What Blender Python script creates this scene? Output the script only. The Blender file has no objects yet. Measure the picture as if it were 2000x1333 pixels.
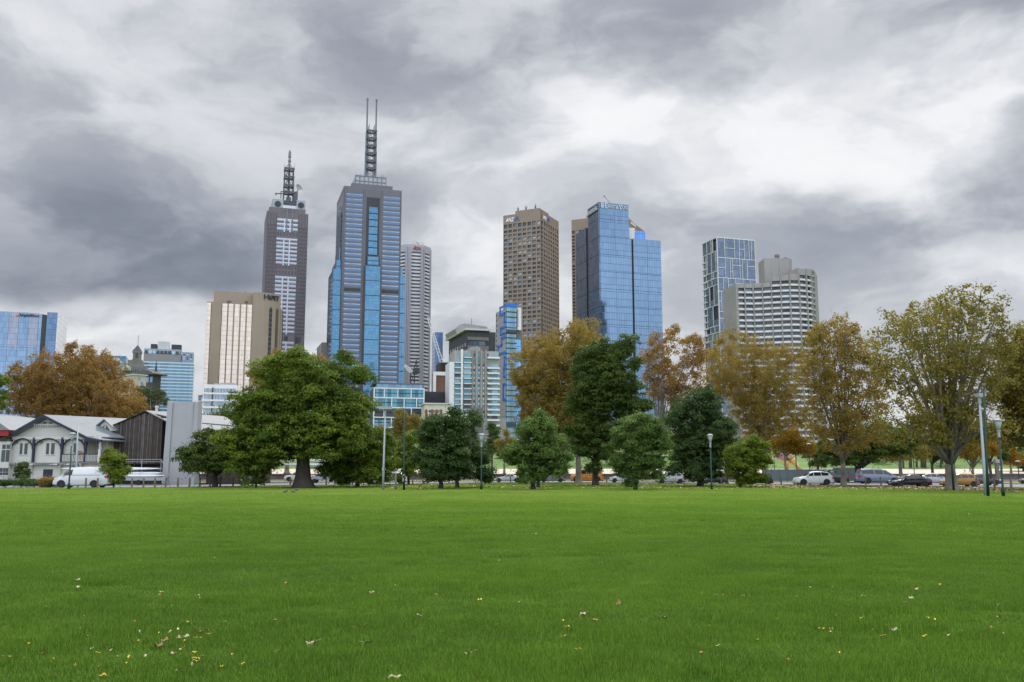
import bpy, math, random
import numpy as np
from mathutils import Vector, Matrix
R = math.radians
sc = bpy.context.scene
COL = sc.collection
# ------------------------------------------------------------------ camera
EYE, FPX = 1.6, 1800.0
PITCH = math.atan(255.5 / FPX)
cd = bpy.data.cameras.new('camera'); cam = bpy.data.objects.new('camera', cd); COL.objects.link(cam)
cd.sensor_width = 36.0; cd.lens = FPX / 2000 * 36; cd.clip_start = 0.1; cd.clip_end = 20000
cam.location = (0, 0, EYE); cam.rotation_euler = (R(90) + PITCH, 0, 0)
sc.camera = cam
# ------------------------------------------------------------------ exposure
sc.view_settings.view_transform = 'Standard'; sc.view_settings.look = 'None'
sc.view_settings.gamma = 1.0; sc.view_settings.exposure = 0.0
sc.cycles.max_bounces = 6; sc.cycles.diffuse_bounces = 3; sc.cycles.glossy_bounces = 3
sc.cycles.transmission_bounces = 3; sc.cycles.transparent_max_bounces = 6
sc.cycles.use_denoising = True
sc.cycles.caustics_reflective = False; sc.cycles.caustics_refractive = False
# ------------------------------------------------------------------ sun (veiled by cloud)
SUN_EL, SUN_AZ = R(52), R(20)          # azimuth clockwise from +Y
sl = bpy.data.lights.new('sun', 'SUN'); sun = bpy.data.objects.new('sun', sl); COL.objects.link(sun)
sl.energy = 3.4; sl.angle = R(8); sl.color = (1, .96, .9)
sd = Vector((math.sin(SUN_AZ) * math.cos(SUN_EL), math.cos(SUN_AZ) * math.cos(SUN_EL), math.sin(SUN_EL)))
sun.rotation_euler = sd.to_track_quat('Z', 'Y').to_euler(); sun.location = sd * 300
# ------------------------------------------------------------------ node helper
class S:
    """a socket with arithmetic"""
    nt = None
    def __init__(s, k): s.k = k
    @staticmethod
    def op(o, a, b=None, c=None):
        n = S.nt.nodes.new('ShaderNodeMath'); n.operation = o
        for i, x in enumerate((a, b, c)):
            if x is None: continue
            if isinstance(x, S): S.nt.links.new(x.k, n.inputs[i])
            else: n.inputs[i].default_value = x
        return S(n.outputs[0])
    def __add__(a, b): return S.op('ADD', a, b)
    __radd__ = __add__
    def __sub__(a, b): return S.op('SUBTRACT', a, b)
    def __rsub__(a, b): return S.op('SUBTRACT', b, a)
    def __mul__(a, b): return S.op('MULTIPLY', a, b)
    __rmul__ = __mul__
    def __truediv__(a, b): return S.op('DIVIDE', a, b)
    def fn(a, o, b=None, c=None): return S.op(o, a, b, c)
    def sat(a): return S.op('MINIMUM', S.op('MAXIMUM', a, 0.0), 1.0)
    def step(a, lo, hi):
        n = S.nt.nodes.new('ShaderNodeMapRange'); n.interpolation_type = 'SMOOTHSTEP'
        S.nt.links.new(a.k, n.inputs[0]); n.inputs[1].default_value = lo; n.inputs[2].default_value = hi
        return S(n.outputs[0])
def lk(a, b): S.nt.links.new(a.k if isinstance(a, S) else a, b)
def xyz(k):
    n = S.nt.nodes.new('ShaderNodeSeparateXYZ'); lk(k, n.inputs[0]); return [S(o) for o in n.outputs]
def vec(x, y, z=0.0):
    n = S.nt.nodes.new('ShaderNodeCombineXYZ')
    for i, v in enumerate((x, y, z)):
        if isinstance(v, S): lk(v, n.inputs[i])
        else: n.inputs[i].default_value = v
    return n.outputs[0]
def noise(v, scale, detail=4, rough=.55, dist=0.0):
    n = S.nt.nodes.new('ShaderNodeTexNoise'); lk(v, n.inputs['Vector'])
    n.inputs['Scale'].default_value = scale; n.inputs['Detail'].default_value = detail
    n.inputs['Roughness'].default_value = rough; n.inputs['Distortion'].default_value = dist
    return S(n.outputs['Fac'])
def ramp(f, stops):
    n = S.nt.nodes.new('ShaderNodeValToRGB'); lk(f, n.inputs[0]); e = n.color_ramp.elements
    while len(e) < len(stops): e.new(.5)
    for el, (p, c) in zip(e, stops): el.position = p; el.color = (*c, 1)
    return n.outputs[0]
def mixc(f, a, b, blend='MIX'):
    n = S.nt.nodes.new('ShaderNodeMix'); n.data_type = 'RGBA'; n.blend_type = blend
    for i, v in ((0, f), (6, a), (7, b)):
        if isinstance(v, S): lk(v, n.inputs[i])
        elif isinstance(v, bpy.types.NodeSocket): lk(v, n.inputs[i])
        elif i == 0: n.inputs[0].default_value = v
        else: n.inputs[i].default_value = (*v, 1)
    return n.outputs[2]
# ------------------------------------------------------------------ sky: a broken overcast deck under a thin Nishita sky
W = bpy.data.worlds.new('World'); sc.world = W; W.use_nodes = True
S.nt = W.node_tree; S.nt.nodes.clear()
tc = S.nt.nodes.new('ShaderNodeTexCoord')
dx, dy, dz = xyz(tc.outputs['Generated'])
az = S.op('ARCTAN2', dx, dy) * (180 / math.pi)
el = S.op('ARCSINE', dz) * (180 / math.pi)
den = S.op('MAXIMUM', dz, 0.0) + 0.26
cp = vec(dx / den, dy / den)
ap = vec(az * .055, el * .105)
w1 = noise(ap, 1.0, 5, .55) - .5
w2 = noise(vec(az * .055 + 7.3, el * .105 - 3.1), 1.0, 5, .55) - .5
azw = az + w1 * 30; elw = el + w2 * 15
def px_dir(px, py):
    yc = 666.5 - py; c, s = math.cos(PITCH), math.sin(PITCH)
    return Vector((px - 1000, FPX * c - yc * s, FPX * s + yc * c)).normalized()
def azel(px, py):
    d = px_dir(px, py); return math.degrees(math.atan2(d.x, d.y)), math.degrees(math.asin(d.z))
def blob(px, py, sx, sy, amp, tilt=0.0):
    a0, e0 = azel(px, py); a = azw - a0; e = elw - e0
    if tilt: e = e - a * tilt
    q = a * a * (1 / sx**2) + e * e * (1 / sy**2)
    return S.op('EXPONENT', q * -1.0) * amp
BLOBS = [(420, 330, 9, 3.0, -.05, .1), (560, 120, 10, 3, -.05), (130, 60, 12, 4, .05), (1000, 90, 14, 3.4, -.10), (1750, 40, 12, 2.6, -.12),
         (1160, 290, 6.5, 2.6, .20), (1450, 250, 7.5, 2.8, .25), (1850, 190, 7, 2.8, .24), (1300, 360, 5, 2.2, .12), (1640, 330, 5, 1.6, .06),
         (1560, 425, 9, 2.6, -.13), (1960, 320, 6, 2.2, -.14), (1880, 470, 8, 2.2, -.06), (230, 655, 10, 1.3, .20), (1960, 590, 6, 2.0, .16),
         (900, 540, 9, 4, .10), (1000, 400, 5, 2.6, .12), (800, 230, 6, 3, .06), (1260, 540, 8, 3, .03), (660, 480, 5, 4, .02)]
val = None
for b_ in BLOBS:
    q = blob(*b_); val = q if val is None else val + q
# the heavy bank low on the left, with a clean-cut base
a0, e0 = azel(0, 596); a = azw - a0; e = el + w2 * 3.5 - (a * .10 + e0)
bank = S.op('EXPONENT', a * a * (-1 / 15.5**2)) * e.step(-.35, 1.3) * (1 - e.step(3.0, 9.5))
val = val - bank * .36
n1 = noise(cp, 1.9, 8, .58, .6); n2 = noise(ap, 2.6, 8, .6, .5); n3 = noise(ap, 1.25, 3, .5)
n4 = noise(vec(az * .055 + w1 * 1.1, el * .105 + w2 * 1.1), 1.25, 9, .54)          # lumps with a firmer edge
lump = n4.step(.40, .60) - .5
val = val + (n1 - .5) * .14 + (n2 - .5) * .24 + (n3 - .5) * .22 + lump * .22 + .585
cloud = ramp(val, [(0, (.13, .145, .185)), (.24, (.24, .26, .315)), (.45, (.42, .445, .495)), (.66, (.665, .68, .715)), (.86, (.91, .915, .93)), (1, (.97, .97, .975))])
# unseen sky overhead and behind the camera, brightened as fill light
hi = el.step(31, 60); back = (dy * -1.0).step(-.1, .75)
lift = hi * 1.5 + back * 1.1 + 1.0
cl = mixc(1.0, cloud, vec(lift, lift, lift), 'MULTIPLY')
k_ = val * 1.6 + 1.2 + hi * .7
cl = mixc((back * .7).sat(), cl, mixc(1.0, (.80, .90, 1.04), vec(k_, k_, k_), 'MULTIPLY'))  # bluish tone behind the camera, added for the glass to reflect
sky = S.nt.nodes.new('ShaderNodeTexSky'); sky.sky_type = 'NISHITA'; sky.sun_disc = False
sky.sun_elevation = SUN_EL; sky.sun_rotation = SUN_AZ
bs = S.nt.nodes.new('ShaderNodeBackground'); lk(sky.outputs[0], bs.inputs[0]); bs.inputs[1].default_value = .10
bc = S.nt.nodes.new('ShaderNodeBackground'); lk(cl, bc.inputs[0]); bc.inputs[1].default_value = 1.0
mx = S.nt.nodes.new('ShaderNodeMixShader'); mx.inputs[0].default_value = .94
lk(bs.outputs[0], mx.inputs[1]); lk(bc.outputs[0], mx.inputs[2])
wo = S.nt.nodes.new('ShaderNodeOutputWorld'); lk(mx.outputs[0], wo.inputs[0])
W.cycles.sampling_method = 'MANUAL'; W.cycles.sample_map_resolution = 1024
# ------------------------------------------------------------------ measuring: photo pixel -> place
def P(px, py, Y):
    d = px_dir(px, py); t = Y / d.y; return Vector((0, 0, EYE)) + d * t
def G(px, py, z=0.0):
    d = px_dir(px, py); t = (z - EYE) / d.z; return Vector((0, 0, EYE)) + d * t
# ------------------------------------------------------------------ mesh builder and object tagging
class MB:
    def __init__(s): s.v = []; s.f = []; s.m = []; s.k = 0
    def face(s, pts):
        n = len(s.v); s.v += [tuple(p) for p in pts]; s.f.append(tuple(range(n, n + len(pts)))); s.m.append(s.k)
    def hexa(s, p):
        n = len(s.v); s.v += [tuple(q) for q in p]
        for f in ((0, 3, 2, 1), (4, 5, 6, 7), (0, 1, 5, 4), (1, 2, 6, 5), (2, 3, 7, 6), (3, 0, 4, 7)):
            s.f.append(tuple(n + i for i in f)); s.m.append(s.k)
    def box(s, x0, x1, y0, y1, z0, z1):
        s.hexa([(x0, y0, z0), (x1, y0, z0), (x1, y1, z0), (x0, y1, z0), (x0, y0, z1), (x1, y0, z1), (x1, y1, z1), (x0, y1, z1)])
    def prism(s, poly, ax, a, b):
        """poly of 2D points extruded along axis ax from a to b"""
        n = len(s.v); k = len(poly)
        def mk(p, t): return (t, p[0], p[1]) if ax == 0 else (p[0], t, p[1]) if ax == 1 else (p[0], p[1], t)
        s.v += [mk(p, a) for p in poly] + [mk(p, b) for p in poly]
        s.f += [tuple(n + i for i in range(k))[::-1], tuple(n + k + i for i in range(k))]
        s.f += [(n + i, n + (i + 1) % k, n + k + (i + 1) % k, n + k + i) for i in range(k)]
        s.m += [s.k] * (k + 2)
    def tube(s, pts, rad, n=8, cap=True):
        pts = [Vector(p) for p in pts]
        if not hasattr(rad, '__len__'): rad = [rad] * len(pts)
        b = len(s.v); up = Vector((0, 0, 1))
        for i, p in enumerate(pts):
            t = (pts[min(i + 1, len(pts) - 1)] - pts[max(i - 1, 0)]).normalized()
            a = t.cross(up if abs(t.z) < .95 else Vector((1, 0, 0))).normalized(); c = a.cross(t)
            for j in range(n):
                w = 2 * math.pi * j / n; s.v.append(tuple(p + (a * math.cos(w) + c * math.sin(w)) * rad[i]))
        for i in range(len(pts) - 1):
            for j in range(n):
                q = b + i * n; s.f.append((q + j, q + (j + 1) % n, q + n + (j + 1) % n, q + n + j)); s.m.append(s.k)
        if cap:
            s.f.append(tuple(b + j for j in range(n))[::-1]); e = b + (len(pts) - 1) * n
            s.f.append(tuple(e + j for j in range(n))); s.m += [s.k] * 2
    def lathe(s, prof, c, n=16, axis='z'):
        c = Vector(c); b = len(s.v)
        for r, h in prof:
            for j in range(n):
                w = 2 * math.pi * j / n; q = (r * math.cos(w), r * math.sin(w), h)
                if axis == 'y': q = (q[0], h, q[1])
                if axis == 'x': q = (h, q[0], q[1])
                s.v.append(tuple(c + Vector(q)))
        for i in range(len(prof) - 1):
            for j in range(n):
                q = b + i * n; s.f.append((q + j, q + (j + 1) % n, q + n + (j + 1) % n, q + n + j)); s.m.append(s.k)
        s.f.append(tuple(b + j for j in range(n))[::-1]); e = b + (len(prof) - 1) * n
        s.f.append(tuple(e + j for j in range(n))); s.m += [s.k] * 2
    def mesh(s, name, mats, smooth=False):
        me = bpy.data.meshes.new(name); me.from_pydata(s.v, [], s.f)
        for m in (mats if isinstance(mats, (list, tuple)) else [mats]): me.materials.append(m)
        if any(s.m): me.polygons.foreach_set('material_index', s.m)
        if smooth: me.polygons.foreach_set('use_smooth', [True] * len(me.polygons))
        me.update(); return me
def link(name, data, parent=None):
    o = bpy.data.objects.new(name, data); COL.objects.link(o)
    if parent is not None: o.parent = parent
    return o
def obj(name, mb, mats, parent=None, smooth=False, label=None):
    o = link(name, mb.mesh(name, mats, smooth), parent)
    if label: o['label'] = label
    return o
def tag(o, label, cat, group=None):
    o['label'] = label; o['category'] = cat
    if group: o['group'] = group
    return o
def thing(name, label, cat, loc=(0, 0, 0), rz=0.0, group=None):
    o = link(name, None); o.location = loc; o.rotation_euler = (0, 0, rz); o.empty_display_size = .3
    return tag(o, label, cat, group)
def struct(name, mb, mats, kind='structure'):
    o = obj(name, mb, mats); o['kind'] = kind; return o
def copy_tree(o, parent=None):
    c = o.copy(); COL.objects.link(c)
    if parent is not None: c.parent = parent
    for ch in list(o.children): copy_tree(ch, c)
    return c
# ------------------------------------------------------------------ materials
def newmat(name):
    m = bpy.data.materials.new(name); m.use_nodes = True; S.nt = m.node_tree
    return m, S.nt.nodes['Principled BSDF']
def mat(name, col, rough=.7, var=.12, scale=.5, metal=0.0, spec=.4, bump=0.0, streak=0.0, sz=None, coat=0.0):
    """a surface whose colour wanders with noise in the object's own space; streak adds vertical weathering"""
    m, b = newmat(name)
    t = S.nt.nodes.new('ShaderNodeTexCoord').outputs['Object']
    f = noise(t, scale, 5, .6)
    lo = tuple(c * (1 - var) for c in col); hi_ = tuple(min(1, c * (1 + var)) for c in col)
    c = ramp(f, [(.28, lo), (.72, hi_)])
    if streak:
        x, y, z = xyz(t); g = noise(vec(x * 1.2, y * 1.2, z * .06), 1.0, 5, .65)
        c = mixc(g.step(.48, .75) * streak, c, tuple(q * .45 for q in col))
    if sz:   # fine horizontal joints every sz metres, drawn as a slightly darker line
        x, y, z = xyz(t); g = S.op('FRACT', z / sz); c = mixc(S.op('LESS_THAN', g, .1) * .5, c, tuple(q * .5 for q in col))
    lk(c, b.inputs['Base Color']); b.inputs['Roughness'].default_value = rough
    b.inputs['Metallic'].default_value = metal; b.inputs['Specular IOR Level'].default_value = spec
    if coat: b.inputs['Coat Weight'].default_value = coat; b.inputs['Coat Roughness'].default_value = .05
    if bump:
        n = S.nt.nodes.new('ShaderNodeBump'); n.inputs['Strength'].default_value = bump; lk(noise(t, scale * 6, 4, .6), n.inputs['Height'])
        lk(n.outputs[0], b.inputs['Normal'])
    return m
def curtain(name, tint, su, sv, lw=.07, frame=(.06, .07, .085), metal=.8, rough=.08, var=.25, wob=.012, vlw=None):
    """coated curtain-wall glass: panes su x sv metres with thin mullions, each pane a touch different in tint and tilt"""
    m, b = newmat(name)
    x, y, z = xyz(S.nt.nodes.new('ShaderNodeTexCoord').outputs['Object'])
    u = (x + y + 500.0) / su; v = (z + 500.0) / sv
    fu = S.op('FRACT', u); fv = S.op('FRACT', v)
    cell = vec(S.op('FLOOR', u), S.op('FLOOR', v))
    wn = S.nt.nodes.new('ShaderNodeTexWhiteNoise'); wn.noise_dimensions = '2D'; lk(cell, wn.inputs['Vector'])
    r = S(wn.outputs['Value'])
    big = noise(vec(S.op('FLOOR', u) * su, S.op('FLOOR', v) * sv), .045, 2, .5)
    k = (r - .5) * var + (big - .5) * .5 * var + .5
    c = ramp(k, [(.2, tuple(q * .62 for q in tint)), (.8, tuple(min(1, q * 1.3) for q in tint))])
    line = S.op('MAXIMUM', S.op('LESS_THAN', fu, vlw if vlw is not None else lw), S.op('LESS_THAN', fv, lw))
    lk(mixc(line, c, frame), b.inputs['Base Color'])
    lk((1 - line) * metal, b.inputs['Metallic']); lk(line * .4 + rough, b.inputs['Roughness'])
    g = S.nt.nodes.new('ShaderNodeNewGeometry'); wc = S.nt.nodes.new('ShaderNodeVectorMath'); wc.operation = 'MULTIPLY_ADD'
    sub = S.nt.nodes.new('ShaderNodeVectorMath'); sub.operation = 'SUBTRACT'; lk(wn.outputs['Color'], sub.inputs[0]); sub.inputs[1].default_value = (.5, .5, .5)
    lk(sub.outputs[0], wc.inputs[0]); wc.inputs[1].default_value = (wob,) * 3; lk(g.outputs['Normal'], wc.inputs[2])
    nm = S.nt.nodes.new('ShaderNodeVectorMath'); nm.operation = 'NORMALIZE'; lk(wc.outputs[0], nm.inputs[0]); lk(nm.outputs[0], b.inputs['Normal'])
    return m
def glass(name, tint, metal=.55, rough=.06, var=.3, scale=.3):
    m, b = newmat(name)
    t = S.nt.nodes.new('ShaderNodeTexCoord').outputs['Object']
    inf = S(S.nt.nodes.new('ShaderNodeObjectInfo').outputs['Random'])
    f = noise(t, scale, 3, .5) * .5 + inf * .5
    lk(ramp(f, [(.2, tuple(q * (1 - var) for q in tint)), (.8, tuple(min(1, q * (1 + var)) for q in tint))]), b.inputs['Base Color'])
    b.inputs['Metallic'].default_value = metal; b.inputs['Roughness'].default_value = rough
    return m
def paint(name, col, rough=.3, coat=.6): return mat(name, col, rough, .05, 1.5, coat=coat)
_fonts = {}
def text_mesh(s, size, depth, shear=0.0, xs=1.0):
    c = bpy.data.curves.new('lettering', 'FONT'); c.body = s; c.size = size; c.extrude = depth; c.shear = shear
    c.align_x = 'LEFT'; c.offset = size * .012; c.resolution_u = 3
    o = bpy.data.objects.new('lettering', c); COL.objects.link(o)
    dg = bpy.context.evaluated_depsgraph_get(); me = bpy.data.meshes.new_from_object(o.evaluated_get(dg))
    bpy.data.objects.remove(o); bpy.data.curves.remove(c)
    n = len(me.vertices); a = np.empty(n * 3, np.float32); me.vertices.foreach_get('co', a); a = a.reshape(-1, 3)
    a[:, 0] -= a[:, 0].min(); w = a[:, 0].max()
    a[:, 0] *= xs; me.vertices.foreach_set('co', a.ravel()); me.update()
    return me, w * xs
# ================================================================== the setting
def grass_colour():
    """world-space colour of the turf, clump shade and far brightness included: shared by blades and soil sheet"""
    g = S.nt.nodes.new('ShaderNodeNewGeometry').outputs['Position']
    x, y, z = xyz(g); p = vec(x, y)
    a = noise(p, .12, 5, .6); b = noise(p, .9, 5, .7); c = noise(vec(x * .5, y), .05, 3, .5)
    st = noise(vec(x * .10, y * .55), 1.0, 4, .6)
    h = noise(vec(x, y * .8), 2.6, 5, .75)  # clump mottling: turf patches, plus shade between clumps put into the colour
    f = .5 + (a * .28 + b * .26 + c * .14 + st * .14 + h * .18 - .5) * 2.1 + (y.step(10, 70) - .46) * .46  # turf lightens with distance: scattered light put into its colour
    c0 = G(430, 993); wx = (x - c0.x) / 9.0; wy = (y - c0.y) / 3.2
    worn = S.op('EXPONENT', (wx * wx + wy * wy) * -1.0) * b.step(.38, .62) * .55
    return mixc(worn, ramp(f, [(.20, GR[0]), (.5, GR[1]), (.84, GR[2])]), (.34, .36, .10))
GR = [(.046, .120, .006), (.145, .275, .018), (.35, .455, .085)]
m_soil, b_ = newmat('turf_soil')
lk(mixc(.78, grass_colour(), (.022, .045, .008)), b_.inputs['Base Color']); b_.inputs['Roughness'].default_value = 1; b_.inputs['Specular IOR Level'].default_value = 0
g_ = S.nt.nodes.new('ShaderNodeNewGeometry').outputs['Position']; n_ = S.nt.nodes.new('ShaderNodeBump'); n_.inputs['Strength'].default_value = .6
n_.inputs['Distance'].default_value = .06; lk(noise(g_, 9, 5, .7), n_.inputs['Height']); lk(n_.outputs[0], b_.inputs['Normal'])
m_blade, b_ = newmat('grass_blade')
at = S.nt.nodes.new('ShaderNodeAttribute'); at.attribute_name = 'tint'
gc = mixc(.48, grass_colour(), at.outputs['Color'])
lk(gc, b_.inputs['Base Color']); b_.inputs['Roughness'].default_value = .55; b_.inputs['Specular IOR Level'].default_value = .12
tr = S.nt.nodes.new('ShaderNodeBsdfTranslucent'); lk(gc, tr.inputs[0]); ms = S.nt.nodes.new('ShaderNodeMixShader'); ms.inputs[0].default_value = .3
lk(b_.outputs[0], ms.inputs[1]); lk(tr.outputs[0], ms.inputs[2]); lk(ms.outputs[0], S.nt.nodes['Material Output'].inputs[0])
m_earth = mat('park_earth', (.085, .08, .07), .95, .4, .05)
m_asph = mat('asphalt', (.16, .16, .17), .8, .18, .8, bump=.2)
m_kerb = mat('bluestone_kerb', (.16, .16, .16), .8, .2, 2)
m_sand = mat('granitic_sand', (.50, .42, .34), .9, .1, .4)
m_bank = mat('far_bank_grass', (.085, .16, .026), .9, .35, .12)
m_dry = mat('dry_verge_grass', (.17, .16, .05), .9, .4, .5)
m_path = mat('footpath_asphalt', (.20, .20, .20), .85, .15, 1.2)
mb = MB(); mb.box(-5000, 5000, -200, 9000, -2.0, -.004); struct('ground', mb, m_earth)
near = [(-500, 955.5), (0, 955), (330, 954), (450, 951.5), (560, 949.5), (720, 948), (860, 945.5), (960, 943.7), (1150, 943.5), (1300, 945), (1500, 947.3), (1650, 948.5), (1800, 950.5), (1950, 953), (2050, 956), (2500, 961)]
far = [(-500, 948), (0, 948), (330, 947), (450, 944.5), (560, 943.5), (720, 942.5), (860, 941), (960, 940), (1150, 940), (1300, 941), (1500, 942.3), (1650, 943), (1800, 944), (1950, 945.5), (2050, 947), (2500, 950)]
NE = [G(*p) for p in near]; FE = [G(*p) for p in far]
def strip(A, B, z): 
    m = MB()
    for i in range(len(A) - 1): m.face([(A[i].x, A[i].y, z), (A[i + 1].x, A[i + 1].y, z), (B[i + 1].x, B[i + 1].y, z), (B[i].x, B[i].y, z)])
    return m
struct('road', strip(NE, FE, .004), m_asph)
lawn = MB(); A = [Vector((p.x * .0 + (-160 if i == 0 else 160 if i == len(NE) - 1 else p.x), -30, 0)) for i, p in enumerate(NE)]
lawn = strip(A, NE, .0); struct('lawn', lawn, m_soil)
kb = MB()
for E in (NE, FE):
    for a, b in zip(E[:-1], E[1:]):
        d = (b - a).normalized(); n = Vector((-d.y, d.x, 0)) * .15
        if E is FE: n = -n
        kb.hexa([a + n * 0 + Vector((0, 0, -.05)), b + Vector((0, 0, -.05)), b - n + Vector((0, 0, -.05)), a - n + Vector((0, 0, -.05)),
                 a + Vector((0, 0, .10)), b + Vector((0, 0, .10)), b - n + Vector((0, 0, .10)), a - n + Vector((0, 0, .10))])
struct('kerb', kb, m_kerb)
V2 = [p + Vector((p.x / p.y, 1, 0)) * 26 for p in FE]
struct('verge', strip(FE, V2, .003), m_dry)
# footpath corner at the right
pc = MB(); pp = [(1978, 958), (1979, 966), (1986, 972), (2010, 974), (2120, 976), (2120, 956), (1990, 955.5)]
pc.face([tuple(G(*q) + Vector((0, 0, .008))) for q in pp]); struct('footpath', pc, m_path)
# far bank: sandy promenade and grass slope across the water
def terrace(x0, x1, prof, m, name):
    b = MB()
    for (y0, z0), (y1, z1) in zip(prof[:-1], prof[1:]):
        n = 24
        for i in range(n):
            xa = x0 + (x1 - x0) * i / n; xb = x0 + (x1 - x0) * (i + 1) / n
            w = lambda x, z: z + (math.sin(x * .06 + z) * .35 if z > 3.2 else 0)
            b.face([(xa, y0, w(xa, z0)), (xb, y0, w(xb, z0)), (xb, y1, w(xb, z1)), (xa, y1, w(xa, z1))])
    return struct(name, b, m)
terrace(-260, 330, [(196, 1.15), (236, 2.35)], m_sand, 'promenade')
terrace(-260, 330, [(236, 2.36), (246, 3.4), (270, 6.5), (296, 10.0), (330, 12), (600, 13)], m_bank, 'grass_slope')
# quay wall of the far bank, a low bluestone wall
qw = MB(); qw.box(-260, 330, 195, 195.9, -.5, 1.0); qw.box(-260, 330, 194.8, 196.1, 1.0, 1.2)
tag(obj('quay_wall', qw, mat('quay_stone', (.13, .11, .10), .9, .35, .6, streak=.5)), 'long low dark stone quay wall below the sandy promenade', 'wall')
# brown discs painting the crowns' shade on the ground: pixel of the centre, half width in pixels, half depth in metres
SHADE_SOIL = [(592, 954, 55, 4), (700, 954.2, 70, 3.5), (866, 955.5, 60, 4), (1042, 956.3, 60, 3.5), (1241, 956.8, 42, 3), (1365, 952.5, 70, 4), (1446, 953.5, 45, 3), (420, 952.6, 50, 3), (1163, 946.5, 60, 5), (500, 952.5, 40, 3), (1700, 952, 220, 4.5), (1870, 957, 110, 4.5), (1520, 950, 90, 4), (222, 954, 22, 1.5)]
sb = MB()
for k, (x, y, w_, d_) in enumerate(SHADE_SOIL):
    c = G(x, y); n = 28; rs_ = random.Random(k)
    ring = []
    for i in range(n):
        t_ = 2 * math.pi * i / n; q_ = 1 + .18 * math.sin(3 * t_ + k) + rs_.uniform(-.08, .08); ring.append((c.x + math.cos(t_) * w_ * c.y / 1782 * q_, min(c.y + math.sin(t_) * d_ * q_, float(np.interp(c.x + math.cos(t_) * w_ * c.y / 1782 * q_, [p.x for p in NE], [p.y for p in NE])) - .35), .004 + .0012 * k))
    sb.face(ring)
struct('shade_soil', sb, mat('shade_soil', (.085, .062, .038), .95, .35, 1.2, bump=.3))
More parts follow.
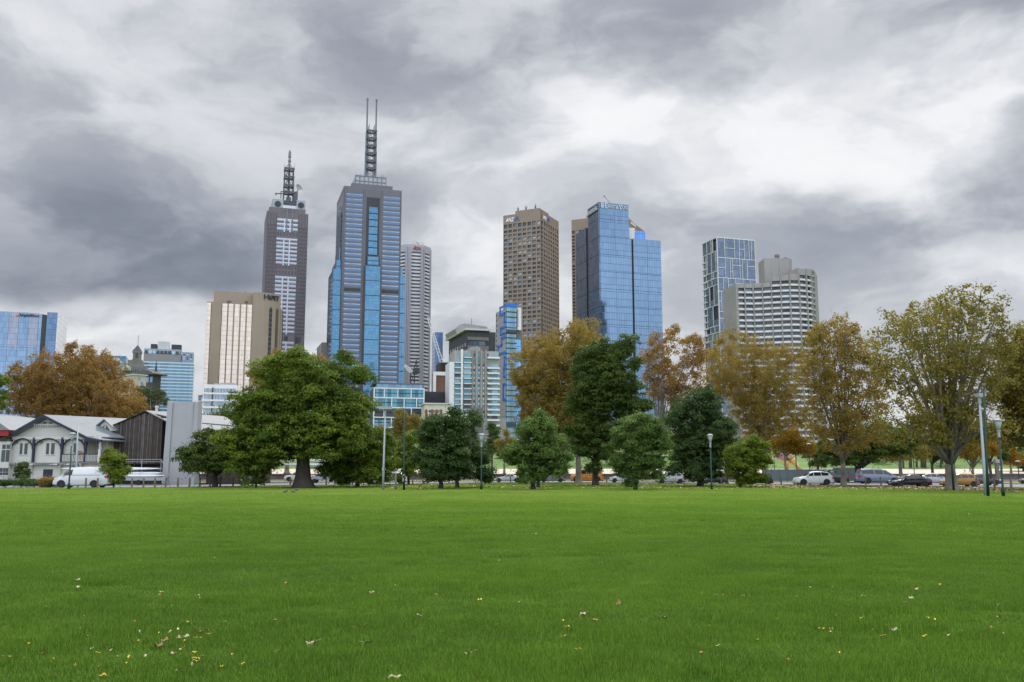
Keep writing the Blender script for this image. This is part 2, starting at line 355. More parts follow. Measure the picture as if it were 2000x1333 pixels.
# ------------------------------------------------------------------ grass blades: one mesh holds a tuft patch and scatter points, geometry nodes copy the patch
def grass_object(name, ymin, ymax, spacing, prad, nbl, h0, h1, wd, seed, half=.84):
    rg = np.random.default_rng(seed)
    r = prad * np.sqrt(rg.random(nbl)); a = rg.random(nbl) * 2 * np.pi
    base = np.stack([r * np.cos(a), r * np.sin(a), np.zeros(nbl)], 1)
    h = h0 + (h1 - h0) * rg.random(nbl)**1.5; t = rg.random(nbl) * 2 * np.pi
    lean = np.stack([np.cos(t), np.sin(t), np.zeros(nbl)], 1); wdv = np.stack([-np.sin(t), np.cos(t), np.zeros(nbl)], 1)
    k = (.15 + .75 * rg.random(nbl))[:, None] * h[:, None]
    mid = base + lean * k * .3 + np.array([0, 0, 1]) * h[:, None] * .62; tip = base + lean * k + np.array([0, 0, 1]) * h[:, None]
    w = wd * (.6 + .8 * rg.random(nbl))[:, None]
    v = np.stack([base - wdv * w, base + wdv * w, mid + wdv * w * .8, mid - wdv * w * .8, tip], 1).reshape(-1, 3)
    i = np.arange(nbl)[:, None] * 5
    quad = np.concatenate([i, i + 1, i + 2, i + 3], 1); tri = np.concatenate([i + 3, i + 2, i + 4], 1)
    ys = np.arange(ymin, ymax, spacing); pts = []
    for y in ys:
        n = int(2 * (half * y + 1) / spacing); x = np.linspace(-half * y - 1, half * y + 1, n)
        pts.append(np.stack([x + rg.normal(0, spacing * .3, n), y + rg.normal(0, spacing * .3, n), np.zeros(n)], 1))
    pts = np.concatenate(pts)
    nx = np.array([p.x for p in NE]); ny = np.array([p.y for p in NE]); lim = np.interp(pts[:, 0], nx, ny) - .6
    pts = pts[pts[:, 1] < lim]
    for x, y, w_, d_ in SHADE_SOIL:
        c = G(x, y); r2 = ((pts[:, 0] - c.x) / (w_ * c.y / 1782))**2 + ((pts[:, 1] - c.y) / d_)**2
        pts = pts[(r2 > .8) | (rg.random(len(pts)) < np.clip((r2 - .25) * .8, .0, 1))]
    X, Y_g = pts[:, 0], pts[:, 1]
    hole = (np.sin(X * .83 + 2.1 * np.sin(Y_g * .47)) * np.sin(Y_g * .71 + 1.9 * np.sin(X * .39 + 1)) + .7 * np.sin(X * 2.3 + 1.4 * np.sin(Y_g * 1.9)) * np.sin(Y_g * 2.9 + 1.2 * np.sin(X * 1.3)) + .5 * np.sin(X * 6.1 + Y_g) * np.sin(Y_g * 5.3 - X * 2))
    pts = pts[(hole < .75) | (rg.random(len(pts)) < .35)]
    me = bpy.data.meshes.new(name); nv = len(v); npn = len(pts)
    me.vertices.add(nv + npn); me.vertices.foreach_set('co', np.concatenate([v, pts]).astype(np.float32).ravel())
    me.loops.add(nbl * 7); li = np.concatenate([quad, tri], 1).ravel(); me.loops.foreach_set('vertex_index', li.astype(np.int32))
    me.polygons.add(nbl * 2); st = np.stack([np.arange(nbl) * 7, np.arange(nbl) * 7 + 4], 1).ravel()
    me.polygons.foreach_set('loop_start', st.astype(np.int32)); me.update(calc_edges=True); me.validate()
    me.materials.append(m_blade)
    ca = me.attributes.new('tint', 'FLOAT_COLOR', 'POINT'); q = rg.random(nbl)[:, None]; dry = (rg.random(nbl) < .035)[:, None]
    c = (np.array([.045, .12, .007]) * (1 - q) + np.array([.26, .40, .06]) * q) * (.55 + .9 * rg.random((nbl, 1))); c = np.where(dry, np.array([.28, .25, .09]), c)
    cc = np.concatenate([np.repeat(np.concatenate([c, np.ones((nbl, 1))], 1), 5, 0), np.ones((npn, 4))]); ca.data.foreach_set('color', cc.astype(np.float32).ravel())
    pa = me.attributes.new('spot', 'FLOAT', 'POINT')
    f = lambda x, y: np.sin(x * 1.3 + 1.7 * np.sin(y * .9)) * np.sin(y * 1.7 + 1.3 * np.sin(x * .8 + 2)) + .6 * np.sin(x * 3.1 + y * 2.2) * np.sin(y * 2.7 - x * 1.9)
    sp = np.concatenate([np.zeros(nv), 1.0 + .30 * f(pts[:, 0], pts[:, 1]) * .9 + rg.normal(0, .15, npn)]); 
    for tx, ty, tr_, th in TUFTS:
        c = G(tx, ty); sp[nv:] += th * np.exp(-(((pts[:, 0] - c.x) / (tr_ * 1.5))**2 + ((pts[:, 1] - c.y) / tr_)**2))
    sp[nv:] = np.clip(sp[nv:], .6, 2.3)
    pa.data.foreach_set('value', sp.astype(np.float32))
    o = link(name, me); o['kind'] = 'stuff'
    ng = bpy.data.node_groups.new(name, 'GeometryNodeTree'); ng.interface.new_socket('Geometry', in_out='INPUT', socket_type='NodeSocketGeometry')
    ng.interface.new_socket('Geometry', in_out='OUTPUT', socket_type='NodeSocketGeometry')
    N = ng.nodes.new; L = ng.links.new
    gi = N('NodeGroupInput'); go = N('NodeGroupOutput'); na = N('GeometryNodeInputNamedAttribute'); na.data_type = 'FLOAT'; na.inputs['Name'].default_value = 'spot'
    cmpn = N('FunctionNodeCompare'); cmpn.data_type = 'FLOAT'; cmpn.operation = 'GREATER_THAN'; cmpn.inputs[1].default_value = .1
    L(na.outputs[0], cmpn.inputs[0]); sg = N('GeometryNodeSeparateGeometry'); sg.domain = 'POINT'
    L(gi.outputs[0], sg.inputs[0]); L(cmpn.outputs[0], sg.inputs[1])
    mp = N('GeometryNodeMeshToPoints'); L(sg.outputs[0], mp.inputs[0])
    ip = N('GeometryNodeInstanceOnPoints'); L(mp.outputs[0], ip.inputs['Points']); L(sg.outputs[1], ip.inputs['Instance'])
    rv = N('FunctionNodeRandomValue'); rv.data_type = 'FLOAT'; cx = N('ShaderNodeCombineXYZ')
    fo = [s for s in rv.outputs if s.type == 'VALUE' and s.enabled][0]; mxs = [s for s in rv.inputs if s.name == 'Max' and s.type == 'VALUE'][0]; mxs.default_value = 6.283
    L(fo, cx.inputs[2]); L(cx.outputs[0], ip.inputs['Rotation'])
    na2 = N('GeometryNodeInputNamedAttribute'); na2.data_type = 'FLOAT'; na2.inputs['Name'].default_value = 'spot'
    cs = N('ShaderNodeCombineXYZ'); cs.inputs[0].default_value = 1; cs.inputs[1].default_value = 1; L(na2.outputs[0], cs.inputs[2]); L(cs.outputs[0], ip.inputs['Scale'])
    L(ip.outputs[0], go.inputs[0])
    md = o.modifiers.new('scatter', 'NODES'); md.node_group = ng
    return o
TUFTS = [(1748, 1232, .22, 1.1), (1270, 1250, .35, .8), (1480, 1240, .3, .5), (1025, 1232, .3, .5), (1430, 1222, .25, .5), (1820, 1240, .35, .5), (520, 1290, .4, .5), (1000, 1130, .7, .5), (640, 1330, .4, .5), (200, 1250, .5, .4), (1620, 1140, .6, .5), (450, 1190, .6, .4)]
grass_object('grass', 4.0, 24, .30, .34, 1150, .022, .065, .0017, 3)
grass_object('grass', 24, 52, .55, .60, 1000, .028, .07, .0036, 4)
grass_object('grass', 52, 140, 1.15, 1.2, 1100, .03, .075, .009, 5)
# ================================================================== the city skyline
class Bld:
    """a building turned by -a about its nearest corner M. Faces: 'L' (local y=0), 'R' (local x=0), 'E' (far end of R)"""
    def __init__(s, name, label, mx, ytop, D, a=72.0, lx=None, rx=None, L=None, Rr=None, group=None, cat='tower'):
        M = P(mx, ytop, D); s.H = M.z; s.M = Vector((M.x, M.y, 0)); s.a = R(a); s.mx = mx; s.D = D; s.fr = {}
        s.root = thing(name, label, cat, s.M, -s.a, group); s.ca, s.sa = math.cos(s.a), math.sin(s.a)
        s.L = L if L is not None else s.hit('L', lx, ytop)[0]; s.R = Rr if Rr is not None else s.hit('R', rx, ytop)[0]
    def loc(s, p):
        d = p - s.M; return Vector((d.x * s.ca - d.y * s.sa, d.x * s.sa + d.y * s.ca, p.z))
    def frame(s, k, p0, p1):
        """a facet of its own: from local plan point p0 towards p1, outward normal to the right of that"""
        p0, p1 = Vector(p0), Vector(p1); d = (p1 - p0).normalized(); s.fr[k] = (p0, d, Vector((d.y, -d.x)), (p1 - p0).length)
        return (p1 - p0).length
    def hit(s, f, px, py, off=0.0):
        """pixel -> (u, z) on a face; off = how far the plane stands out"""
        o = s.loc(Vector((0, 0, EYE))); q = s.loc(Vector((0, 0, EYE)) + px_dir(px, py) * 100); d = q - o
        if f in s.fr:
            p0, dd, n, l = s.fr[f]; w = Vector((o.x - p0.x, o.y - p0.y)); t = (off - w.dot(n)) / Vector((d.x, d.y)).dot(n); p = o + d * t
            return ((Vector((p.x, p.y)) - p0).dot(dd), p.z)
        if f == 'L': t = (-off - o.y) / d.y; p = o + d * t; return (-p.x, p.z)
        if f == 'R': t = (off - o.x) / d.x; p = o + d * t; return (p.y, p.z)
        t = (s.R + off - o.y) / d.y; p = o + d * t; return (-p.x, p.z)
    def z(s, py): return P(s.mx, py, s.D).z
    def pt(s, f, u, z, d=0.0):
        if f in s.fr:
            p0, dd, n, l = s.fr[f]; q = p0 + dd * u + n * d; return (q.x, q.y, z)
        if f == 'L': return (-u, -d, z)
        if f == 'R': return (d, u, z)
        return (-u, s.R + d, z)
    def fbox(s, mb, f, u0, u1, z0, z1, d0, d1):
        p = [s.pt(f, u, z, d) for z in (z0, z1) for u, d in ((u0, d0), (u1, d0), (u1, d1), (u0, d1))]
        if f == 'L': p = [p[i] for i in (1, 0, 3, 2, 5, 4, 7, 6)]
        if f == 'E': p = [p[i] for i in (0, 1, 2, 3, 4, 5, 6, 7)]
        mb.hexa(p)
    def fq(s, f, x0, y0, x1, y1, off=0.0):
        a = s.hit(f, x0, y0, off); b = s.hit(f, x1, y1, off)
        return min(a[0], b[0]), max(a[0], b[0]), min(a[1], b[1]), max(a[1], b[1])
    def part(s, name, mb, mats, parent=None, smooth=False, label=None):
        return obj(name, mb, mats, parent or s.root, smooth, label)
    def text(s, f, txt, u, z, h, m, off, name='sign', xs=1.0, shear=0.0, depth=.15, fit=None):
        me, w = text_mesh(txt, h / .72, depth, shear, xs)
        if fit:
            a = np.empty(len(me.vertices) * 3, np.float32); me.vertices.foreach_get('co', a); a = a.reshape(-1, 3); a[:, 0] *= fit / w; me.vertices.foreach_set('co', a.ravel())
        me.materials.clear(); me.materials.append(m)
        o = link(name, me, s.root)
        if f == 'L': o.matrix_local = Matrix.Translation(s.pt('L', u, z, off)) @ Matrix(((1, 0, 0, 0), (0, 0, -1, 0), (0, 1, 0, 0), (0, 0, 0, 1)))
        if f == 'R': o.matrix_local = Matrix.Translation(s.pt('R', u, z, off)) @ Matrix(((0, 0, 1, 0), (1, 0, 0, 0), (0, 1, 0, 0), (0, 0, 0, 1)))
        return o
class Windows:
    """up to 100 window panes as parts of their own, the rest in one part"""
    def __init__(s, b, mats, name='window', limit=100, seed=1):
        s.b, s.mats, s.name, s.limit, s.n = b, mats, name, limit, 0; s.rg = random.Random(seed); s.rest = MB(); s.unit = {}
    def add(s, f, u0, u1, z0, z1, d, mi=None):
        if mi is None: mi = s.rg.choices(range(len(s.mats)), [8, 4, 2, 1, 1][:len(s.mats)])[0]
        s.n += 1; b = s.b
        c = [b.pt(f, u, z, d) for u, z in ((u0, z0), (u1, z0), (u1, z1), (u0, z1))]
        if f in 'L': c = c[::-1]
        if s.n <= s.limit:
            k = (f, mi, round(u1 - u0, 2), round(z1 - z0, 2)); o_ = Vector(c[0])
            if k not in s.unit:
                q = MB(); q.face([Vector(p) - o_ for p in c]); s.unit[k] = q.mesh(s.name, s.mats[mi])
            o = link(s.name, s.unit[k], b.root); o.location = o_
        else: s.rest.k = mi; s.rest.face(c)
    def done(s):
        if s.rest.f:
            o = obj(s.name, s.rest, s.mats, s.b.root); o['kind'] = 'stuff'
M_ = {}
M_['w_dark'] = glass('window_dark', (.035, .045, .06), .35, .08); M_['w_mid'] = glass('window_grey', (.10, .125, .15), .4, .1)
M_['w_blue'] = glass('window_blue', (.13, .20, .28), .7, .08); M_['w_blind'] = mat('window_blind', (.40, .46, .50), .5, .2, 1)
M_['w_teal'] = glass('window_teal', (.08, .20, .25), .55, .08); M_['w_sky'] = glass('window_sky', (.30, .40, .50), .8, .1, .15)
M_['w_teal2'] = glass('window_teal_light', (.17, .29, .33), .55, .1)
M_['conc'] = mat('concrete', (.30, .285, .27), .9, .10, .15, streak=.35, bump=.1); M_['conc_d'] = mat('concrete_dark', (.16, .155, .15), .9, .12, .2, streak=.3)
M_['white'] = mat('white_panel', (.66, .66, .66), .6, .06, .2, streak=.12); M_['pale'] = mat('pale_render', (.50, .50, .48), .8, .08, .15, streak=.2)
M_['black'] = mat('dark_cladding', (.035, .037, .042), .5, .2, .2); M_['steel'] = mat('galvanised_steel', (.30, .31, .33), .5, .15, .6, metal=.4)
M_['mast'] = mat('mast_steel', (.085, .09, .105), .6, .15, .5); M_['sign_w'] = mat('sign_white', (.85, .87, .88), .4, .03); M_['sign_b'] = mat('sign_blue', (.03, .13, .42), .4, .05)
M_['sign_k'] = mat('sign_black', (.02, .02, .022), .4, .05); M_['sign_r'] = mat('sign_red', (.38, .03, .025), .4, .05); M_['sign_o'] = mat('sign_orange', (.75, .16, .03), .4, .05)
M_['brown'] = mat('brown_precast', (.27, .205, .16), .9, .10, .12, streak=.2, bump=.1)
GROUPT = None
def grid_face(b, f, u0, u1, ncol, pier, rows, zlo, ztop, wall, win, depth=.9, wd=-.75):
    """frame of piers and spandrels standing in front of recessed panes. rows: list of (z0,z1) from the top"""
    p = (u1 - u0) / ncol; pw = p * pier
    for i in range(ncol + 1):
        c = u0 + p * i; b.fbox(wall, f, max(u0, c - pw / 2), min(u1, c + pw / 2), zlo, ztop, -depth, 0)
    zs = [ztop] + [z for r in rows for z in (r[1], r[0])] + [zlo]
    for k in range(0, len(zs), 2):
        if zs[k] - zs[k + 1] < .05: continue
        for i in range(ncol): b.fbox(wall, f, u0 + p * i + pw / 2, u0 + p * (i + 1) - pw / 2, zs[k + 1], zs[k], -depth, -.004)
    for (z0, z1) in rows:
        for i in range(ncol): win.add(f, u0 + p * i + pw / 2, u0 + p * (i + 1) - pw / 2, z0, z1, wd)
def core(b, d=1.0, ztop=None, m=None):
    q = MB(); q.box(-b.L + d, -d, d, b.R - d, -1, (ztop or b.H) - .5); return b.part('core', q, m or M_['black'])
# ---- brown corner tower with white and blue sign, and its twin behind the blue glass tower
def brown_tower(label, lx, mx, rx, yt, D, a, ncol, y1, twin=False):
    b = Bld('office_tower', label, mx, yt, D, a, lx, rx, group='twin brown precast towers'); core(b)
    wall = MB(); win = Windows(b, [M_['w_dark'], M_['w_mid'], M_['w_blind'], M_['w_blue']], seed=int(mx))
    z0 = b.z(y1[0]); z1 = b.z(y1[1]); pitch = b.z(y1[2]) - b.z(y1[3]); hh = z0 - z1
    rows = [(z1 - .0, z0)]; z = b.z(y1[2])
    while z > 6: rows.append((z - pitch * .56, z)); z -= pitch
    if twin: rows = [(r[0], r[1]) for r in rows]
    grid_face(b, 'L', 0, b.L, ncol, .26, rows, 0, b.H, wall, win); grid_face(b, 'R', 0, b.R, ncol, .42, rows, 0, b.H, wall, win)
    wall.box(-b.L, -1.2, 1.2, b.R, b.H - 1.2, b.H - .6); wall.box(-b.L, -b.L + .8, 0.9, b.R, 0, b.H); wall.box(-b.L + .8, -.9, b.R - .8, b.R - .002, 0, b.H)
    b.part('wall', wall, M_['brown']); win.done()
    q = MB(); q.box(-b.L * .72, -2.5, 2.5, b.R * .6, b.H - .6, b.H + 3.0); pr = b.part('plant_room', q, M_['brown'])
    for fx in (.2, .45, .66):
        q = MB(); x = -b.L * fx; q.tube([(x, 3.5, b.H + 2), (x, 3.5, b.H + 6.5)], .22, 6); q.tube([(x - 1.2, 3.5, b.H + 5), (x + 1.2, 3.5, b.H + 5)], .14, 5); q.box(x - .5, x + .5, 3.2, 3.8, b.H + 3.5, b.H + 4.6)
        b.part('antenna', q, M_['mast'])
    return b
bA = brown_tower('brown concrete grid office tower with white letters and a blue emblem on top', 983, 1057, 1091, 412, 630, 25.6, 8, (430.6, 438, 442.5, 451.0))
u, z = bA.hit('L', 988, 434.5); u2, _ = bA.hit('L', 1004.5, 432)
bA.text('L', 'ANZ', u, bA.hit('L', 988, 434.7)[1], 2.9, M_['sign_w'], .25, xs=1.15, shear=.22, fit=abs(u2 - u))
def emblem(b, f, u, z, r, flip):
    q = MB()
    n = 14
    def band(pts, w):
        for (a0, c0), (a1, c1) in zip(pts[:-1], pts[1:]):
            d = Vector((a1 - a0, c1 - c0)).normalized() * w; nx, nz = -d.y, d.x
            q.hexa([b.pt(f, a + sx * nx, c + sx * nz, dd) for dd in (.1, .5) for a, c, sx in ((a0, c0, 1), (a1, c1, 1), (a1, c1, -1), (a0, c0, -1))])
    top = [(u + math.cos(t) * r * .42, z + r * .35 + math.sin(t) * r * .42) for t in np.linspace(-.1 * math.pi, 1.1 * math.pi, n)]
    band(top, r * .2); band([(u - r * .4, z + r * .2), (u - r * .55, z - r * .3), (u - r * .95, z - r * .55)], r * .22); band([(u + r * .4, z + r * .2), (u + r * .55, z - r * .3), (u + r * .95, z - r * .55)], r * .22)
    b.part('emblem', q, M_['sign_b'])
u, z = bA.hit('L', 1009.5, 428.5); emblem(bA, 'L', u, z, 1.9, 1)
u, z = bA.hit('R', 1060.3, 427.0); u2, _ = bA.hit('R', 1067, 430); bA.text('R', 'ANZ', u, z - .4, 2.7, M_['sign_w'], .25, shear=.2, fit=u2 - u)
u, z = bA.hit('R', 1070.5, 430); emblem(bA, 'R', u, z, 1.7, 1)
bB = brown_tower('plain brown hotel tower standing partly hidden behind the blue glass tower', 1116, 1214, 1257, 418, 660, 25.6, 14, (440, 446, 450, 456.5), True)
u, z = bB.hit('R', 1231.5, 437.5); bB.text('R', 'Sofitel', u, z, 1.8, M_['sign_w'], .25, fit=bB.hit('R', 1241, 441)[0] - u)
# ---- big blue glass tower
b = Bld('glass_tower', 'big blue glass tower with raised corner and white lettering along the top', 1170, 395, 500, 71, 1149, 1227)
cw_r = curtain('blue_curtain_wall', (.145, .225, .335), 1.5, 3.95, .06, (.07, .12, .2), .78, .07, .13); cw_l = curtain('grey_curtain_wall', (.24, .27, .34), 1.5, 3.95, .06, (.10, .12, .15), .72, .1, .3)  # grey wall's tint holds the reflected city, unlike the blue wall
uR = b.hit('R', 1290, 471)[0]; uG0 = b.hit('R', 1232.5, 467)[0]; uG1 = b.hit('R', 1236, 467)[0]; zC = b.hit('R', 1234, 466)[1]
uL = b.hit('L', 1125, 457)[0]; uLg = b.hit('L', 1147, 450)[0]; zL = b.hit('L', 1147, 444)[1]
q = MB(); q.box(-b.L, 0 - 0, .02, b.R, -1, b.H - .4); b.part('core', q, M_['black'])
def panels(b, f, u0, u1, zs, m, nu, t=.35, name='glass_panel', gap=.18):
    for k in range(len(zs) - 1):
        for i in range(nu):
            q = MB(); ua, ub = u0 + (u1 - u0) * i / nu, u0 + (u1 - u0) * (i + 1) / nu
            b.fbox(q, f, ua + gap * .3, ub - gap * .3, zs[k + 1] + gap, zs[k], .02, t); b.part(name, q, m)
ypan = [395, 428, 462.5, 497, 530.5, 564, 599, 633.5, 668, 703, 738, 773, 808, 843, 878, 915]
zs = [b.z(y) for y in ypan]
panels(b, 'R', 0, b.R, zs[:3], cw_r, 2); panels(b, 'R', 0, uG0, zs[2:], cw_r, 2); panels(b, 'R', uG1, uR, [zC] + zs[3:], cw_r, 2)
panels(b, 'L', 0, b.L, zs, cw_l, 1); panels(b, 'L', uLg + 1.2, uL, [zL] + zs[2:], cw_l, 1)
q = MB(); q.box(-b.L, -.4, b.R, uR, -1, zC - .2); b.part('east_wing', q, M_['black'])
q = MB(); q.box(-uL, -b.L, .3, 22, -1, zL - .2); b.part('west_wing', q, M_['black'])
q = MB(); q.box(-b.L - .2, .45, -.45, b.R + .2, b.H - .4, b.H); b.part('parapet', q, mat('tower_cap', (.25, .30, .36), .5))
q = MB(); u0, u1, z0, z1 = b.fq('R', 1229, 463, 1240, 446, -3); q.box(-9, -3, u0, u1, zC, z1); b.part('plant_room', q, M_['white'])
q = MB(); u0, u1, z0, z1 = b.fq('R', 1240, 464, 1260, 453, -3); q.box(-12, -2.8, u0, u1, zC, z1); b.part('plant_room', q, curtain('blue_screen', (.12, .25, .55), 1.5, 4, .05), label='blue glass plant room')
q = MB(); z = b.H; q.tube([(-4, 9, z - 1), (-4, 9, z + 1), (-4, 6, z + 4), (-4, 5.2, z + 5)], .13, 6); q.box(-4.3, -3.7, 4.7, 5.4, z + 4.8, z + 5.2); b.part('davit_arm', q, M_['mast'])
u = b.hit('R', 1180.5, 405)[0]; u2 = b.hit('R', 1226, 409)[0]; z = b.hit('R', 1200, 408.5)[1]
m_eys = mat('sign_silver', (.50, .53, .55), .4, .03)
b.text('R', 'E', u, z - .3, 3.0, m_eys, .6); b.text('R', 'RNST', u + 2.0, z - .1, 2.2, m_eys, .6, fit=4.6); b.text('R', '&', u + 6.8, z - .1, 2.2, m_eys, .6, fit=1.3); b.text('R', 'Y', u + 8.1, z - .3, 3.0, m_eys, .6); b.text('R', 'OUNG', u + 9.6, z - .1, 2.2, m_eys, .6, fit=u2 - u - 9.6)
q = MB(); u0 = b.hit('R', 1173.5, 405)[0]
for k in range(3): b.fbox(q, 'R', u0, u0 + 1.5, z - .2 + k * .95, z + .5 + k * .95, .5, .9)
b.fbox(q, 'R', u0 - .1, u0 + .25, z - .3, z + 2.8, .5, .95); b.part('emblem', q, m_eys)
q = MB(); b.fbox(q, 'L', .3, b.L - .3, b.H - 5.0, b.H - 1.2, .4, .7); b.part('sign_board', q, M_['sign_k'])
b.text('L', 'ERNST&YOUNG', b.L - .8, b.H - 4.3, 2.4, m_eys, .8, fit=b.L - 1.6)
# ---- grey granite tower with twin masts
b = Bld('office_tower', 'tallest blue and grey tower with two thin masts on its roof', 672, 363, 620, 73, 659, 785)
gran = mat('grey_granite', (.135, .13, .15), .5, .10, .1, bump=.05, sz=1.95); bay = curtain('blue_bay_glass', (.088, .20, .31), 1.6, 1.9, .06, (.05, .12, .2), .8, .06, .15); band = curtain('blue_band_glass', (.195, .275, .38), 3.2, 50, .03, (.12, .18, .3), .8, .08, .3)
q = MB(); q.box(-b.L, 0, 0, b.R, -1, b.H)
wl = b.part('wall', q, gran)
win = Windows(b, [band], seed=3); ua0, ua1 = b.hit('R', 676.5, 380)[0], b.hit('R', 708.5, 380)[0]; ub0, ub1 = b.hit('R', 749, 385)[0], b.hit('R', 781.5, 385)[0]
z = b.z(377.3); pit = b.z(377.3) - b.z(386.9); k = 0; frames = MB()
while z > 8:
    if k != 19:
        for u0, u1 in ((ua0, ua1), (ub0, ub1)): win.add('R', u0, u1, z - pit * .62, z, .03)
    else:
        for u0, u1 in ((ua0, ua1), (ub0, ub1)): b.fbox(frames, 'R', u0, u1, z - pit * .6, z + .2, .0, .05)
    z -= pit; k += 1
win.done(); b.part('louvre', frames, M_['black'])
# side face bands
q = MB(); z = b.z(377.3)
while z > 8:
    b.fbox(q, 'L', 4, b.L - 5, z - pit * .6, z, 0, .05); z -= pit
b.part('side_glazing', q, band)
# pale piers either side of each band column
q = MB()
for x in (674.2, 711.5, 745.5, 783.6):
    u = b.hit('R', x, 380)[0]; b.fbox(q, 'R', u - .35, u + .35, 0, b.H - 1.5, 0, .5)
b.part('pilaster', q, gran)
# centre glazing: recess, slim column, then stepping bays
u0, u1 = b.hit('R', 716, 390)[0], b.hit('R', 742, 390)[0]
q = MB(); b.fbox(q, 'R', u0, u1, b.z(515), b.z(381.5), .0, .06); b.part('recess', q, M_['black'])
ys = [400.5, 414, 426.5, 440, 455, 468.5, 481.5, 496]
u0, u1 = b.hit('R', 721, 400)[0], b.hit('R', 738, 400)[0]
for ya, yb in zip(ys[:-1], ys[1:]):
    q = MB(); b.fbox(q, 'R', u0, u1, b.z(yb - 1.2 + .0) + .25, b.z(ya), .06, .5); b.part('glass_panel', q, bay)
def bayst(f, x0, x1, ylist, out, hit_y=None):
    u0 = b.hit(f, x0, hit_y or ylist[0], out)[0]; u1 = b.hit(f, x1, hit_y or ylist[0], out)[0]; u0, u1 = min(u0, u1), max(u0, u1)
    q = MB(); b.fbox(q, f, u0 - .25, u1 + .25, -1, b.z(ylist[0]) + .5, 0, out - .25); b.part('bay_frame', q, mat('bay_frame_metal', (.07, .085, .11), .5))
    for ya, yb in zip(ylist[:-1], ylist[1:]):
        q = MB(); b.fbox(q, f, u0 + .25, u1 - .25, b.z(yb) + .55, b.z(ya), out - .25, out); b.part('glass_panel', q, bay)
bayst('R', 718, 740, [499, 507.5, 516], 1.5); low = [518.5 + 29 * k for k in range(10)]
bayst('R', 714, 743.5, low, 3.0)
# side bays, stepping out on the west face and at the east edge
for (d0, d1, yt, out) in ((9, 30, 408, .8), (7, 32, 480, 1.7), (5, 34, 506, 3.6), (3, 35, 525, 5.6)):
    yl = [yt] + [y for y in low if y > yt + 8]
    q = MB(); b.fbox(q, 'L', d0, d1, -1, b.z(yt), 0, out - .3); b.part('bay_frame', q, mat('bay_frame_metal', (.07, .085, .11), .5))
    zt = [b.z(y) for y in yl]
    for za, zb in zip(zt[:-1], zt[1:]):
        # the bay's front side towards us, its width the step it makes beyond the one above
        pr = {408: 0, 480: .8, 506: 1.7, 525: 3.6}[yt]
        q = MB(); q.box(-d0 - .0, -d0 + .35, -out + .35, -.35 if pr == 0 else -.35, zb + .5, za); b.part('glass_panel', q, bay)
        if yt == 525:
            q = MB(); b.fbox(q, 'L', d0 + .6, d1 - .6, zb + .5, za, out - .3, out); b.part('glass_panel', q, bay)
uE = b.R
for (out, yt, x0) in ((2.6, 514, 0), (4.4, 531, 0)):
    q = MB(); q.box(-30, -4, uE, uE + out - .3, -1, b.z(yt)); b.part('bay_frame', q, mat('bay_frame_metal', (.07, .085, .11), .5))
    zt = [b.z(yt)] + [b.z(y) for y in low if y > yt + 8]
    for za, zb in zip(zt[:-1], zt[1:]):
        q = MB(); q.box(-4.01, -3.7, uE + (.2 if out < 3 else 2.2), uE + out - .3, zb + .5, za); b.part('glass_panel', q, bay)
# crown
u0, u1, z0, z1 = b.fq('R', 687, 362, 767, 362, -2); q = MB(); q.box(-b.L + 5, -2, u0, u1, b.H - .1, b.H + 3.2); b.part('parapet', q, gran)
pl = mat('plant_screen', (.36, .38, .41), .6, .12, .3)
u0, u1, z0, z1 = b.fq('R', 694, 362, 754, 348, -4); q = MB(); q.box(-b.L + 9, -4, u0, u1, b.H + 3, z1); b.part('plant_room', q, pl)
q = MB()
for i in range(8): u = u0 + (u1 - u0) * i / 7; q.box(-4.0, -3.6, u - .2, u + .2, b.H + 3.1, z1 + .2)
for zz in (b.H + 5.6, z1 - .4): q.box(-4.0, -3.55, u0, u1, zz, zz + .35)
b.part('screen_frame', q, mat('screen_frame', (.16, .17, .19), .6))
ztop1 = z1; dm = -9.0
ua, ub = b.hit('R', 714.5, 345, dm)[0], b.hit('R', 732.3, 345, dm)[0]
z2 = b.hit('R', 716, 295, dm)[1]; z3 = b.hit('R', 716, 196.5, dm)[1]
for u in (ua, ub):
    q = MB(); q.tube([(dm, u, ztop1 - 1), (dm, u, z2)], 1.05, 10); q.tube([(dm, u, z2), (dm, u, z2 + 14)], .85, 10); q.tube([(dm, u, z2 + 14), (dm, u, z3)], .55, 8); q.tube([(dm, u, z3), (dm, u, z3 + 1.5)], .75, 8)
    b.part('mast', q, mat('mast_pole', (.13, .15, .175), .5), smooth=False)
for y in (258, 272.5, 287, 301.7, 316.3, 331):
    zz = b.hit('R', 724, y, dm)[1]; q = MB()
    for dd in (-2.6, 2.6): q.box(dm + dd - .35, dm + dd + .35, ua - .5, ub + .5, zz - .7, zz + .7)
    for uu in (ua - .2, ub - .6): q.box(dm - 2.6, dm + 2.6, uu, uu + .8, zz - .7, zz + .7)
    b.part('platform', q, M_['mast'])
q = MB()
zz = b.hit('R', 724, 345, dm)[1]; zt_ = b.hit('R', 724, 258, dm)[1]
for dd in (-2.2, 2.2):
    for uu in (ua + 1.3, ub - 1.3): q.tube([(dm + dd, uu, ztop1 - 1), (dm + dd, uu, zt_ + 5)], .2, 5)
    n = 12
    for i in range(n):
        a0 = ztop1 + (zt_ - ztop1) * i / n; a1 = ztop1 + (zt_ - ztop1) * (i + 1) / n
        q.tube([(dm + dd, ua + 1.3, a0), (dm + dd, ub - 1.3, a1)], .1, 4); q.tube([(dm + dd, ub - 1.3, a0), (dm + dd, ua + 1.3, a1)], .1, 4)
b.part('lattice', q, M_['mast'])
q = MB(); 
for k in range(9):
    u = u0 + (u1 - u0) * (k + .5) / 9; q.tube([(-5, u, ztop1), (-5, u, ztop1 + 1.2 + (k * 37 % 5) * .4)], .12, 5)
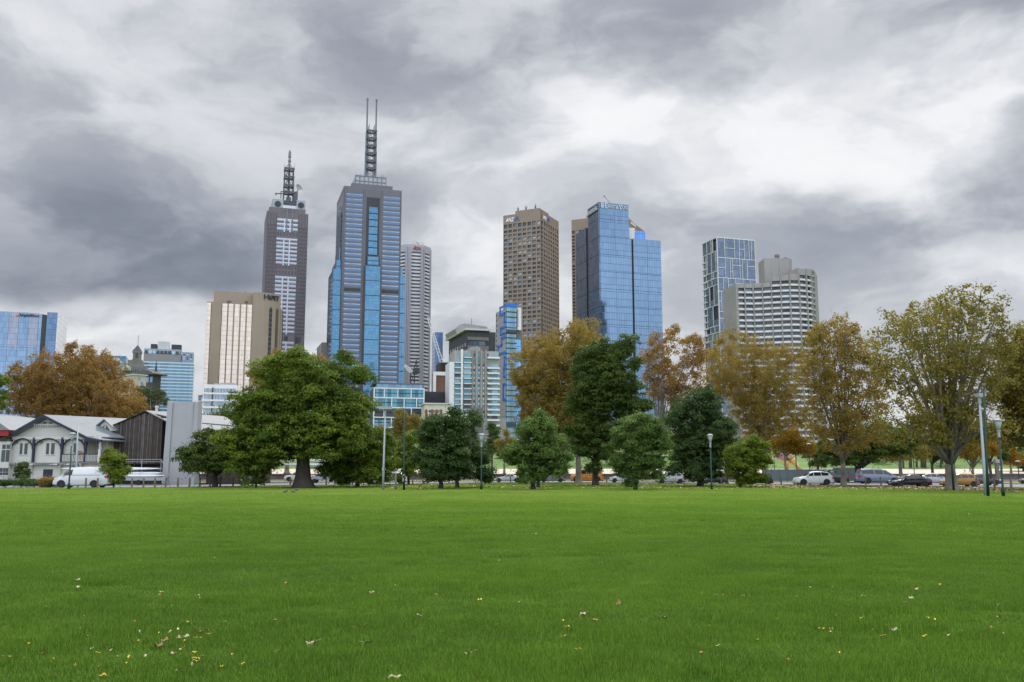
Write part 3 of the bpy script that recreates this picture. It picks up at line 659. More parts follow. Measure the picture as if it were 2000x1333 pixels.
q.tube([(-5, u0 + 1, ztop1 + .9), (-5, u1 - 1, ztop1 + .9)], .1, 4)
for k in range(3): q.lathe([(.2, 0), (1.0, .3), (1.1, .35)], (-4.3, u1 - .6 - k * 1.6, ztop1 - .2 + (k % 2) * 1.2), 10, 'x')
b.part('roof_equipment', q, M_['steel'])
# ---- purple-grey stone tower with lattice mast and dish
b = Bld('office_tower', 'purple grey stone tower with lattice mast and satellite dish on top', 521.5, 412, 760, 72, 517.5, 602.5)
stone = mat('purple_grey_stone', (.150, .128, .138), .6, .10, .1, bump=.05); rib = mat('silver_rib', (.50, .52, .58), .4, .1, .2, metal=.3)
q = MB(); q.box(-b.L, 0, 0, b.R, -1, b.H); b.part('wall', q, stone)
w = Windows(b, [mat('punched_window_granite', (.085, .075, .085), .25, .2, .2)], name='window', limit=60)
fx = lambda x, y=430, o=0: b.hit('R', x, y, o)[0]
def cells(x0, x1, n, y0, y1, nr, fw=.62, fh=.66):
    for r in range(nr):
        for i in range(n):
            ua, ub = fx(x0), fx(x1); p = (ub - ua) / n; z1 = b.z(y0 + (y1 - y0) * r / nr); z0 = b.z(y0 + (y1 - y0) * (r + 1) / nr); h = z1 - z0
            w.add('R', ua + p * (i + (1 - fw) / 2), ua + p * (i + (1 + fw) / 2), z0 + h * (1 - fh), z1, .03)
cells(523, 540, 3, 437, 655, 29); cells(584, 601, 3, 440, 655, 29); cells(541, 583, 7, 452, 462, 1); cells(541, 583, 7, 517, 537, 2)
w.done()
q = MB()   # joints of the stone grid
for x in (523.2, 528.8, 534.5, 540, 584, 589.7, 595.4, 601):
    u = fx(x); b.fbox(q, 'R', u - .25, u + .25, 0, b.H - .5, 0, .35)
b.part('pilaster', q, mat('stone_joint', (.115, .10, .11), .7))
rw = Windows(b, [mat('red_grey_window', (.12, .085, .10), .3, .25, .2), M_['w_mid']], name='ribbon_window', seed=9)
sil = MB()
def ribbon(y0, y1, n):
    ua, ub = fx(541.5), fx(582)
    for k in range(n):
        za = b.z(y0 + (y1 - y0) * k / n); zb = b.z(y0 + (y1 - y0) * (k + 1) / n); h = za - zb
        b.fbox(sil, 'R', ua, ub, zb + h * .62, za, 0, .35); b.fbox(sil, 'R', ua, ub, zb + h * .44, zb + h * .52, 0, .3)
        e = ub - ua
        for c0, c1 in ((.0, .33), (.38, .60), (.65, 1.0)): rw.add('R', ua + e * c0, ua + e * c1, zb + h * .03, zb + h * .62, .06)
    for c in (.355, .625):
        u = ua + (ub - ua) * c; b.fbox(sil, 'R', u - .55, u + .55, b.z(y1), b.z(y0) , 0, .7)
ribbon(463, 517, 7); ribbon(538, 652, 14); ribbon(666, 760, 11); ribbon(425, 451, 3); rw.done()
b.part('spandrel', sil, rib)
q = MB()
for x0, x1, y0, y1 in ((544, 551, 655.5, 664), (553.5, 560.5, 655.5, 664), (563, 570, 655.5, 664), (583, 596, 655, 671)):
    b.fbox(q, 'R', fx(x0), fx(x1), b.z(y1), b.z(y0), 0, .06)
b.part('louvre', q, M_['black'])
# stepped crown
cap = mat('crown_panel', (.33, .36, .38), .5, .08, .2, sz=2.0)
def crown(x0, x1, y1, dep, m, name='crown_block', zb=None, back=24):
    q = MB(); ua, ub = fx(x0, 405, -dep), fx(x1, 405, -dep); zt = b.hit('R', (x0 + x1) / 2, y1, -dep)[1]
    q.box(-back, -dep, ua, ub, zb or b.H - .2, zt); b.part(name, q, m); return ua, ub, zt
crown(526, 597, 407, 1.0, stone)
a0 = crown(532, 553, 389, 2.0, cap); a1 = crown(579, 596.5, 392, 2.0, cap); cc = crown(552.6, 579.4, 392.5, 2.4, mat('crown_dark', (.06, .06, .068), .5)); crown(552.4, 579.6, 402, 1.6, rib)
for (ua, ub, zt) in (a0, a1):
    q = MB(); c = (ua + ub) / 2; q.lathe([(2.6, 0), (2.6, .5)], (-2.0, c, zt - 4.4), 20, 'x'); b.part('round_louvre', q, M_['black'])
    q = MB(); q.box(-2.0, -1.7, c - 3.4, c + 3.4, zt - 12.0, zt - 8.2); b.part('louvre', q, M_['black'])
q = MB()
for t in (.3, .7):
    u = cc[0] + (cc[1] - cc[0]) * t; q.box(-1.6, .4, u - .6, u + .6, b.z(450), b.z(404))
b.part('mullion', q, mat('crown_mullion', (.16, .17, .19), .5))
# lattice mast
dm = -10; uc = fx(564.3, 350, dm); zb = cc[2] - .5; pz = lambda y: b.hit('R', 565, y, dm)[1]
q = MB(); hw = 3.6
for s1 in (-1, 1):
    for s2 in (-1, 1): q.tube([(dm + s1 * hw, uc + s2 * (hw + .5), zb), (dm + s1 * hw * .85, uc + s2 * hw, pz(330))], .42, 6)
lv = [pz(y) for y in (378, 364.5, 348, 332)]
for zz in lv:
    for dd in (-1, 1):
        q.box(dm + dd * hw - .4, dm + dd * hw + .4, uc - hw - .8, uc + hw + .8, zz - .9, zz + .9)
        q.box(dm - hw, dm + hw, uc + dd * hw - .4, uc + dd * hw + .4, zz - .9, zz + .9)
for za, zb_ in zip(lv[:-1], lv[1:]):
    for dd in (-1, 1):
        q.tube([(dm + dd * hw, uc - hw, za), (dm + dd * hw, uc, zb_)], .22, 5); q.tube([(dm + dd * hw, uc + hw, za), (dm + dd * hw, uc, zb_)], .22, 5)
q.tube([(dm, uc, zb), (dm, uc, pz(332))], .9, 8)
b.part('lattice_mast', q, M_['mast'])
q = MB(); q.tube([(dm, uc, pz(332)), (dm, uc, pz(308))], [.95, .8], 10); q.tube([(dm, uc, pz(308)), (dm, uc, pz(297))], [1.3, 1.05], 10); q.tube([(dm, uc, pz(297)), (dm, uc, pz(293.5))], .5, 8); q.tube([(dm, uc, pz(317)), (dm, uc, pz(313))], 1.25, 10)
for s1 in (-1, 1):
    for s2 in (-1, 1): q.tube([(dm + s1 * hw * .85, uc + s2 * hw, pz(331)), (dm, uc, pz(319))], .16, 5); q.tube([(dm + s1 * hw, uc + s2 * (hw + .6), pz(335)), (dm + s1 * hw, uc + s2 * (hw + .6), pz(322))], .1, 4)
b.part('spire', q, mat('spire_grey', (.17, .17, .19), .6))
dc = Vector((dm + 2, fx(582.5, 369, dm), pz(368.5))); ax = Vector((.75, .55, .4)).normalized()
q = MB(); q.lathe([(.3, 0), (2.0, .35), (3.2, .95), (3.6, 1.5), (3.45, 1.45), (2.0, .55), (.3, .25)], (0, 0, 0), 20, 'z')
rot = ax.to_track_quat('Z', 'Y').to_matrix(); q.v = [tuple(dc + rot @ Vector(p)) for p in q.v]
q.tube([dc, (dm, dc.y - 2, dc.z - 5), (dm, dc.y - 2, cc[2])], .45, 6); b.part('satellite_dish', q, mat('dish_grey', (.26, .29, .29), .6), smooth=False)
q = MB(); q.box(dm - 3, dm + 4, fx(574, 380, dm), fx(581, 380, dm), cc[2] - .5, pz(376)); q.box(dm, dm + 5, uc - 2, uc + 2, cc[2], cc[2] + 4); q.tube([(dm + 4, fx(537, 384, dm), pz(383.5)), (dm + 4, uc, pz(382))], .5, 5); q.tube([(dm + 4, fx(538, 384, dm), pz(387)), (dm + 4, fx(538, 384, dm), pz(382))], .5, 5); q.tube([(dm + 4, fx(548, 384, dm), pz(392)), (dm + 4, fx(548, 384, dm), pz(378))], .4, 5); q.tube([(dm + 4, fx(548, 379, dm), pz(379)), (dm + 4, uc, pz(376))], .4, 5)
b.part('roof_equipment', q, M_['mast'])
# ---- octagonal white tower
b = Bld('office_tower', 'white grey octagonal tower with curved ribbon windows and red lettering', 796, 477, 740, 74, L=10, rx=826.5)
c = b.R; l = c * .62
b.frame('D', (0, c), (-l, c + l)); b.frame('C', (-l, -l), (0, 0))
aon = mat('ribbed_white_panel', (.42, .41, .44), .6, .06, .2, sz=1.1); aon2 = mat('white_spandrel', (.62, .62, .65), .55, .05, .3)
q = MB(); q.prism([(-l, -l), (0, 0), (0, c), (-l, c + l), (-l - c, c + l), (-2 * l - c, c), (-2 * l - c, 0), (-l - c, -l)], 2, -1, b.H); b.part('wall', q, aon)
w = Windows(b, [mat('dark_ribbon_glass', (.05, .05, .058), .2, .3, .3), M_['w_dark'], M_['w_blue']], name='ribbon_window', seed=4)  # first pane tone is near black, used alone on two faces
spC = []; pit = (b.z(491) - b.z(755)) / 38
for f, s0, s1 in (('R', .27, .85), ('D', .20, .82), ('C', .2, .8)):
    wd = c if f == 'R' else l * 1.414; z = b.z(491); k = 0
    while z > 10:
        u0, u1 = wd * s0, wd * s1
        if k != 16: w.add(f, u0, u1, z - pit * .55, z, .04, 0 if f != 'D' else None)
        n = 6; sp = MB()
        for i in range(n):   # spandrel lip, curved out at mid span
            a0, a1 = u0 + (u1 - u0) * i / n, u0 + (u1 - u0) * (i + 1) / n; bul = .9 * math.sin(math.pi * (i + .5) / n)
            b.fbox(sp, f, a0, a1, z - pit * .98 - bul * .35, z - pit * .55, 0, .25 + bul * .6)
        (b.part('spandrel', sp, aon2) if f != 'C' else spC.append(sp)); z -= pit; k += 1
w.done(); qq = MB()
for s_ in spC: n0 = len(qq.v); qq.v += s_.v; qq.f += [tuple(i + n0 for i in f_) for f_ in s_.f]; qq.m += s_.m
b.part('spandrel', qq, aon2)['kind'] = 'stuff'
q = MB()
for f in 'RDC':
    wd = c if f == 'R' else l * 1.414
    for t in (.05, .14, .9, .97): b.fbox(q, f, wd * t - .35, wd * t + .35, 0, b.H - 2, 0, .7)
b.part('pilaster', q, aon)
q = MB(); q.box(-l - c + 4, -12, -6, c + 3, b.H - .5, b.H + 5.2); b.part('plant_room', q, M_['pale'])
q = MB(); q.tube([(-3, c * .75, b.H), (-3, c * .75, b.H + 1.6), (-3, c * .6, b.H + 2.6)], .25, 5); b.part('davit_arm', q, M_['mast'])
u, z = b.hit('R', 806, 487.5); u2 = b.hit('R', 821.5, 487.5)[0]
b.text('R', 'A', u, z - .3, 3.6, M_['sign_r'], .5, shear=.25, fit=(u2 - u) * .42); b.text('R', 'ON', u + (u2 - u) * .40, z - .3, 2.9, M_['sign_r'], .5, shear=.1, fit=(u2 - u) * .6)
# ---- brown hotel slab with gold glass strips
b = Bld('hotel_tower', 'tan brown hotel with pale gold glass strips and dark lettering on a curved corner', 404.5, 589, 560, 72, L=30, rx=493.5)
tan = mat('tan_precast', (.31, .245, .19), .85, .06, .1, streak=.10); gold = curtain('gold_glass', (.60, .50, .42), 3.0, 3.0, .05, (.34, .26, .2), .75, .14, .10, .015, vlw=.02); dkb = mat('bronze_fin', (.10, .075, .06), .6, .1, .3)
q = MB(); q.box(-b.L, -.6, 0, b.R, -1, b.H); b.part('wall', q, tan)
for x0, x1, name, m, d in ((404.6, 412.4, 'glass_panel', gold, .25), (434.6, 444.8, 'glass_panel', gold, .3), (446.9, 456.5, 'glass_panel', gold, .3), (459.1, 468.5, 'glass_panel', gold, .3), (471.7, 480.6, 'glass_panel', gold, .3), (483.6, 492.8, 'glass_panel', gold, .3), (413.6, 433.4, 'pier', tan, .9),
                           (445.0, 446.7, 'fin', dkb, .8), (456.7, 458.9, 'fin', tan, .8), (468.7, 471.5, 'fin', tan, .8), (480.8, 483.4, 'fin', tan, .8)):
    q = MB(); u0, u1 = b.hit('R', x0, 592)[0], b.hit('R', x1, 592)[0]; b.fbox(q, 'R', u0, u1, 0, b.H - (.8 if m is gold else .2), -.7 if m is gold else -.75, d); b.part(name, q, m)
q = MB(); u0 = b.hit('R', 418, 568, -6)[0]; u1 = b.hit('R', 495.5, 573, -6)[0]; zt = b.hit('R', 418, 568, -6)[1]; q.box(-b.L + 2, -6, u0, u1, b.H - 1, zt); b.part('penthouse', q, tan)
q = MB(); ua, ub = b.hit('R', 443.5, 586)[0], b.hit('R', 452, 586)[0]; q.box(-6, -5.6, ua, ub, b.H, b.H + 2.0); ua, ub = b.hit('R', 479, 587)[0], b.hit('R', 484.5, 587)[0]; q.box(-6, -5.7, ua, ub, b.H - .1, b.H + 2.4); b.part('louvre', q, dkb)
u0 = b.hit('R', 494.5, 575, 1)[0]; zt = b.hit('R', 495, 571, 1)[1]; ue = b.hit('R', 548, 580, -3)[0]; zt = zt
arc = [(1.0, u0), (1.5, u0 + .2 * (ue - u0)), (1.4, u0 + .42 * (ue - u0)), (.6, u0 + .62 * (ue - u0)), (-.9, u0 + .82 * (ue - u0)), (-3, ue)]
q = MB(); q.prism(arc + [(-26, ue), (-26, u0)], 2, -1, zt); b.part('curved_tower', q, tan)
q = MB(); u2 = b.hit('R', 552, 606, -5)[0]; q.box(-22, -5, ue, u2, -1, b.hit('R', 550, 605, -5)[1]); b.part('stair_block', q, tan)
q = MB(); q.box(-24, -6.5, u2, u2 + .6, -1, b.hit('R', 552, 607, -5)[1]); b.part('fin', q, M_['black'])
fi = [b.frame('c%d' % i, arc[i], arc[i + 1]) for i in range(5)]
for f, x0, x1, yt in (('c3', 526.3, 532.0, 600), ('c4', 539, 544.3, 603)):
    u0, z = b.hit(f, x0, yt, .1); u1 = b.hit(f, x1, yt, .1)[0]; q = MB(); c0 = (u0 + u1) / 2; r = (u1 - u0) / 2
    pl = [(u0, 0), (u1, 0)] + [(c0 + r * math.cos(t), z - r + r * math.sin(t)) for t in np.linspace(0, math.pi, 9)]
    q.face([b.pt(f, u, zz, .12) for u, zz in pl]); b.part('slot_window', q, curtain('slot_glass', (.03, .03, .035), 9, 3.0, .25, (.085, .07, .06), .3, .1))
u, z = b.hit('c2', 516, 586, .3)
me_x = [516, 523, 529.5, 536.5]
for ch, x, f in zip('HYATT', (515.5, 521.8, 527.8, 533.0, 538.2), ('c2', 'c2', 'c3', 'c3', 'c3')):
    me, w_ = text_mesh(ch, 3.1 / .72, .2); u, z = b.hit(f, x, 584 + (x - 515) * .17, .4); p0, d, n, l = b.fr[f]
    me.materials.clear(); me.materials.append(M_['sign_k']); o = link('sign_letter', me, b.root)
    o.matrix_local = Matrix.Translation(b.pt(f, u, z, .4)) @ Matrix(((d.x, 0, n.x, 0), (d.y, 0, n.y, 0), (0, 1, 0, 0), (0, 0, 0, 1))) @ Matrix.Diagonal((1.25 if ch != 'T' else 1.0, 1, 1, 1))
q = MB(); q.tube([(-10, b.hit('R', 479, 570, -6)[0], zt - 1), (-10, b.hit('R', 479, 570, -6)[0], zt + 3)], .12, 5); b.part('antenna', q, M_['mast'])
# ---- white gridded glass tower
b = Bld('apartment_tower', 'slim glass apartment tower wrapped in an irregular white grid', 1400, 464, 420, 72, 1372, 1473)
gA = curtain('violet_blue_glass', (.115, .145, .20), 1.3, 3.2, .06, (.10, .12, .17), .72, .08, .35); wf = mat('white_frame', (.60, .61, .62), .5, .05)
q = MB(); q.box(-b.L, -.5, .5, b.R, -1, b.H - 1); b.part('core', q, M_['black'])
rg = random.Random(12)
def mondrian(f, W_, z0, z1, nrow, seed, m, dark=False):
    fr = MB(); rg = random.Random(seed); z = z1; t = .15; cnt = 0; rest = MB()
    while z > z0:
        h = rg.choice((3.2, 6.4, 9.6, 9.6)); u = 0.0
        b.fbox(fr, f, 0, W_, z - t, z + t, -.2, .3)
        while u < W_ - .1:
            w_ = min(rg.choice((1.3, 2.6, 3.9, 3.9, 5.2)), W_ - u)
            if W_ - u - w_ < .9: w_ = W_ - u
            split = h > 4 and rg.random() < .35
            zz = [z, z - h * rg.choice((.33, .5, .67)), z - h] if split else [z, z - h]
            for za, zb in zip(zz[:-1], zz[1:]):
                cnt += 1
                if dark and rg.random() < .22: continue
                tgt = MB() if cnt <= 45 else rest
                b.fbox(tgt, f, u + t * .6, u + w_ - t * .6, zb + t, za - t, -.3, .02)
                if cnt <= 45: b.part('glass_panel', tgt, m)
                if split: b.fbox(fr, f, u, u + w_, zb - t * .8, zb + t * .8, -.2, .25)
            b.fbox(fr, f, u - t * .7, u + t * .7, z - h, z, -.2, .29); u += w_
        z -= h
    b.fbox(fr, f, W_ - t * 1.5, W_, 0, z1, -.2, .32)
    if rest.f: o = b.part('glass_panel', rest, m); o['kind'] = 'stuff'
    b.part('frame', fr, wf)
mondrian('R', b.R, 3, b.H, 20, 5, gA); mondrian('L', b.L, 3, b.H, 20, 8, curtain('grey_teal_glass', (.13, .17, .21), 1.3, 3.2, .06, (.08, .09, .1), .6, .1, .4), True)
q = MB(); z = b.H - 10
while z > 3: b.fbox(q, 'L', b.L - 3.2, b.L + .3, z - .25, z + .25, -2, .6); z -= 3.2
b.part('balcony', q, wf)
q = MB(); q.box(-b.L, .25, -.25, b.R, b.H - .25, b.H + .25); b.part('roof', q, wf)
# ---- curved concrete hotel
D0 = 345.0
hx = [(1438, 359.5), (1454.5, 359.2), (1471.3, 359.0), (1489, 359.8), (1506.6, 361), (1525, 362.2), (1543, 363), (1561.5, 362.8), (1576.3, 361.6), (1586.8, 359.8), (1592, 357.2)]
b = Bld('hotel_tower', 'curved concrete hotel with dark ribbon windows, white sills and a rooftop drum', 1438, 552, D0, 0, L=12, Rr=10)
pts = [b.loc(P(x, 562, D0 * 363 / h)) for x, h in hx]
ny = len(pts) - 1; tops = [550.5] * 4 + [538, 537, 535.5, 524.5, 523.5, 522.5]
con = M_['conc']; wht = mat('white_sill', (.62, .62, .61), .6, .05, .5, streak=.08); drk = glass('hotel_glass', (.085, .088, .095), .3, .1)
wall = MB(); sills = {}; wn = Windows(b, [drk, M_['w_dark'], M_['w_mid']], name='window', limit=100, seed=6); pit = (P(1500, 562, D0).z - P(1500, 573.1, D0).z)
ztl = P(1438, 562.0, D0 * 363 / 359.5).z + .1
for i in range(ny):
    p0, p1 = pts[i], pts[i + 1]; k = 'k%d' % i; l = b.frame(k, (p0.x, p0.y), (p1.x, p1.y)); zt = P(hx[i][0], tops[i], D0).z
    b.fbox(wall, k, 0, l, 0, zt, -6, -1.6); b.fbox(wall, k, -.2, .2, 0, zt, -1.6, .12)
    z = ztl - 0.2
    while z + pit < zt - .6: z += pit
    b.fbox(wall, k, .3, l - .3, z + .05, zt - .003, -1.6, 0)
    while z > 2:
        wn.add(k, .3, l - .3, z - pit * .50, z, -.9)
        b.fbox(wall, k, .3, l - .3, z - pit, z - pit * .86, -1.6, .05)
        s = [b.pt(k, u, zz, d) for zz, d in ((z - pit * .86, .0), (z - pit * .5, -.75)) for u in (.2, l - .2)]
        sills.setdefault(round(z / pit), MB()).face([s[0], s[1], s[3], s[2]]); z -= pit
e = pts[-1]; l = b.frame('ke', (e.x, e.y), tuple(b.loc(P(1597, 562, D0 * 1.05)).xy)); b.fbox(wall, 'ke', 0, l, 0, P(1592, 521.5, D0).z, -5, 0)
lft = b.loc(P(1412.5, 565.5, D0 * 1.045)); l = b.frame('ks', (lft.x, lft.y), (pts[0].x, pts[0].y)); b.fbox(wall, 'ks', 0, l, 0, P(1438, 551.5, D0).z, -.8, 0)
b.fbox(wall, 'ks', l - 3, l, 0, P(1438, 551.3, D0).z, .0, .3)
for i in range(ny): b.fbox(wall, 'k%d' % i, 0, b.fr['k%d' % i][3], 0, P(1438, 553, D0).z, -16, -6.0)
b.part('wall', wall, con); [b.part('sill', q, wht) for q in sills.values()]; wn.done()
cx = b.loc(P(1525, 530, D0 + 14)); q = MB(); rad = 21.5 * (D0 + 14) / 1782; zd = P(1525, 509.5, D0 + 14).z; xl = b.loc(P(1487.5, 530, D0 + 14)).x
prof = [(cx.x + rad * math.cos(t), cx.y + rad * math.sin(t)) for t in np.linspace(-math.pi / 2, math.pi / 2, 16)]
q.prism([(xl, cx.y - rad)] + prof + [(xl, cx.y + rad)], 2, 50, zd); b.part('rooftop_drum', q, con)
q = MB(); c = b.loc(P(1517.5, 500, D0 + 14)); q.lathe([(.85, zd - 1), (.85, P(1517, 502, D0 + 14).z), (1.0, P(1517, 502, D0 + 14).z), (1.0, P(1517, 498.5, D0 + 14).z)], (c.x, c.y, 0), 14); b.part('chimney', q, M_['conc_d'])
q = MB(); c = b.loc(P(1531, 507, D0 + 14)); q.tube([(c.x - 1.5, c.y, zd), (c.x + .5, c.y, zd + 1.1), (c.x + 3, c.y, zd + .2)], .35, 6); q.box(c.x - .4, c.x + 2, c.y, c.y + 1.5, zd, zd + .8); b.part('roof_equipment', q, M_['mast'])
q = MB(); a = b.loc(P(1536, 536, D0 + 7)); e2 = b.loc(P(1562, 536, D0 + 7)); za, zb = P(1536, 537, D0 + 7).z, P(1553, 523.5, D0 + 7).z
q.prism([(a.x, 60), (e2.x, 60), (e2.x, zb), (b.loc(P(1553, 523, D0 + 7)).x, zb), (a.x, za)], 1, a.y, a.y + 3); b.part('parapet', q, con)
# ---- slim tower with blue ribbon
b = Bld('apartment_tower', 'narrow grey apartment tower with bright blue zigzag ribbon and teal glass', 989, 597, 390, 68, 968.5, 1008.5)
grp = mat('grey_concrete_panel', (.30, .30, .32), .8, .1, .2, streak=.15, sz=3.1); rib_b = mat('blue_ribbon', (.02, .14, .52), .4, .05)
q = MB(); q.box(-b.L, -.4, .0, b.R, -1, b.H - 1.2); b.part('wall', q, grp)
pit = b.z(606) - b.z(616.1); z = b.z(600); k = 0; tg = curtain('teal_glass', (.15, .26, .30), 1.05, 40, .05, (.04, .06, .07), .5, .1, .5); slab = MB(); blue = MB()
while z > 2:
    q = MB(); b.fbox(q, 'R', .15, b.R - .15, z - pit * .84, z, -.5, .1); b.part('window', q, tg)
    isb = k in (0, 3, 4, 10, 11, 13, 15, 18, 23)
    b.fbox(blue if isb else slab, 'R', -.1, b.R + .1, z + (0 if k else .0), z + (pit * .16 if k else 1.6), -.5, .5); 
    z -= pit; k += 1
b.part('floor_slab', slab, M_['black'])
def zig(us):
    for (u0, y0), (u1, y1) in zip(us[:-1], us[1:]):
        za, zb = b.z(y0), b.z(y1); a0, a1 = sorted((u0 * b.L, u1 * b.L))
        b.fbox(blue, 'L', a0 - .45, a1 + .45, min(za, zb) - .45, max(za, zb) + .45, 0, .35)
for pl in ([(0, 597), (.55, 597), (.55, 611), (.15, 611), (.15, 628), (0, 628)], [(0, 637.5), (.5, 637.5), (.5, 650), (.2, 650), (.05, 650)], [(0, 658), (.4, 658), (.4, 672), (.75, 672), (.75, 688), (0, 688)], [(0, 697), (.15, 697), (.15, 712), (0, 712)], [(0, 718), (.2, 718), (.2, 735), (0, 735)], [(0, 750), (.25, 750), (.25, 780), (0, 780)]): zig(pl)
b.part('ribbon', blue, rib_b)
w = Windows(b, [M_['w_dark']], limit=40)
for r in range(22): w.add('L', b.L * .9, b.L * .97, b.z(612 + 10 * r), b.z(606 + 10 * r), .04)
w.done()
q = MB(); uf = b.hit('R', 1018.5, 600)[0]; z0, z1 = b.z(643), b.z(599.5)
q.box(-1.2, -.2, b.R + .6, uf, z1 - 1, z1); q.box(-1.2, -.2, b.R + .6, uf, z0, z0 + 1); q.box(-1.3, -.1, uf - 1.4, uf, z0 - .1, z1 + .1); b.part('sign_frame', q, M_['white'], label='white square frame standing out at the side')
q = MB(); u1 = b.hit('R', 1019, 662)[0]; q.box(-8, -1, b.R + .3, u1, -1, b.z(661)); b.part('glass_annex', q, curtain('blue_annex_glass', (.14, .34, .58), 1.1, 3.1, .08, (.08, .16, .28), .7, .08, .2))
q = MB(); q.box(-2, -1.3, b.R + .6, b.R + 3, b.z(660), z0); b.part('core', q, M_['conc_d'])
# ---- general block with a grid of windows on its faces
def block(name, label, mx, yt, D, a, lx, rx, wallm, grids, wm, L=None, cat='building', rooff=None, group=None, seed=1, limit=60, dep=.25):
    b = Bld(name, label, mx, yt, D, a, lx, rx, L, cat=cat, group=group)
    q = MB(); q.box(-b.L, 0, 0, b.R, -1, b.H); b.part('wall', q, wallm); w = Windows(b, wm, limit=limit, seed=seed); sl = MB()
    for f, t0, t1, n, y0, y1, rows, fw, fh, slab in grids:
        W_ = b.L if f == 'L' else b.R; z0, z1 = b.z(y0), b.z(y1); h = (z0 - z1) / rows; p = W_ * (t1 - t0) / n
        for r in range(rows):
            for i in range(n):
                u = W_ * t0 + p * i; w.add(f, u + p * (1 - fw) / 2, u + p * (1 + fw) / 2, z0 - h * (r + fh), z0 - h * r, .05)
            if slab: sl = MB(); b.fbox(sl, f, W_ * t0 - .2, W_ * t1 + .2, z0 - h * (r + 1), z0 - h * (r + 1) + h * slab[0], 0, slab[1]); b.part('balcony', sl, slab_m)
    w.done()
    if rooff: q = MB(); q.box(-b.L - rooff, rooff, -rooff, b.R + rooff, b.H, b.H + rooff * .6 + .2); b.part('roof', q, M_['pale'])
    return b
slab_m = M_['white']
# dark office with a pale floating roof
b = block('office_building', 'dark grey office block with pale floating roof slab', 913.5, 647, 420, 72, 877, 968, M_['black'],
          [('L', .05, .95, 7, 668, 745, 6, .5, .55, None), ('R', .05, .62, 4, 666, 674, 1, .97, 1, None)], [M_['w_blue'], M_['w_mid'], M_['w_dark']])
q = MB(); u1 = b.hit('R', 957, 642)[0]; q.box(-b.L - 1, 1.6, -1.6, u1, b.H + .3, b.H + 1.2); b.part('roof', q, M_['pale'])
q = MB(); b.fbox(q, 'R', 0, b.hit('R', 954, 660)[0], b.z(664.5), b.z(658), 0, .5); b.fbox(q, 'R', 0, b.hit('R', 954, 680)[0], b.z(684), b.z(675), 0, .5); b.part('fascia', q, M_['conc_d'])
q = MB(); u0, u1, z0, z1 = b.fq('R', 888, 650, 952, 635.5, -14); q.prism([(u0 + 1.2, b.H), (u1, b.H), (u1, z1 - .8), (u0 + 5, z1 + .3), (u0 + 2.5, z1 - .4), (u0 + .3, b.H + 3)], 0, -34, -14); b.part('penthouse', q, mat('grey_penthouse', (.27, .27, .265), .8, .12, .4, streak=.2))
q = MB(); q.tube([(-15, b.hit('R', 921, 635, -15)[0], z1 - 1), (-15, b.hit('R', 921, 635, -15)[0], z1 + 3)], .12, 5); b.part('antenna', q, M_['mast'])
# white apartment block with balconies
b = Bld('apartment_building', 'white grey apartment block with stacked balconies and teal windows', 887, 683, 340, 78, 878, 974, cat='building')
q = MB(); q.box(-14, 0, 0, b.R, -1, b.H - .3); b.part('wall', q, mat('grey_render', (.33, .32, .30), .85, .1, .2, streak=.15))
fx = lambda x, o=0: b.hit('R', x, 690, o)[0]
q = MB(); b.fbox(q, 'R', fx(877.6), fx(887), 0, b.z(708), -10, .9); b.part('white_wall', q, M_['white'])
q = MB(); b.fbox(q, 'R', fx(899.6), fx(903.2), 0, b.z(683), -.2, 1.6); b.part('fin', q, M_['white'])
w = Windows(b, [M_['w_teal2'], M_['w_teal'], M_['w_dark']], limit=100, seed=3); pnl = MB(); pit = b.z(690) - b.z(700.1)
for r in range(15):
    z = b.z(690) - pit * r
    for x0, x1, yt in ((888, 899, 700), (905.4, 919.5, 683)):
        if 690 + 10.1 * r < yt: continue
        w.add('R', fx(x0), fx(x1), z - pit * .8, z, .05); bal = MB(); rails = MB(); b.fbox(bal, 'R', fx(x0), fx(x1 + .6), z - pit * .98, z - pit * .82, 0, 1.6); bo = b.part('balcony', bal, M_['white']); b.fbox(rails, 'R', fx(x0), fx(x1 + .6), z - pit * .72, z - pit * .66, 1.5, 1.58)
        n = 7
        for i in range(n): u = fx(x0) + (fx(x1 + .6) - fx(x0)) * i / (n - 1); b.fbox(rails, 'R', u - .03, u + .03, z - pit * .82, z - pit * .7, 1.5, 1.56)
        b.part('rail', rails, M_['steel'], bo)
    for x0 in (924.7, 934, 943, 951.5):
        w.add('R', fx(x0), fx(x0 + 3), z - pit * .45, z, .05, 1 if (r + int(x0)) % 3 else 2)
        if r > 1: b.fbox(pnl, 'R', fx(x0), fx(x0 + 3), z - pit * .92, z - pit * .5, 0, .12)
    if r != 1: w.add('R', fx(961), fx(972), z - pit * .62, z, .05); bal = MB(); b.fbox(bal, 'R', fx(951), fx(974.5), z - pit * .98, z - pit * .66, 0, 1.9); b.part('balcony', bal, M_['white'])
w.done(); o = b.part('spandrel_panel', pnl, M_['white']); o['kind'] = 'stuff'
q = MB()
for x0, x1, yt in ((922, 923.6, 677), (928.5, 932.6, 676), (938, 941.5, 683), (947, 949.8, 683)): b.fbox(q, 'R', fx(x0), fx(x1), 0, b.z(yt), 0, .9)
b.part('pier', q, M_['conc'])
q = MB(); q.box(-10, 1.2, fx(921), fx(943), -1, b.z(797)); b.part('lower_block', q, M_['conc_d'])
q = MB(); q.box(-12, .8, fx(943.3), fx(988), -1, b.z(817.5)); b.part('podium', q, M_['conc'])
q = MB(); q.box(-12, -2, fx(920), fx(940), b.H - .3, b.z(676)); b.part('roof_block', q, M_['conc'])
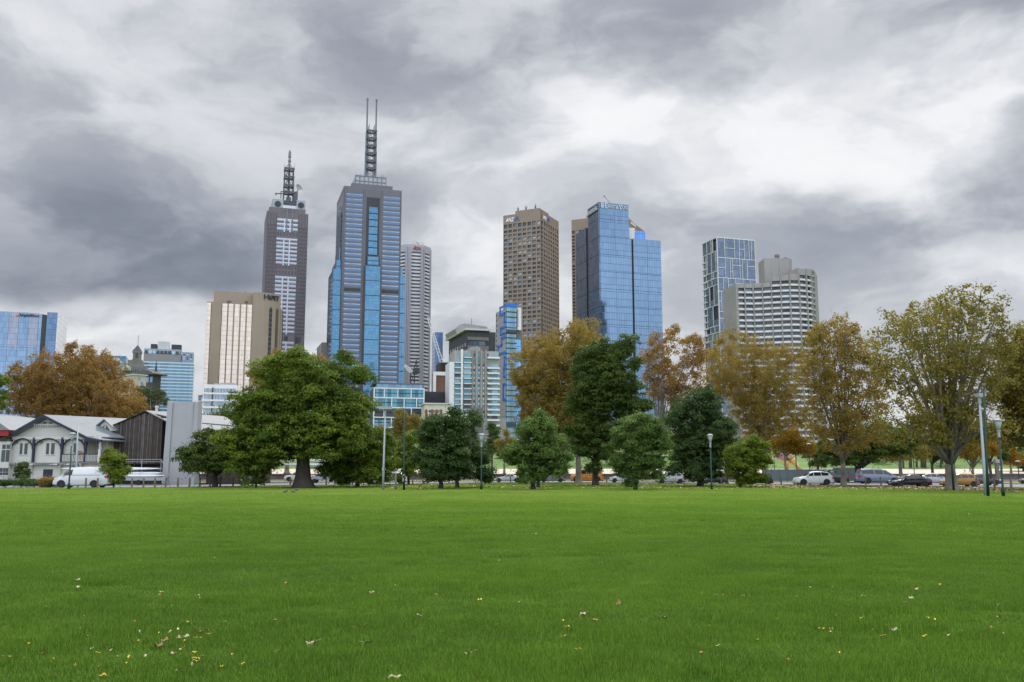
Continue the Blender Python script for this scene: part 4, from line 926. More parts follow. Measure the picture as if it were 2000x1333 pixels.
# white framed teal block
b = Bld('apartment_building', 'low teal glass apartment block in a staggered white frame', 731, 757.5, 330, 76, L=16, rx=828, cat='building')
tl = curtain('teal_apartment_glass', (.075, .20, .26), 1.1, 40, .10, (.035, .05, .06), .5, .1, .9)
q = MB(); q.box(-16, -.5, 0, b.R, -1, b.H); b.part('wall', q, M_['black'])
ylev = [758.5, 777, 796, 815.5, 835]; nx = [[0, .2, .47, .74, 1], [0, .35, .6, .85, 1], [0, .2, .48, .75, 1], [0, .35, .6, .85, 1]]; fr = MB()
for k in range(4):
    za, zb = b.z(ylev[k]), b.z(ylev[k + 1])
    b.fbox(fr, 'R', -.2, b.R + .2, za - .2, za + .2, -.5, .5)
    for t0, t1 in zip(nx[k][:-1], nx[k][1:]):
        zm = (za + zb) / 2
        for z0, z1 in ((zm + .12, za - .2), (zb + .2, zm - .12)): q = MB(); b.fbox(q, 'R', b.R * t0 + .17, b.R * t1 - .17, z0, z1, -.4, .05); b.part('window', q, tl)
        b.fbox(fr, 'R', b.R * t1 - .17, b.R * t1 + .17, zb, za, -.5, .48)
    b.fbox(fr, 'R', -.2, .2, zb, za, -.5, .49)
b.fbox(fr, 'R', -.2, b.R + .2, b.z(835) - .2, b.z(835) + .2, -.5, .5); b.part('frame', fr, M_['white'])
q = MB(); q.box(-14, -1.5, .8, b.R - .4, b.H, b.z(749)); b.part('top_floor', q, curtain('top_floor_glass', (.16, .26, .36), 2.2, 40, .06, (.06, .08, .1), .6, .1, .3))
q = MB(); q.box(-14.5, -.6, -.3, b.R + .3, b.z(749), b.z(747.5)); b.part('roof', q, M_['conc_d'])
block('apartment_building', 'pale windowed block tucked left of the teal apartment block', 705, 783, 345, 76, None, 731, M_['pale'], [('R', .02, .98, 3, 786, 840, 5, .8, .7, None)], [M_['w_blue'], M_['w_sky'], M_['w_teal2']], L=8)
b = block('brick_building', 'brown brick block with a white framed corner beside the white octagonal tower', 848, 729, 400, 74, 843.5, 871, mat('brown_brick', (.16, .085, .055), .85, .15, .3), [('L', .1, .9, 2, 733, 765, 4, .7, .5, None)], [M_['w_dark']])
q = MB(); b.fbox(q, 'R', -.4, .8, 0, b.H + .6, -.5, .4); b.fbox(q, 'R', .8, b.R + .3, b.H - 1.0, b.H + .6, -.5, .4); b.part('frame', q, M_['white'])
block('dark_building', 'plain dark brown block behind the white apartment block', 861, 708, 460, 74, None, 880, mat('dark_brown_panel', (.06, .042, .038), .8, .15, .2), [], [M_['w_dark']], L=12)
b = block('warehouse', 'low charcoal corrugated building with blank front', 829, 765, 350, 76, None, 876, mat('charcoal_cladding', (.075, .08, .09), .7, .12, .3), [], [M_['w_dark']], L=14)
q = MB()
for i in range(22): u = b.R * (i + .5) / 22; b.fbox(q, 'R', u - .08, u + .08, 0, b.H - .2, 0, .15)
b.part('cladding_rib', q, mat('charcoal_rib', (.05, .053, .06), .7))
b = block('heritage_building', 'low cream heritage building with red brick piers', 829.5, 790, 320, 78, None, 880, mat('cream_stucco', (.58, .53, .43), .85, .08, .3, streak=.2), [('R', .12, .62, 3, 801, 822, 2, .45, .5, None)], [M_['w_dark'], M_['w_mid']], L=10, rooff=.5)
q = MB()
for t in (.02, .25, .42, .60): b.fbox(q, 'R', b.R * t, b.R * t + .7, b.z(823), b.z(800), 0, .2)
b.part('pier', q, mat('red_brick', (.22, .06, .045), .85, .15, .5))
block('office_building', 'slim dark blue glass tower behind the white octagonal tower', 850, 649, 900, 74, None, 865, curtain('navy_glass', (.10, .17, .32), 2.5, 4, .08, (.05, .07, .12), .7, .1, .2), [], [M_['w_dark']], L=16, cat='tower')
block('office_building', 'dark grey stub of a tower at the left foot of the tallest tower', 629, 669, 760, 72, 619.5, 641, M_['conc_d'], [('L', .1, .9, 4, 672, 720, 10, .6, .5, None)], [M_['w_dark']], cat='tower')
# ---- cranes
def lattice(q, a, c, w0, w1, n, r=.12):
    a, c = Vector(a), Vector(c); d = (c - a).normalized(); s = d.cross(Vector((0, 1, 0))).normalized(); t = d.cross(s)
    cor = lambda k, i: a + (c - a) * k / n + (s * (1 if i in (0, 1) else -1) + t * (1 if i in (0, 3) else -1)) * (w0 + (w1 - w0) * k / n)
    for k in range(n):
        for i in range(4):
            q.tube([cor(k, i), cor(k + 1, i)], r, 4, False); q.tube([cor(k, i), cor(k + 1, (i + 1) % 4)], r * .6, 4, False)
def crane(label, foot, tip, base, mast_top, D, colj, colm, group='construction cranes'):
    f = P(*foot, D); t = thing('tower_crane', label, 'crane', (f.x, f.y, 0), 0, group); L0 = lambda p: P(*p, D) - Vector((f.x, f.y, 0))
    q = MB(); lattice(q, L0(foot), L0(tip), .9, .5, 14, .16); obj('jib', q, colj, t)
    q = MB(); lattice(q, (0, 0, 0), (0, 0, f.z), 1.0, 1.0, 10, .16); obj('mast', q, colm, t)
    q = MB(); a = L0(foot); m = L0(mast_top); k = L0(base)
    q.tube([a, m], .3, 5); q.tube([k, m], .3, 5); q.box(min(a.x, k.x), max(a.x, k.x), -1, 1, a.z - .8, a.z + 1.2); q.box(k.x - 1.2, k.x + 1.2, -1.2, 1.2, a.z, a.z + 2.6); obj('cab', q, colm, t)
    q = MB(); q.tube([m, L0(tip)], .06, 4); q.tube([L0(tip), L0(tip) - Vector((0, 0, 6))], .05, 4); obj('cable', q, M_['mast'], t)
crane('tall white lattice crane jib rising against the octagonal tower', (864, 712), (836, 620), (869, 711), (867, 700), 520, M_['white'], M_['white'])
crane('small black crane with pale jib behind the teal apartment block', (806, 729), (790, 714), (815, 730), (813.5, 704), 480, M_['white'], M_['black'])
# ---- left cluster
b = Bld('glass_tower', 'wide blue glass office with orange and black lettering at the left edge', -62, 605, 520, 72, L=20, rx=113.5)
gb = curtain('pale_blue_glass', (.19, .28, .40), 1.25, 3.3, .05, (.14, .20, .3), .75, .08, .22); gg = curtain('mauve_glass', (.27, .29, .36), 1.25, 3.3, .05, (.17, .19, .25), .72, .1, .2)
q = MB(); q.box(-20, -.6, 0, b.R, -1, b.H - 1.0); b.part('core', q, M_['black'])
xs = [-62, -38, -18, 0.5, 19, 38.5, 58, 77]
zs = [b.z(605 + 11.6 * k) for k in range(27)]
for i in range(len(xs) - 1):
    u0, u1 = b.hit('R', xs[i], 609)[0], b.hit('R', xs[i + 1], 611)[0]
    for k0, k1, alt in ((0, 6, True), (6, 26, False)):
        q = MB(); b.fbox(q, 'R', u0, u1 - .15, max(0, zs[k1]), zs[k0] - .12, -.5, .1); b.part('glass_panel', q, (gg if i % 2 == 0 else gb) if alt else gb)
u0, u1 = b.hit('R', 77, 612)[0], b.hit('R', 90, 616)[0]; arc = [(.1, u0), (-.4, u0 + (u1 - u0) * .4), (-1.6, u0 + (u1 - u0) * .75), (-4, u1)]
q = MB(); q.prism(arc + [(-12, u1), (-12, u0)], 2, -1, zs[0] - .6); b.part('round_corner', q, gb)
u0, u1 = b.hit('R', 92.5, 612)[0], b.R; q = MB(); q.box(-20, .3, u0, u1, -1, zs[0] + .6); b.part('stair_tower', q, curtain('deep_blue_glass', (.13, .20, .32), 1.25, 3.3, .05, (.06, .09, .18), .7, .08, .3))
eL = b.hit('E', 130, 628)[0]; q = MB(); q.box(-eL, .25, b.R, b.R + .5, -1, zs[0] + .5); b.part('end_wall', q, mat('white_end_wall', (.72, .72, .74), .6, .05, .1, sz=3.3))
u, z = b.hit('R', 39.5, 618.3); u2 = b.hit('R', 77, 620)[0]; b.text('R', 'bhpbilliton', u, z, 1.8, M_['sign_k'], .5, fit=u2 - u)
q = MB(); u0, z0 = b.hit('R', 31, 618); u1 = b.hit('R', 38, 618)[0]
for k, (a0, a1, h) in enumerate(((0, .45, .8), (.3, .72, 1.2), (.6, 1, 1.6))): q.prism([(u0 + (u1 - u0) * a0, z0), (u0 + (u1 - u0) * a1, z0), (u0 + (u1 - u0) * a1, z0 + h), (u0 + (u1 - u0) * (a0 + .12), z0 + h * .75)], 0, .25 + .15 * k, .55 + .15 * k)
b.part('emblem', q, M_['sign_o'])
block('office_building', 'dark blue glass block with flat roof rail above the orange tree', 178, 693.5, 560, 72, None, 247, curtain('steel_blue_glass', (.09, .19, .28), 2, 3.4, .07, (.05, .08, .1), .6, .1, .3), [], [M_['w_dark']], L=16)
b = block('office_building', 'stepped pale office block with roof plant below the dark blue block', 214, 704, 500, 72, None, 237, M_['pale'], [('R', .05, .95, 5, 709, 760, 7, .7, .5, None)], [M_['w_dark'], M_['w_mid']], L=10)
q = MB(); q.box(-6, -1, b.R * .25, b.R * .8, b.H, b.H + 1.6); b.part('plant_room', q, M_['white'])
b = Bld('stone_tower', 'grey stone clock style tower with pyramid roof and pole', 260, 686, 500, 72, L=4.5, rx=276, cat='tower')
st = mat('sandstone_grey', (.17, .165, .14), .9, .15, .3, streak=.3)
q = MB(); q.box(-b.L, 0, 0, b.R, -1, b.H); q.box(-b.L - .3, .3, -.3, b.R + .3, b.H - .9, b.H + .2); q.box(-b.L - .4, .4, -.4, b.R + .4, b.z(704), b.z(702)); b.part('wall', q, st)
q = MB(); za = b.z(672.5); n = len(q.v); p = [(-b.L - .3, -.3), (.3, -.3), (.3, b.R + .3), (-b.L - .3, b.R + .3)]
for i in range(4): q.face([(*p[i], b.H + .2), (*p[(i + 1) % 4], b.H + .2), (-b.L / 2, b.R / 2, za)])
b.part('roof', q, mat('slate_roof', (.075, .075, .075), .8, .15, .5))
q = MB(); q.tube([(-b.L / 2, b.R / 2, za - .5), (-b.L / 2, b.R / 2, b.z(654))], .12, 5); b.part('flagpole', q, M_['mast'])
q = MB(); c0 = b.R * .47; r = b.R * .16; q.face([(.06, c0 - r, b.z(700)), (.06, c0 + r, b.z(700))] + [(.06, c0 + r * math.cos(t), b.z(692) + r * math.sin(t)) for t in np.linspace(0, math.pi, 8)]); b.part('window', q, M_['w_dark'])
q = MB(); q.box(-12, 1, b.hit('R', 250, 704)[0], b.hit('R', 279, 704)[0], -1, b.z(704)); b.part('lower_stage', q, st)
b = block('office_building', 'grey arcaded building wrapped in scaffold frames below the stone tower', 233, 714, 470, 72, None, 287, mat('grey_stone', (.20, .20, .20), .9, .12, .3, streak=.2), [('R', .15, .72, 7, 719, 727, 1, .5, 1, None)], [M_['w_dark']], L=12)
q = MB()
for i in range(13): u = b.R * (.3 + .7 * i / 12); q.tube([(.8, u, 0), (.8, u, b.H + 1)], .07, 4)
for k in range(7): q.tube([(.8, b.R * .3, b.H - k * 2), (.8, b.R, b.H - k * 2)], .06, 4)
b.part('scaffold', q, M_['steel'])
q = MB(); q.lathe([(2.4, b.H - 3), (2.3, b.H - 1.9), (1.8, b.H - 1.0), (.9, b.H - .4), (.2, b.H - .1), (.08, b.H + 1), (.04, b.H + 3)], (3, b.R * .28, 0), 16); b.part('dome', q, mat('green_copper', (.27, .32, .24), .7, .15, 1))
b = Bld('heritage_building', 'dark heritage building with broad hipped eaves and a thin spire', 299, 729.5, 420, 20, 266, 320, cat='building')
dk = mat('dark_stone', (.075, .07, .065), .9, .15, .3)
q = MB(); q.box(-b.L + .8, -.8, .8, b.R - .8, -1, b.H - .3); b.part('wall', q, dk)
q = MB(); q.prism([(-b.L - .6, b.H), (.9, b.H), (-1.6, b.H + 1.2), (-b.L * .5, b.H + 2.0)], 1, -.9, b.R + .9); q.box(-b.L - .8, 1.2, -1.2, b.R + 1.2, b.H - .5, b.H); b.part('roof', q, mat('dark_slate', (.10, .095, .095), .8, .15, .4))
q = MB(); q.tube([(-2, 4, b.H + .6), (-2, 4, b.H + 2.5), (-2, 4, b.z(702))], [.7, .5, .05], 6); b.part('spire', q, dk)
w = Windows(b, [M_['w_dark'], M_['w_blue']])
for r in range(3):
    for i in range(int((b.R - 2) / 3.4)): w.add('R', 2 + i * 3.4, 3.6 + i * 3.4, b.H - 4 - r * 4.5, b.H - 1.6 - r * 4.5, -.75)
    for i in range(3): w.add('L', .8 + i * 2.2, 2.2 + i * 2.2, b.H - 4 - r * 4.5, b.H - 1.6 - r * 4.5, -.75)
w.done()
block('heritage_building', 'small cream building with tall paired windows in front of the dark eaves', 262, 733, 380, 40, None, 286, mat('warm_stucco', (.50, .42, .32), .85, .08, .4), [('R', .3, .8, 2, 736, 755, 2, .7, .75, None)], [M_['w_blue'], M_['w_blind']], L=14, rooff=.5)
b = block('office_building', 'blue and white banded office block with grey mural storey on top', 279, 706, 540, 72, None, 379, curtain('banded_blue_glass', (.12, .22, .31), 1.4, 100, .12, (.10, .22, .32), .6, .1, .3), [], [M_['w_dark']], L=24)
q = MB()
for k in range(18): z = b.H - k * (b.z(706) - b.z(712.4)); b.fbox(q, 'R', -.1, b.R + .1, z - .75, z, 0, .35)
b.part('floor_band', q, mat('white_blue_band', (.50, .60, .66), .5, .05))
gy = mat('grey_mural_panel', (.24, .235, .24), .8, .08, .3)
def rbox(x0, x1, y0, y1, m, off=-1, back=14, name='roof_block'):
    q = MB(); u0, u1, z0, z1 = b.fq('R', x0, y1, x1, y0, off); q.box(off - back, off, u0, u1, b.H - .5 if y1 > 704 else z0, z1); return b.part(name, q, m)
rbox(280, 354, 691, 706, gy); rbox(281, 353, 683.5, 691, mat('blue_grey_strip', (.30, .34, .40), .6, .2, .8)); rbox(294, 307, 672.5, 684, M_['black'], -4, 8, 'plant_room'); rbox(308, 331, 668, 690, M_['pale'], -3, 8, 'plant_room'); rbox(334.5, 354.5, 674, 686, M_['black'], -4, 8, 'plant_room'); rbox(354.5, 378, 689, 706, mat('blue_grey_block', (.25, .29, .36), .6, .1), -1.5, 12)
w = Windows(b, [M_['w_dark'], M_['w_sky']], limit=40)
for i in range(9): u = b.hit('R', 283 + i * 7.6, 688, -1)[0]; w.add('R', u, u + 1.6, b.hit('R', 300, 691, -1)[1], b.hit('R', 300, 685, -1)[1], -.9)
for r in range(3):
    for i in range(3): u = b.hit('R', 358 + i * 7, 695, -1.5)[0]; w.add('R', u, u + .9, b.hit('R', 365, 695 + r * 4, -1.5)[1], b.hit('R', 365, 692.6 + r * 4, -1.5)[1], -1.4)
w.done()
# white office with ribbon windows in front of the tan hotel
b = Bld('office_building', 'small white office with four rows of blue windows at the foot of the tan hotel', 397, 751, 250, 76, L=12, rx=463, cat='building')
q = MB(); q.box(-12, 0, 0, b.R, -1, b.H); b.part('wall', q, M_['white'])
w = Windows(b, [M_['w_blue'], M_['w_teal']], seed=2); fr = MB()
for r in range(4):
    z = b.z(758.5 + 13.4 * r); h = b.z(758.5) - b.z(766.5)
    for t0, t1, n in ((.03, .27, 6), (.31, .97, 15)):
        p = b.R * (t1 - t0) / n
        for i in range(n): w.add('R', b.R * t0 + p * i + .06, b.R * t0 + p * (i + 1) - .06, z - h, z, .03)
    b.fbox(fr, 'R', -.2, b.R + .2, z - h - .55, z - h - .1, 0, .5)
w.done(); b.part('sunshade', fr, M_['white'])
q = MB(); b.fbox(q, 'R', b.R * .27, b.R * .305, 0, b.z(757), -.2, .12); b.part('recess', q, M_['black'])
q = MB(); q.box(-9, -2, b.R * .3, b.R * .98, b.H, b.H + .55); q.box(-8, -3, b.R * .5, b.R * .9, b.H + .55, b.H + .8); b.part('roof', q, M_['steel'])
block('apartment_building', 'dark narrow balcony block left of the small white office', 387.5, 772, 262, 76, None, 397, M_['conc_d'], [('R', .1, .95, 2, 776, 812, 4, .9, .55, (.18, .8))], [M_['w_teal'], M_['w_blue']], L=8)
# ================================================================== trees
def leafmat(name, trans=.35, rough=.5):
    m, b = newmat(name); a = S.nt.nodes.new('ShaderNodeAttribute'); a.attribute_name = 'tint'
    lk(a.outputs['Color'], b.inputs['Base Color']); b.inputs['Roughness'].default_value = rough; b.inputs['Specular IOR Level'].default_value = .14
    t = S.nt.nodes.new('ShaderNodeBsdfTranslucent'); lk(a.outputs['Color'], t.inputs[0]); ms = S.nt.nodes.new('ShaderNodeMixShader'); ms.inputs[0].default_value = trans
    lk(b.outputs[0], ms.inputs[1]); lk(t.outputs[0], ms.inputs[2]); lk(ms.outputs[0], S.nt.nodes['Material Output'].inputs[0]); return m
m_leaf = leafmat('foliage', .30); m_leafa = leafmat('autumn_foliage', .52)
def bark(name, c, sc_=1.2): return mat(name, c, .95, .35, sc_, bump=.5, streak=.3)
m_bark = bark('dark_bark', (.075, .062, .05)); m_plane = mat('plane_tree_bark', (.20, .175, .14), .9, .35, 1.0, bump=.3, streak=.35); m_gum = mat('gum_bark', (.42, .38, .33), .8, .25, 1.0, bump=.2)
def leaf_cloud(pos, nrm, size, tint, rg, aspect=.62, rnd=.8):
    """many folded leaf cards: pos, facing, length, colour"""
    n = len(pos)
    nr = nrm + rg.normal(0, rnd, (n, 3)); nr /= np.linalg.norm(nr, axis=1, keepdims=True) + 1e-9
    r = rg.normal(0, 1, (n, 3)); u = np.cross(nr, r); u /= np.linalg.norm(u, axis=1, keepdims=True) + 1e-9; v = np.cross(nr, u)
    L = size[:, None] * .5; Wd = L * aspect
    p0 = pos - u * L; p2 = pos + u * L; p1 = pos + v * Wd + nr * L * .18 + u * L * .15; p3 = pos - v * Wd + nr * L * .18 + u * L * .15
    return np.stack([p0, p1, p2, p3], 1).reshape(-1, 3), np.repeat(tint, 4, 0)
def cloud_mesh(name, v, c, m):
    n = len(v) // 4; me = bpy.data.meshes.new(name)
    me.vertices.add(len(v)); me.vertices.foreach_set('co', v.astype(np.float32).ravel())
    me.loops.add(len(v)); me.loops.foreach_set('vertex_index', np.arange(len(v), dtype=np.int32))
    me.polygons.add(n); me.polygons.foreach_set('loop_start', np.arange(0, len(v), 4, dtype=np.int32))
    me.update(calc_edges=True); me.materials.append(m)
    a = me.attributes.new('tint', 'FLOAT_COLOR', 'POINT'); a.data.foreach_set('color', np.concatenate([c, np.ones((len(c), 1))], 1).astype(np.float32).ravel())
    return me
# kinds: leaf colours (dark, mid, light), leaf card length, puff radius, leaves per puff, share of puffs dropped, aspect
KIND = {
 'camphor': dict(c=[(0.055, 0.105, 0.016), (0.112, 0.175, 0.022), (0.215, 0.275, 0.032)], ls=0.197, pr=.62, n=92, drop=.02, asp=.6, m=0, puff=1.0),
 'dark':    dict(c=[(0.042, 0.082, 0.026), (0.062, 0.112, 0.031), (0.095, 0.145, 0.038)], ls=0.183, pr=.52, n=92, drop=.02, asp=.55, m=0, puff=1.0),
 'conifer': dict(c=[(0.065, 0.125, 0.03), (0.1, 0.17, 0.038), (0.16, 0.235, 0.05)], ls=0.171, pr=.46, n=92, drop=.01, asp=.5, m=0, puff=1.0),
 'lime':    dict(c=[(0.1, 0.16, 0.015), (0.15, 0.21, 0.02), (0.2, 0.25, 0.028)], ls=0.157, pr=.42, n=81, drop=.06, asp=.6, m=0, puff=1.0),
 'oak':     dict(c=[(.040,.078,.017),(.068,.115,.022),(.120,.170,.030)], ls=.20, pr=.58, n=90, drop=.02, asp=.6, m=0, puff=1.0),
 'plane':   dict(c=[(0.205, 0.158, 0.032), (0.305, 0.222, 0.044), (0.265, 0.215, 0.05), (0.37, 0.26, 0.062)], ls=0.194, pr=.52, n=49, drop=.20, asp=.85, m=1, puff=.9),
 'rust':    dict(c=[(0.255, 0.155, 0.046), (0.335, 0.195, 0.052), (0.375, 0.235, 0.078), (0.29, 0.2, 0.054)], ls=0.194, pr=.50, n=48, drop=.20, asp=.85, m=1, puff=.9),
 'olive':   dict(c=[(0.19, 0.172, 0.036), (0.265, 0.222, 0.044), (0.33, 0.25, 0.052), (0.225, 0.208, 0.05)], ls=0.201, pr=.55, n=45, drop=.24, asp=.8, m=1, puff=.9),
 'gum':     dict(c=[(0.052, 0.081, 0.031), (0.078, 0.107, 0.039), (0.104, 0.130, 0.047)], ls=0.203, pr=.55, n=58, drop=.10, asp=.4, m=0, puff=.7),
 'far':     dict(c=[(0.065, 0.098, 0.033), (0.101, 0.130, 0.039), (0.156, 0.163, 0.046)], ls=0.351, pr=.9, n=37, drop=.10, asp=.6, m=0, puff=.9),
 'gold':    dict(c=[(0.247, 0.150, 0.016), (0.338, 0.195, 0.018), (0.286, 0.182, 0.026)], ls=0.234, pr=.5, n=34, drop=.18, asp=.8, m=1, puff=.9),
}
def tree(label, base, blobs, kind, trunk_r=.3, forks=None, name='tree', group=None, seed=1, barkm=None, dens=1.0, lean=None, limbs=14, depth=1.0, Y=None, twigs=True, cat='tree', lsc=1.0, flr=None, drop=None):
    """base: pixel of the trunk foot (or given depth Y); blobs: circles (px, py, r_px) that fill the crown's outline"""
    k = KIND[kind]; rg = np.random.default_rng(seed); rr = random.Random(seed)
    B = G(*base) if Y is None else P(base[0], base[1], Y); D = B.y; s = D / 1782.0
    t = thing(name, label, cat, B, 0, group)
    bl = np.array([(*(P(x, y, D) - B), r * s) for x, y, r in blobs])
    cx = (bl[:, 0].min() + bl[:, 0].max()) / 2; hw = max((bl[:, 0] + bl[:, 3]).max() - (bl[:, 0] - bl[:, 3]).min(), 1) / 2
    C = []
    for x, y, z, r in bl:
        e = math.sqrt(max(.08, 1 - ((x - cx) / (hw * 1.05))**2)) * hw * depth * .62
        if e < r * .55: C.append((x, y, z, r))
        else:
            C.append((x, y - e * rr.uniform(.75, 1), z, r)); C.append((x + rr.uniform(-.3, .3) * r, y + e * rr.uniform(.7, 1), z + rr.uniform(-.15, .15) * r, r * .95))
            if e > r * 1.1: C.append((x + rr.uniform(-.3, .3) * r, y + rr.uniform(-.2, .2) * e, z, r))
    C = np.array(C); drp = k['drop'] if drop is None else drop
    # puffs on and inside each blob
    PC = []; PN = []; PR = []
    for i, (x, y, z, r) in enumerate(C):
        pr = min(k['pr'], r * .6); n = int(dens * 3.1 * (r / pr)**2) + 5
        d = rg.normal(0, 1, (n, 3)); d /= np.linalg.norm(d, axis=1, keepdims=True)
        rad = (r - pr * .5) * np.where(rg.random(n) < .72, 1.0 + rg.normal(0, .10, n), rg.random(n)**.5)
        p = np.array([x, y, z]) + d * rad[:, None]
        q = p[:, None, :] - C[None, :, :3]; inside = (np.linalg.norm(q, axis=2) < (C[None, :, 3] - pr * 1.5)); inside[:, i] = False
        keep = ~(inside.any(1) & (rg.random(n) < .80)) & (rg.random(n) > drp) & (p[:, 2] > .25)
        PC.append(p[keep]); PN.append(d[keep]); PR.append(pr * (.65 + .7 * rg.random(keep.sum())))
    PC = np.concatenate(PC); PN = np.concatenate(PN); PR = np.concatenate(PR); m = len(PC); nl = k['n']
    PR = PR * (.55 + 1.05 * rg.random(m)**2); pw = PR**2; J = rg.choice(m, m * nl, p=pw / pw.sum()).reshape(m, nl)
    d = rg.normal(0, 1, (m, nl, 3)); d /= np.linalg.norm(d, axis=2, keepdims=True); d[:, :, 2] = np.where(d[:, :, 2] < (-.7 if k['m'] else -.25), -d[:, :, 2] * .6, d[:, :, 2])
    rad = PR[J] * (.62 + .43 * rg.random((m, nl))); pos = PC[J] + d * rad[:, :, None] * np.array([1, 1, 1.05 if k['m'] else .80])
    nrm = d * .9 + PN[J] * .5 + np.array([0, 0, .08 if k['m'] else .3])
    cols = np.array(k['c']); pc = rg.integers(0, len(cols), m); w = rg.random((m, nl, 1)) * .55
    # a slow drift of hue through the crown, plus puff and leaf variation
    dr = .5 + .5 * np.sin(PC[:, 0] * .55 + seed) * np.sin(PC[:, 2] * .5 + seed * 2)
    base_c = cols[pc] * .6 + (cols[0] * (1 - dr[:, None]) + cols[-1] * dr[:, None]) * .4
    tint = base_c[J] * (1 - w) + cols[rg.integers(0, len(cols), (m, nl))] * w; tint *= (.78 + .44 * rg.random((m, nl, 1))) if k['m'] else (.75 + .5 * rg.random((m, nl, 1)))
    size = k['ls'] * lsc * (.6 + .8 * rg.random(m * nl))
    v, c = leaf_cloud(pos.reshape(-1, 3), nrm.reshape(-1, 3), size, tint.reshape(-1, 3), rg, k['asp'], 1.15 if k['m'] else .8)
    # single sprays at the outline so the edge is ragged
    ns = int(m * 5 * k['puff']); j = rg.integers(0, m, ns); pp = PC[j] + PN[j] * (PR[j] * (1.0 + .9 * rg.random(ns)))[:, None] + rg.normal(0, .12, (ns, 3))
    v2, c2 = leaf_cloud(pp, PN[j], k['ls'] * lsc * (.5 + .6 * rg.random(ns)), base_c[j] * (.85 + .4 * rg.random((ns, 1))), rg, k['asp'])
    link('crown', cloud_mesh('crown', np.concatenate([v, v2]), np.concatenate([c, c2]), m_leafa if k['m'] else m_leaf), t)
    # trunk and limbs
    q = MB(); zlo = (bl[:, 2] - bl[:, 3]).min(); top = (bl[:, 2]).max(); fz = forks if forks is not None else max(.8, zlo + .25 * (top - zlo))
    lx = lean or 0.0
    flare = flr or [1.75, 1.25, 1.02, .92, .8]; hs = [-.1, .25, .9, fz * .6, fz]
    if fz < 1.6: hs = [-.1, .12 * fz, .35 * fz, .65 * fz, fz]
    tp = [Vector((lx * (h / fz) + (rr.uniform(-.06, .06) * trunk_r * 3 if i > 1 else 0), rr.uniform(-.05, .05), h)) for i, h in enumerate(hs)]
    q.tube(tp, [trunk_r * f for f in flare], 12)
    order = sorted(range(len(C)), key=lambda i: -C[i, 3] + rr.random()); F = tp[-1]; ends = []
    for i in order[:limbs]:
        e = Vector(C[i, :3]); e.z = max(e.z, fz + .2); st = tp[-1].lerp(tp[-2], rr.random() * .6); md = st.lerp(e, .5) + Vector((rr.uniform(-.4, .4), rr.uniform(-.4, .4), (e - st).length * rr.uniform(.0, .16)))
        pts = [(st * (1 - u)**2 + md * 2 * u * (1 - u) + e * u * u) for u in (0, .2, .4, .6, .8, 1)]
        w0 = trunk_r * rr.uniform(.38, .55); q.tube(pts, [w0 * (1 - .82 * u) for u in (0, .2, .4, .6, .8, 1)], 7); ends.append((pts, w0, C[i, 3]))
    if twigs:
        for pts, w0, r in ends:
            for j in range(7):
                a = pts[rr.randint(2, 5)]; dv = Vector((rr.gauss(0, 1), rr.gauss(0, 1), abs(rr.gauss(.5, .7)))).normalized() * r * rr.uniform(.7, 1.25)
                q.tube([a, a + dv * .5 + Vector((0, 0, .1 * r)), a + dv], [w0 * .22, w0 * .13, w0 * .05], 5)
    obj('trunk', q, barkm or (m_plane if k['m'] else m_bark), t, smooth=True)
    return t
def fill(outline, r, seed=1, jit=.35):
    """circles of radius r packed inside a pixel polygon"""
    rr = random.Random(seed); xs = [p[0] for p in outline]; ys = [p[1] for p in outline]; out = []
    def ins(x, y):
        c = False; n = len(outline)
        for i in range(n):
            (x1, y1), (x2, y2) = outline[i], outline[(i + 1) % n]
            if (y1 > y) != (y2 > y) and x < (x2 - x1) * (y - y1) / (y2 - y1) + x1: c = not c
        return c
    def clear(x, y):
        m = 1e9; n = len(outline)
        for i in range(n):
            a = Vector(outline[i]); b = Vector(outline[(i + 1) % n]); p = Vector((x, y)); t = max(0, min(1, (p - a).dot(b - a) / max(1e-6, (b - a).length_squared))); m = min(m, (a + (b - a) * t - p).length)
        return m
    y = min(ys) + r * .7; row = 0
    while y < max(ys):
        x = min(xs) + (r * .7 if row % 2 else r * 1.4)
        while x < max(xs):
            px, py = x + rr.uniform(-jit, jit) * r, y + rr.uniform(-jit, jit) * r
            if ins(px, py):
                c = clear(px, py); q = min(r * rr.uniform(.8, 1.2), max(c * 1.12, r * .45))
                if c > r * .22: out.append((px, py, q))
            x += r * 1.4
        y += r * 1.15; row += 1
    return out
# ------------------------------------------------------------------ the park's front row, left to right
tree('low dark rounded tree with forked trunk beside the concrete pillar', (420, 952), fill([(347, 903), (361, 866), (385, 841), (409, 836), (450, 848), (485, 872), (490, 914), (472, 934), (440, 940), (402, 940), (361, 936)], 24, 1), 'oak', .26, 1.5, seed=11)
tree('huge broad dark green tree with massive flared trunk', (592, 953.5), fill([(488, 705), (512, 696), (561, 694), (574, 696), (605, 685), (637, 700), (657, 713), (674, 693), (697, 706), (733, 738), (736, 760), (727, 805), (730, 835), (718, 870), (690, 902), (640, 908), (605, 900), (570, 898), (556, 912), (540, 948), (488, 952), (455, 922), (432, 880), (426, 842), (445, 820), (460, 780), (472, 748)], 30, 2), 'camphor', .66, 4.0, flr=[2.3, 1.75, 1.28, 1.0, .95], seed=12, limbs=26, depth=.8)
tree('mid sized spreading green tree shaded by the huge broad tree', (698, 952), fill([(626, 885), (650, 850), (690, 835), (730, 833), (768, 848), (776, 890), (774, 930), (745, 950), (700, 944), (650, 950), (626, 932)], 24, 3), 'camphor', .17, 1.6, seed=13)
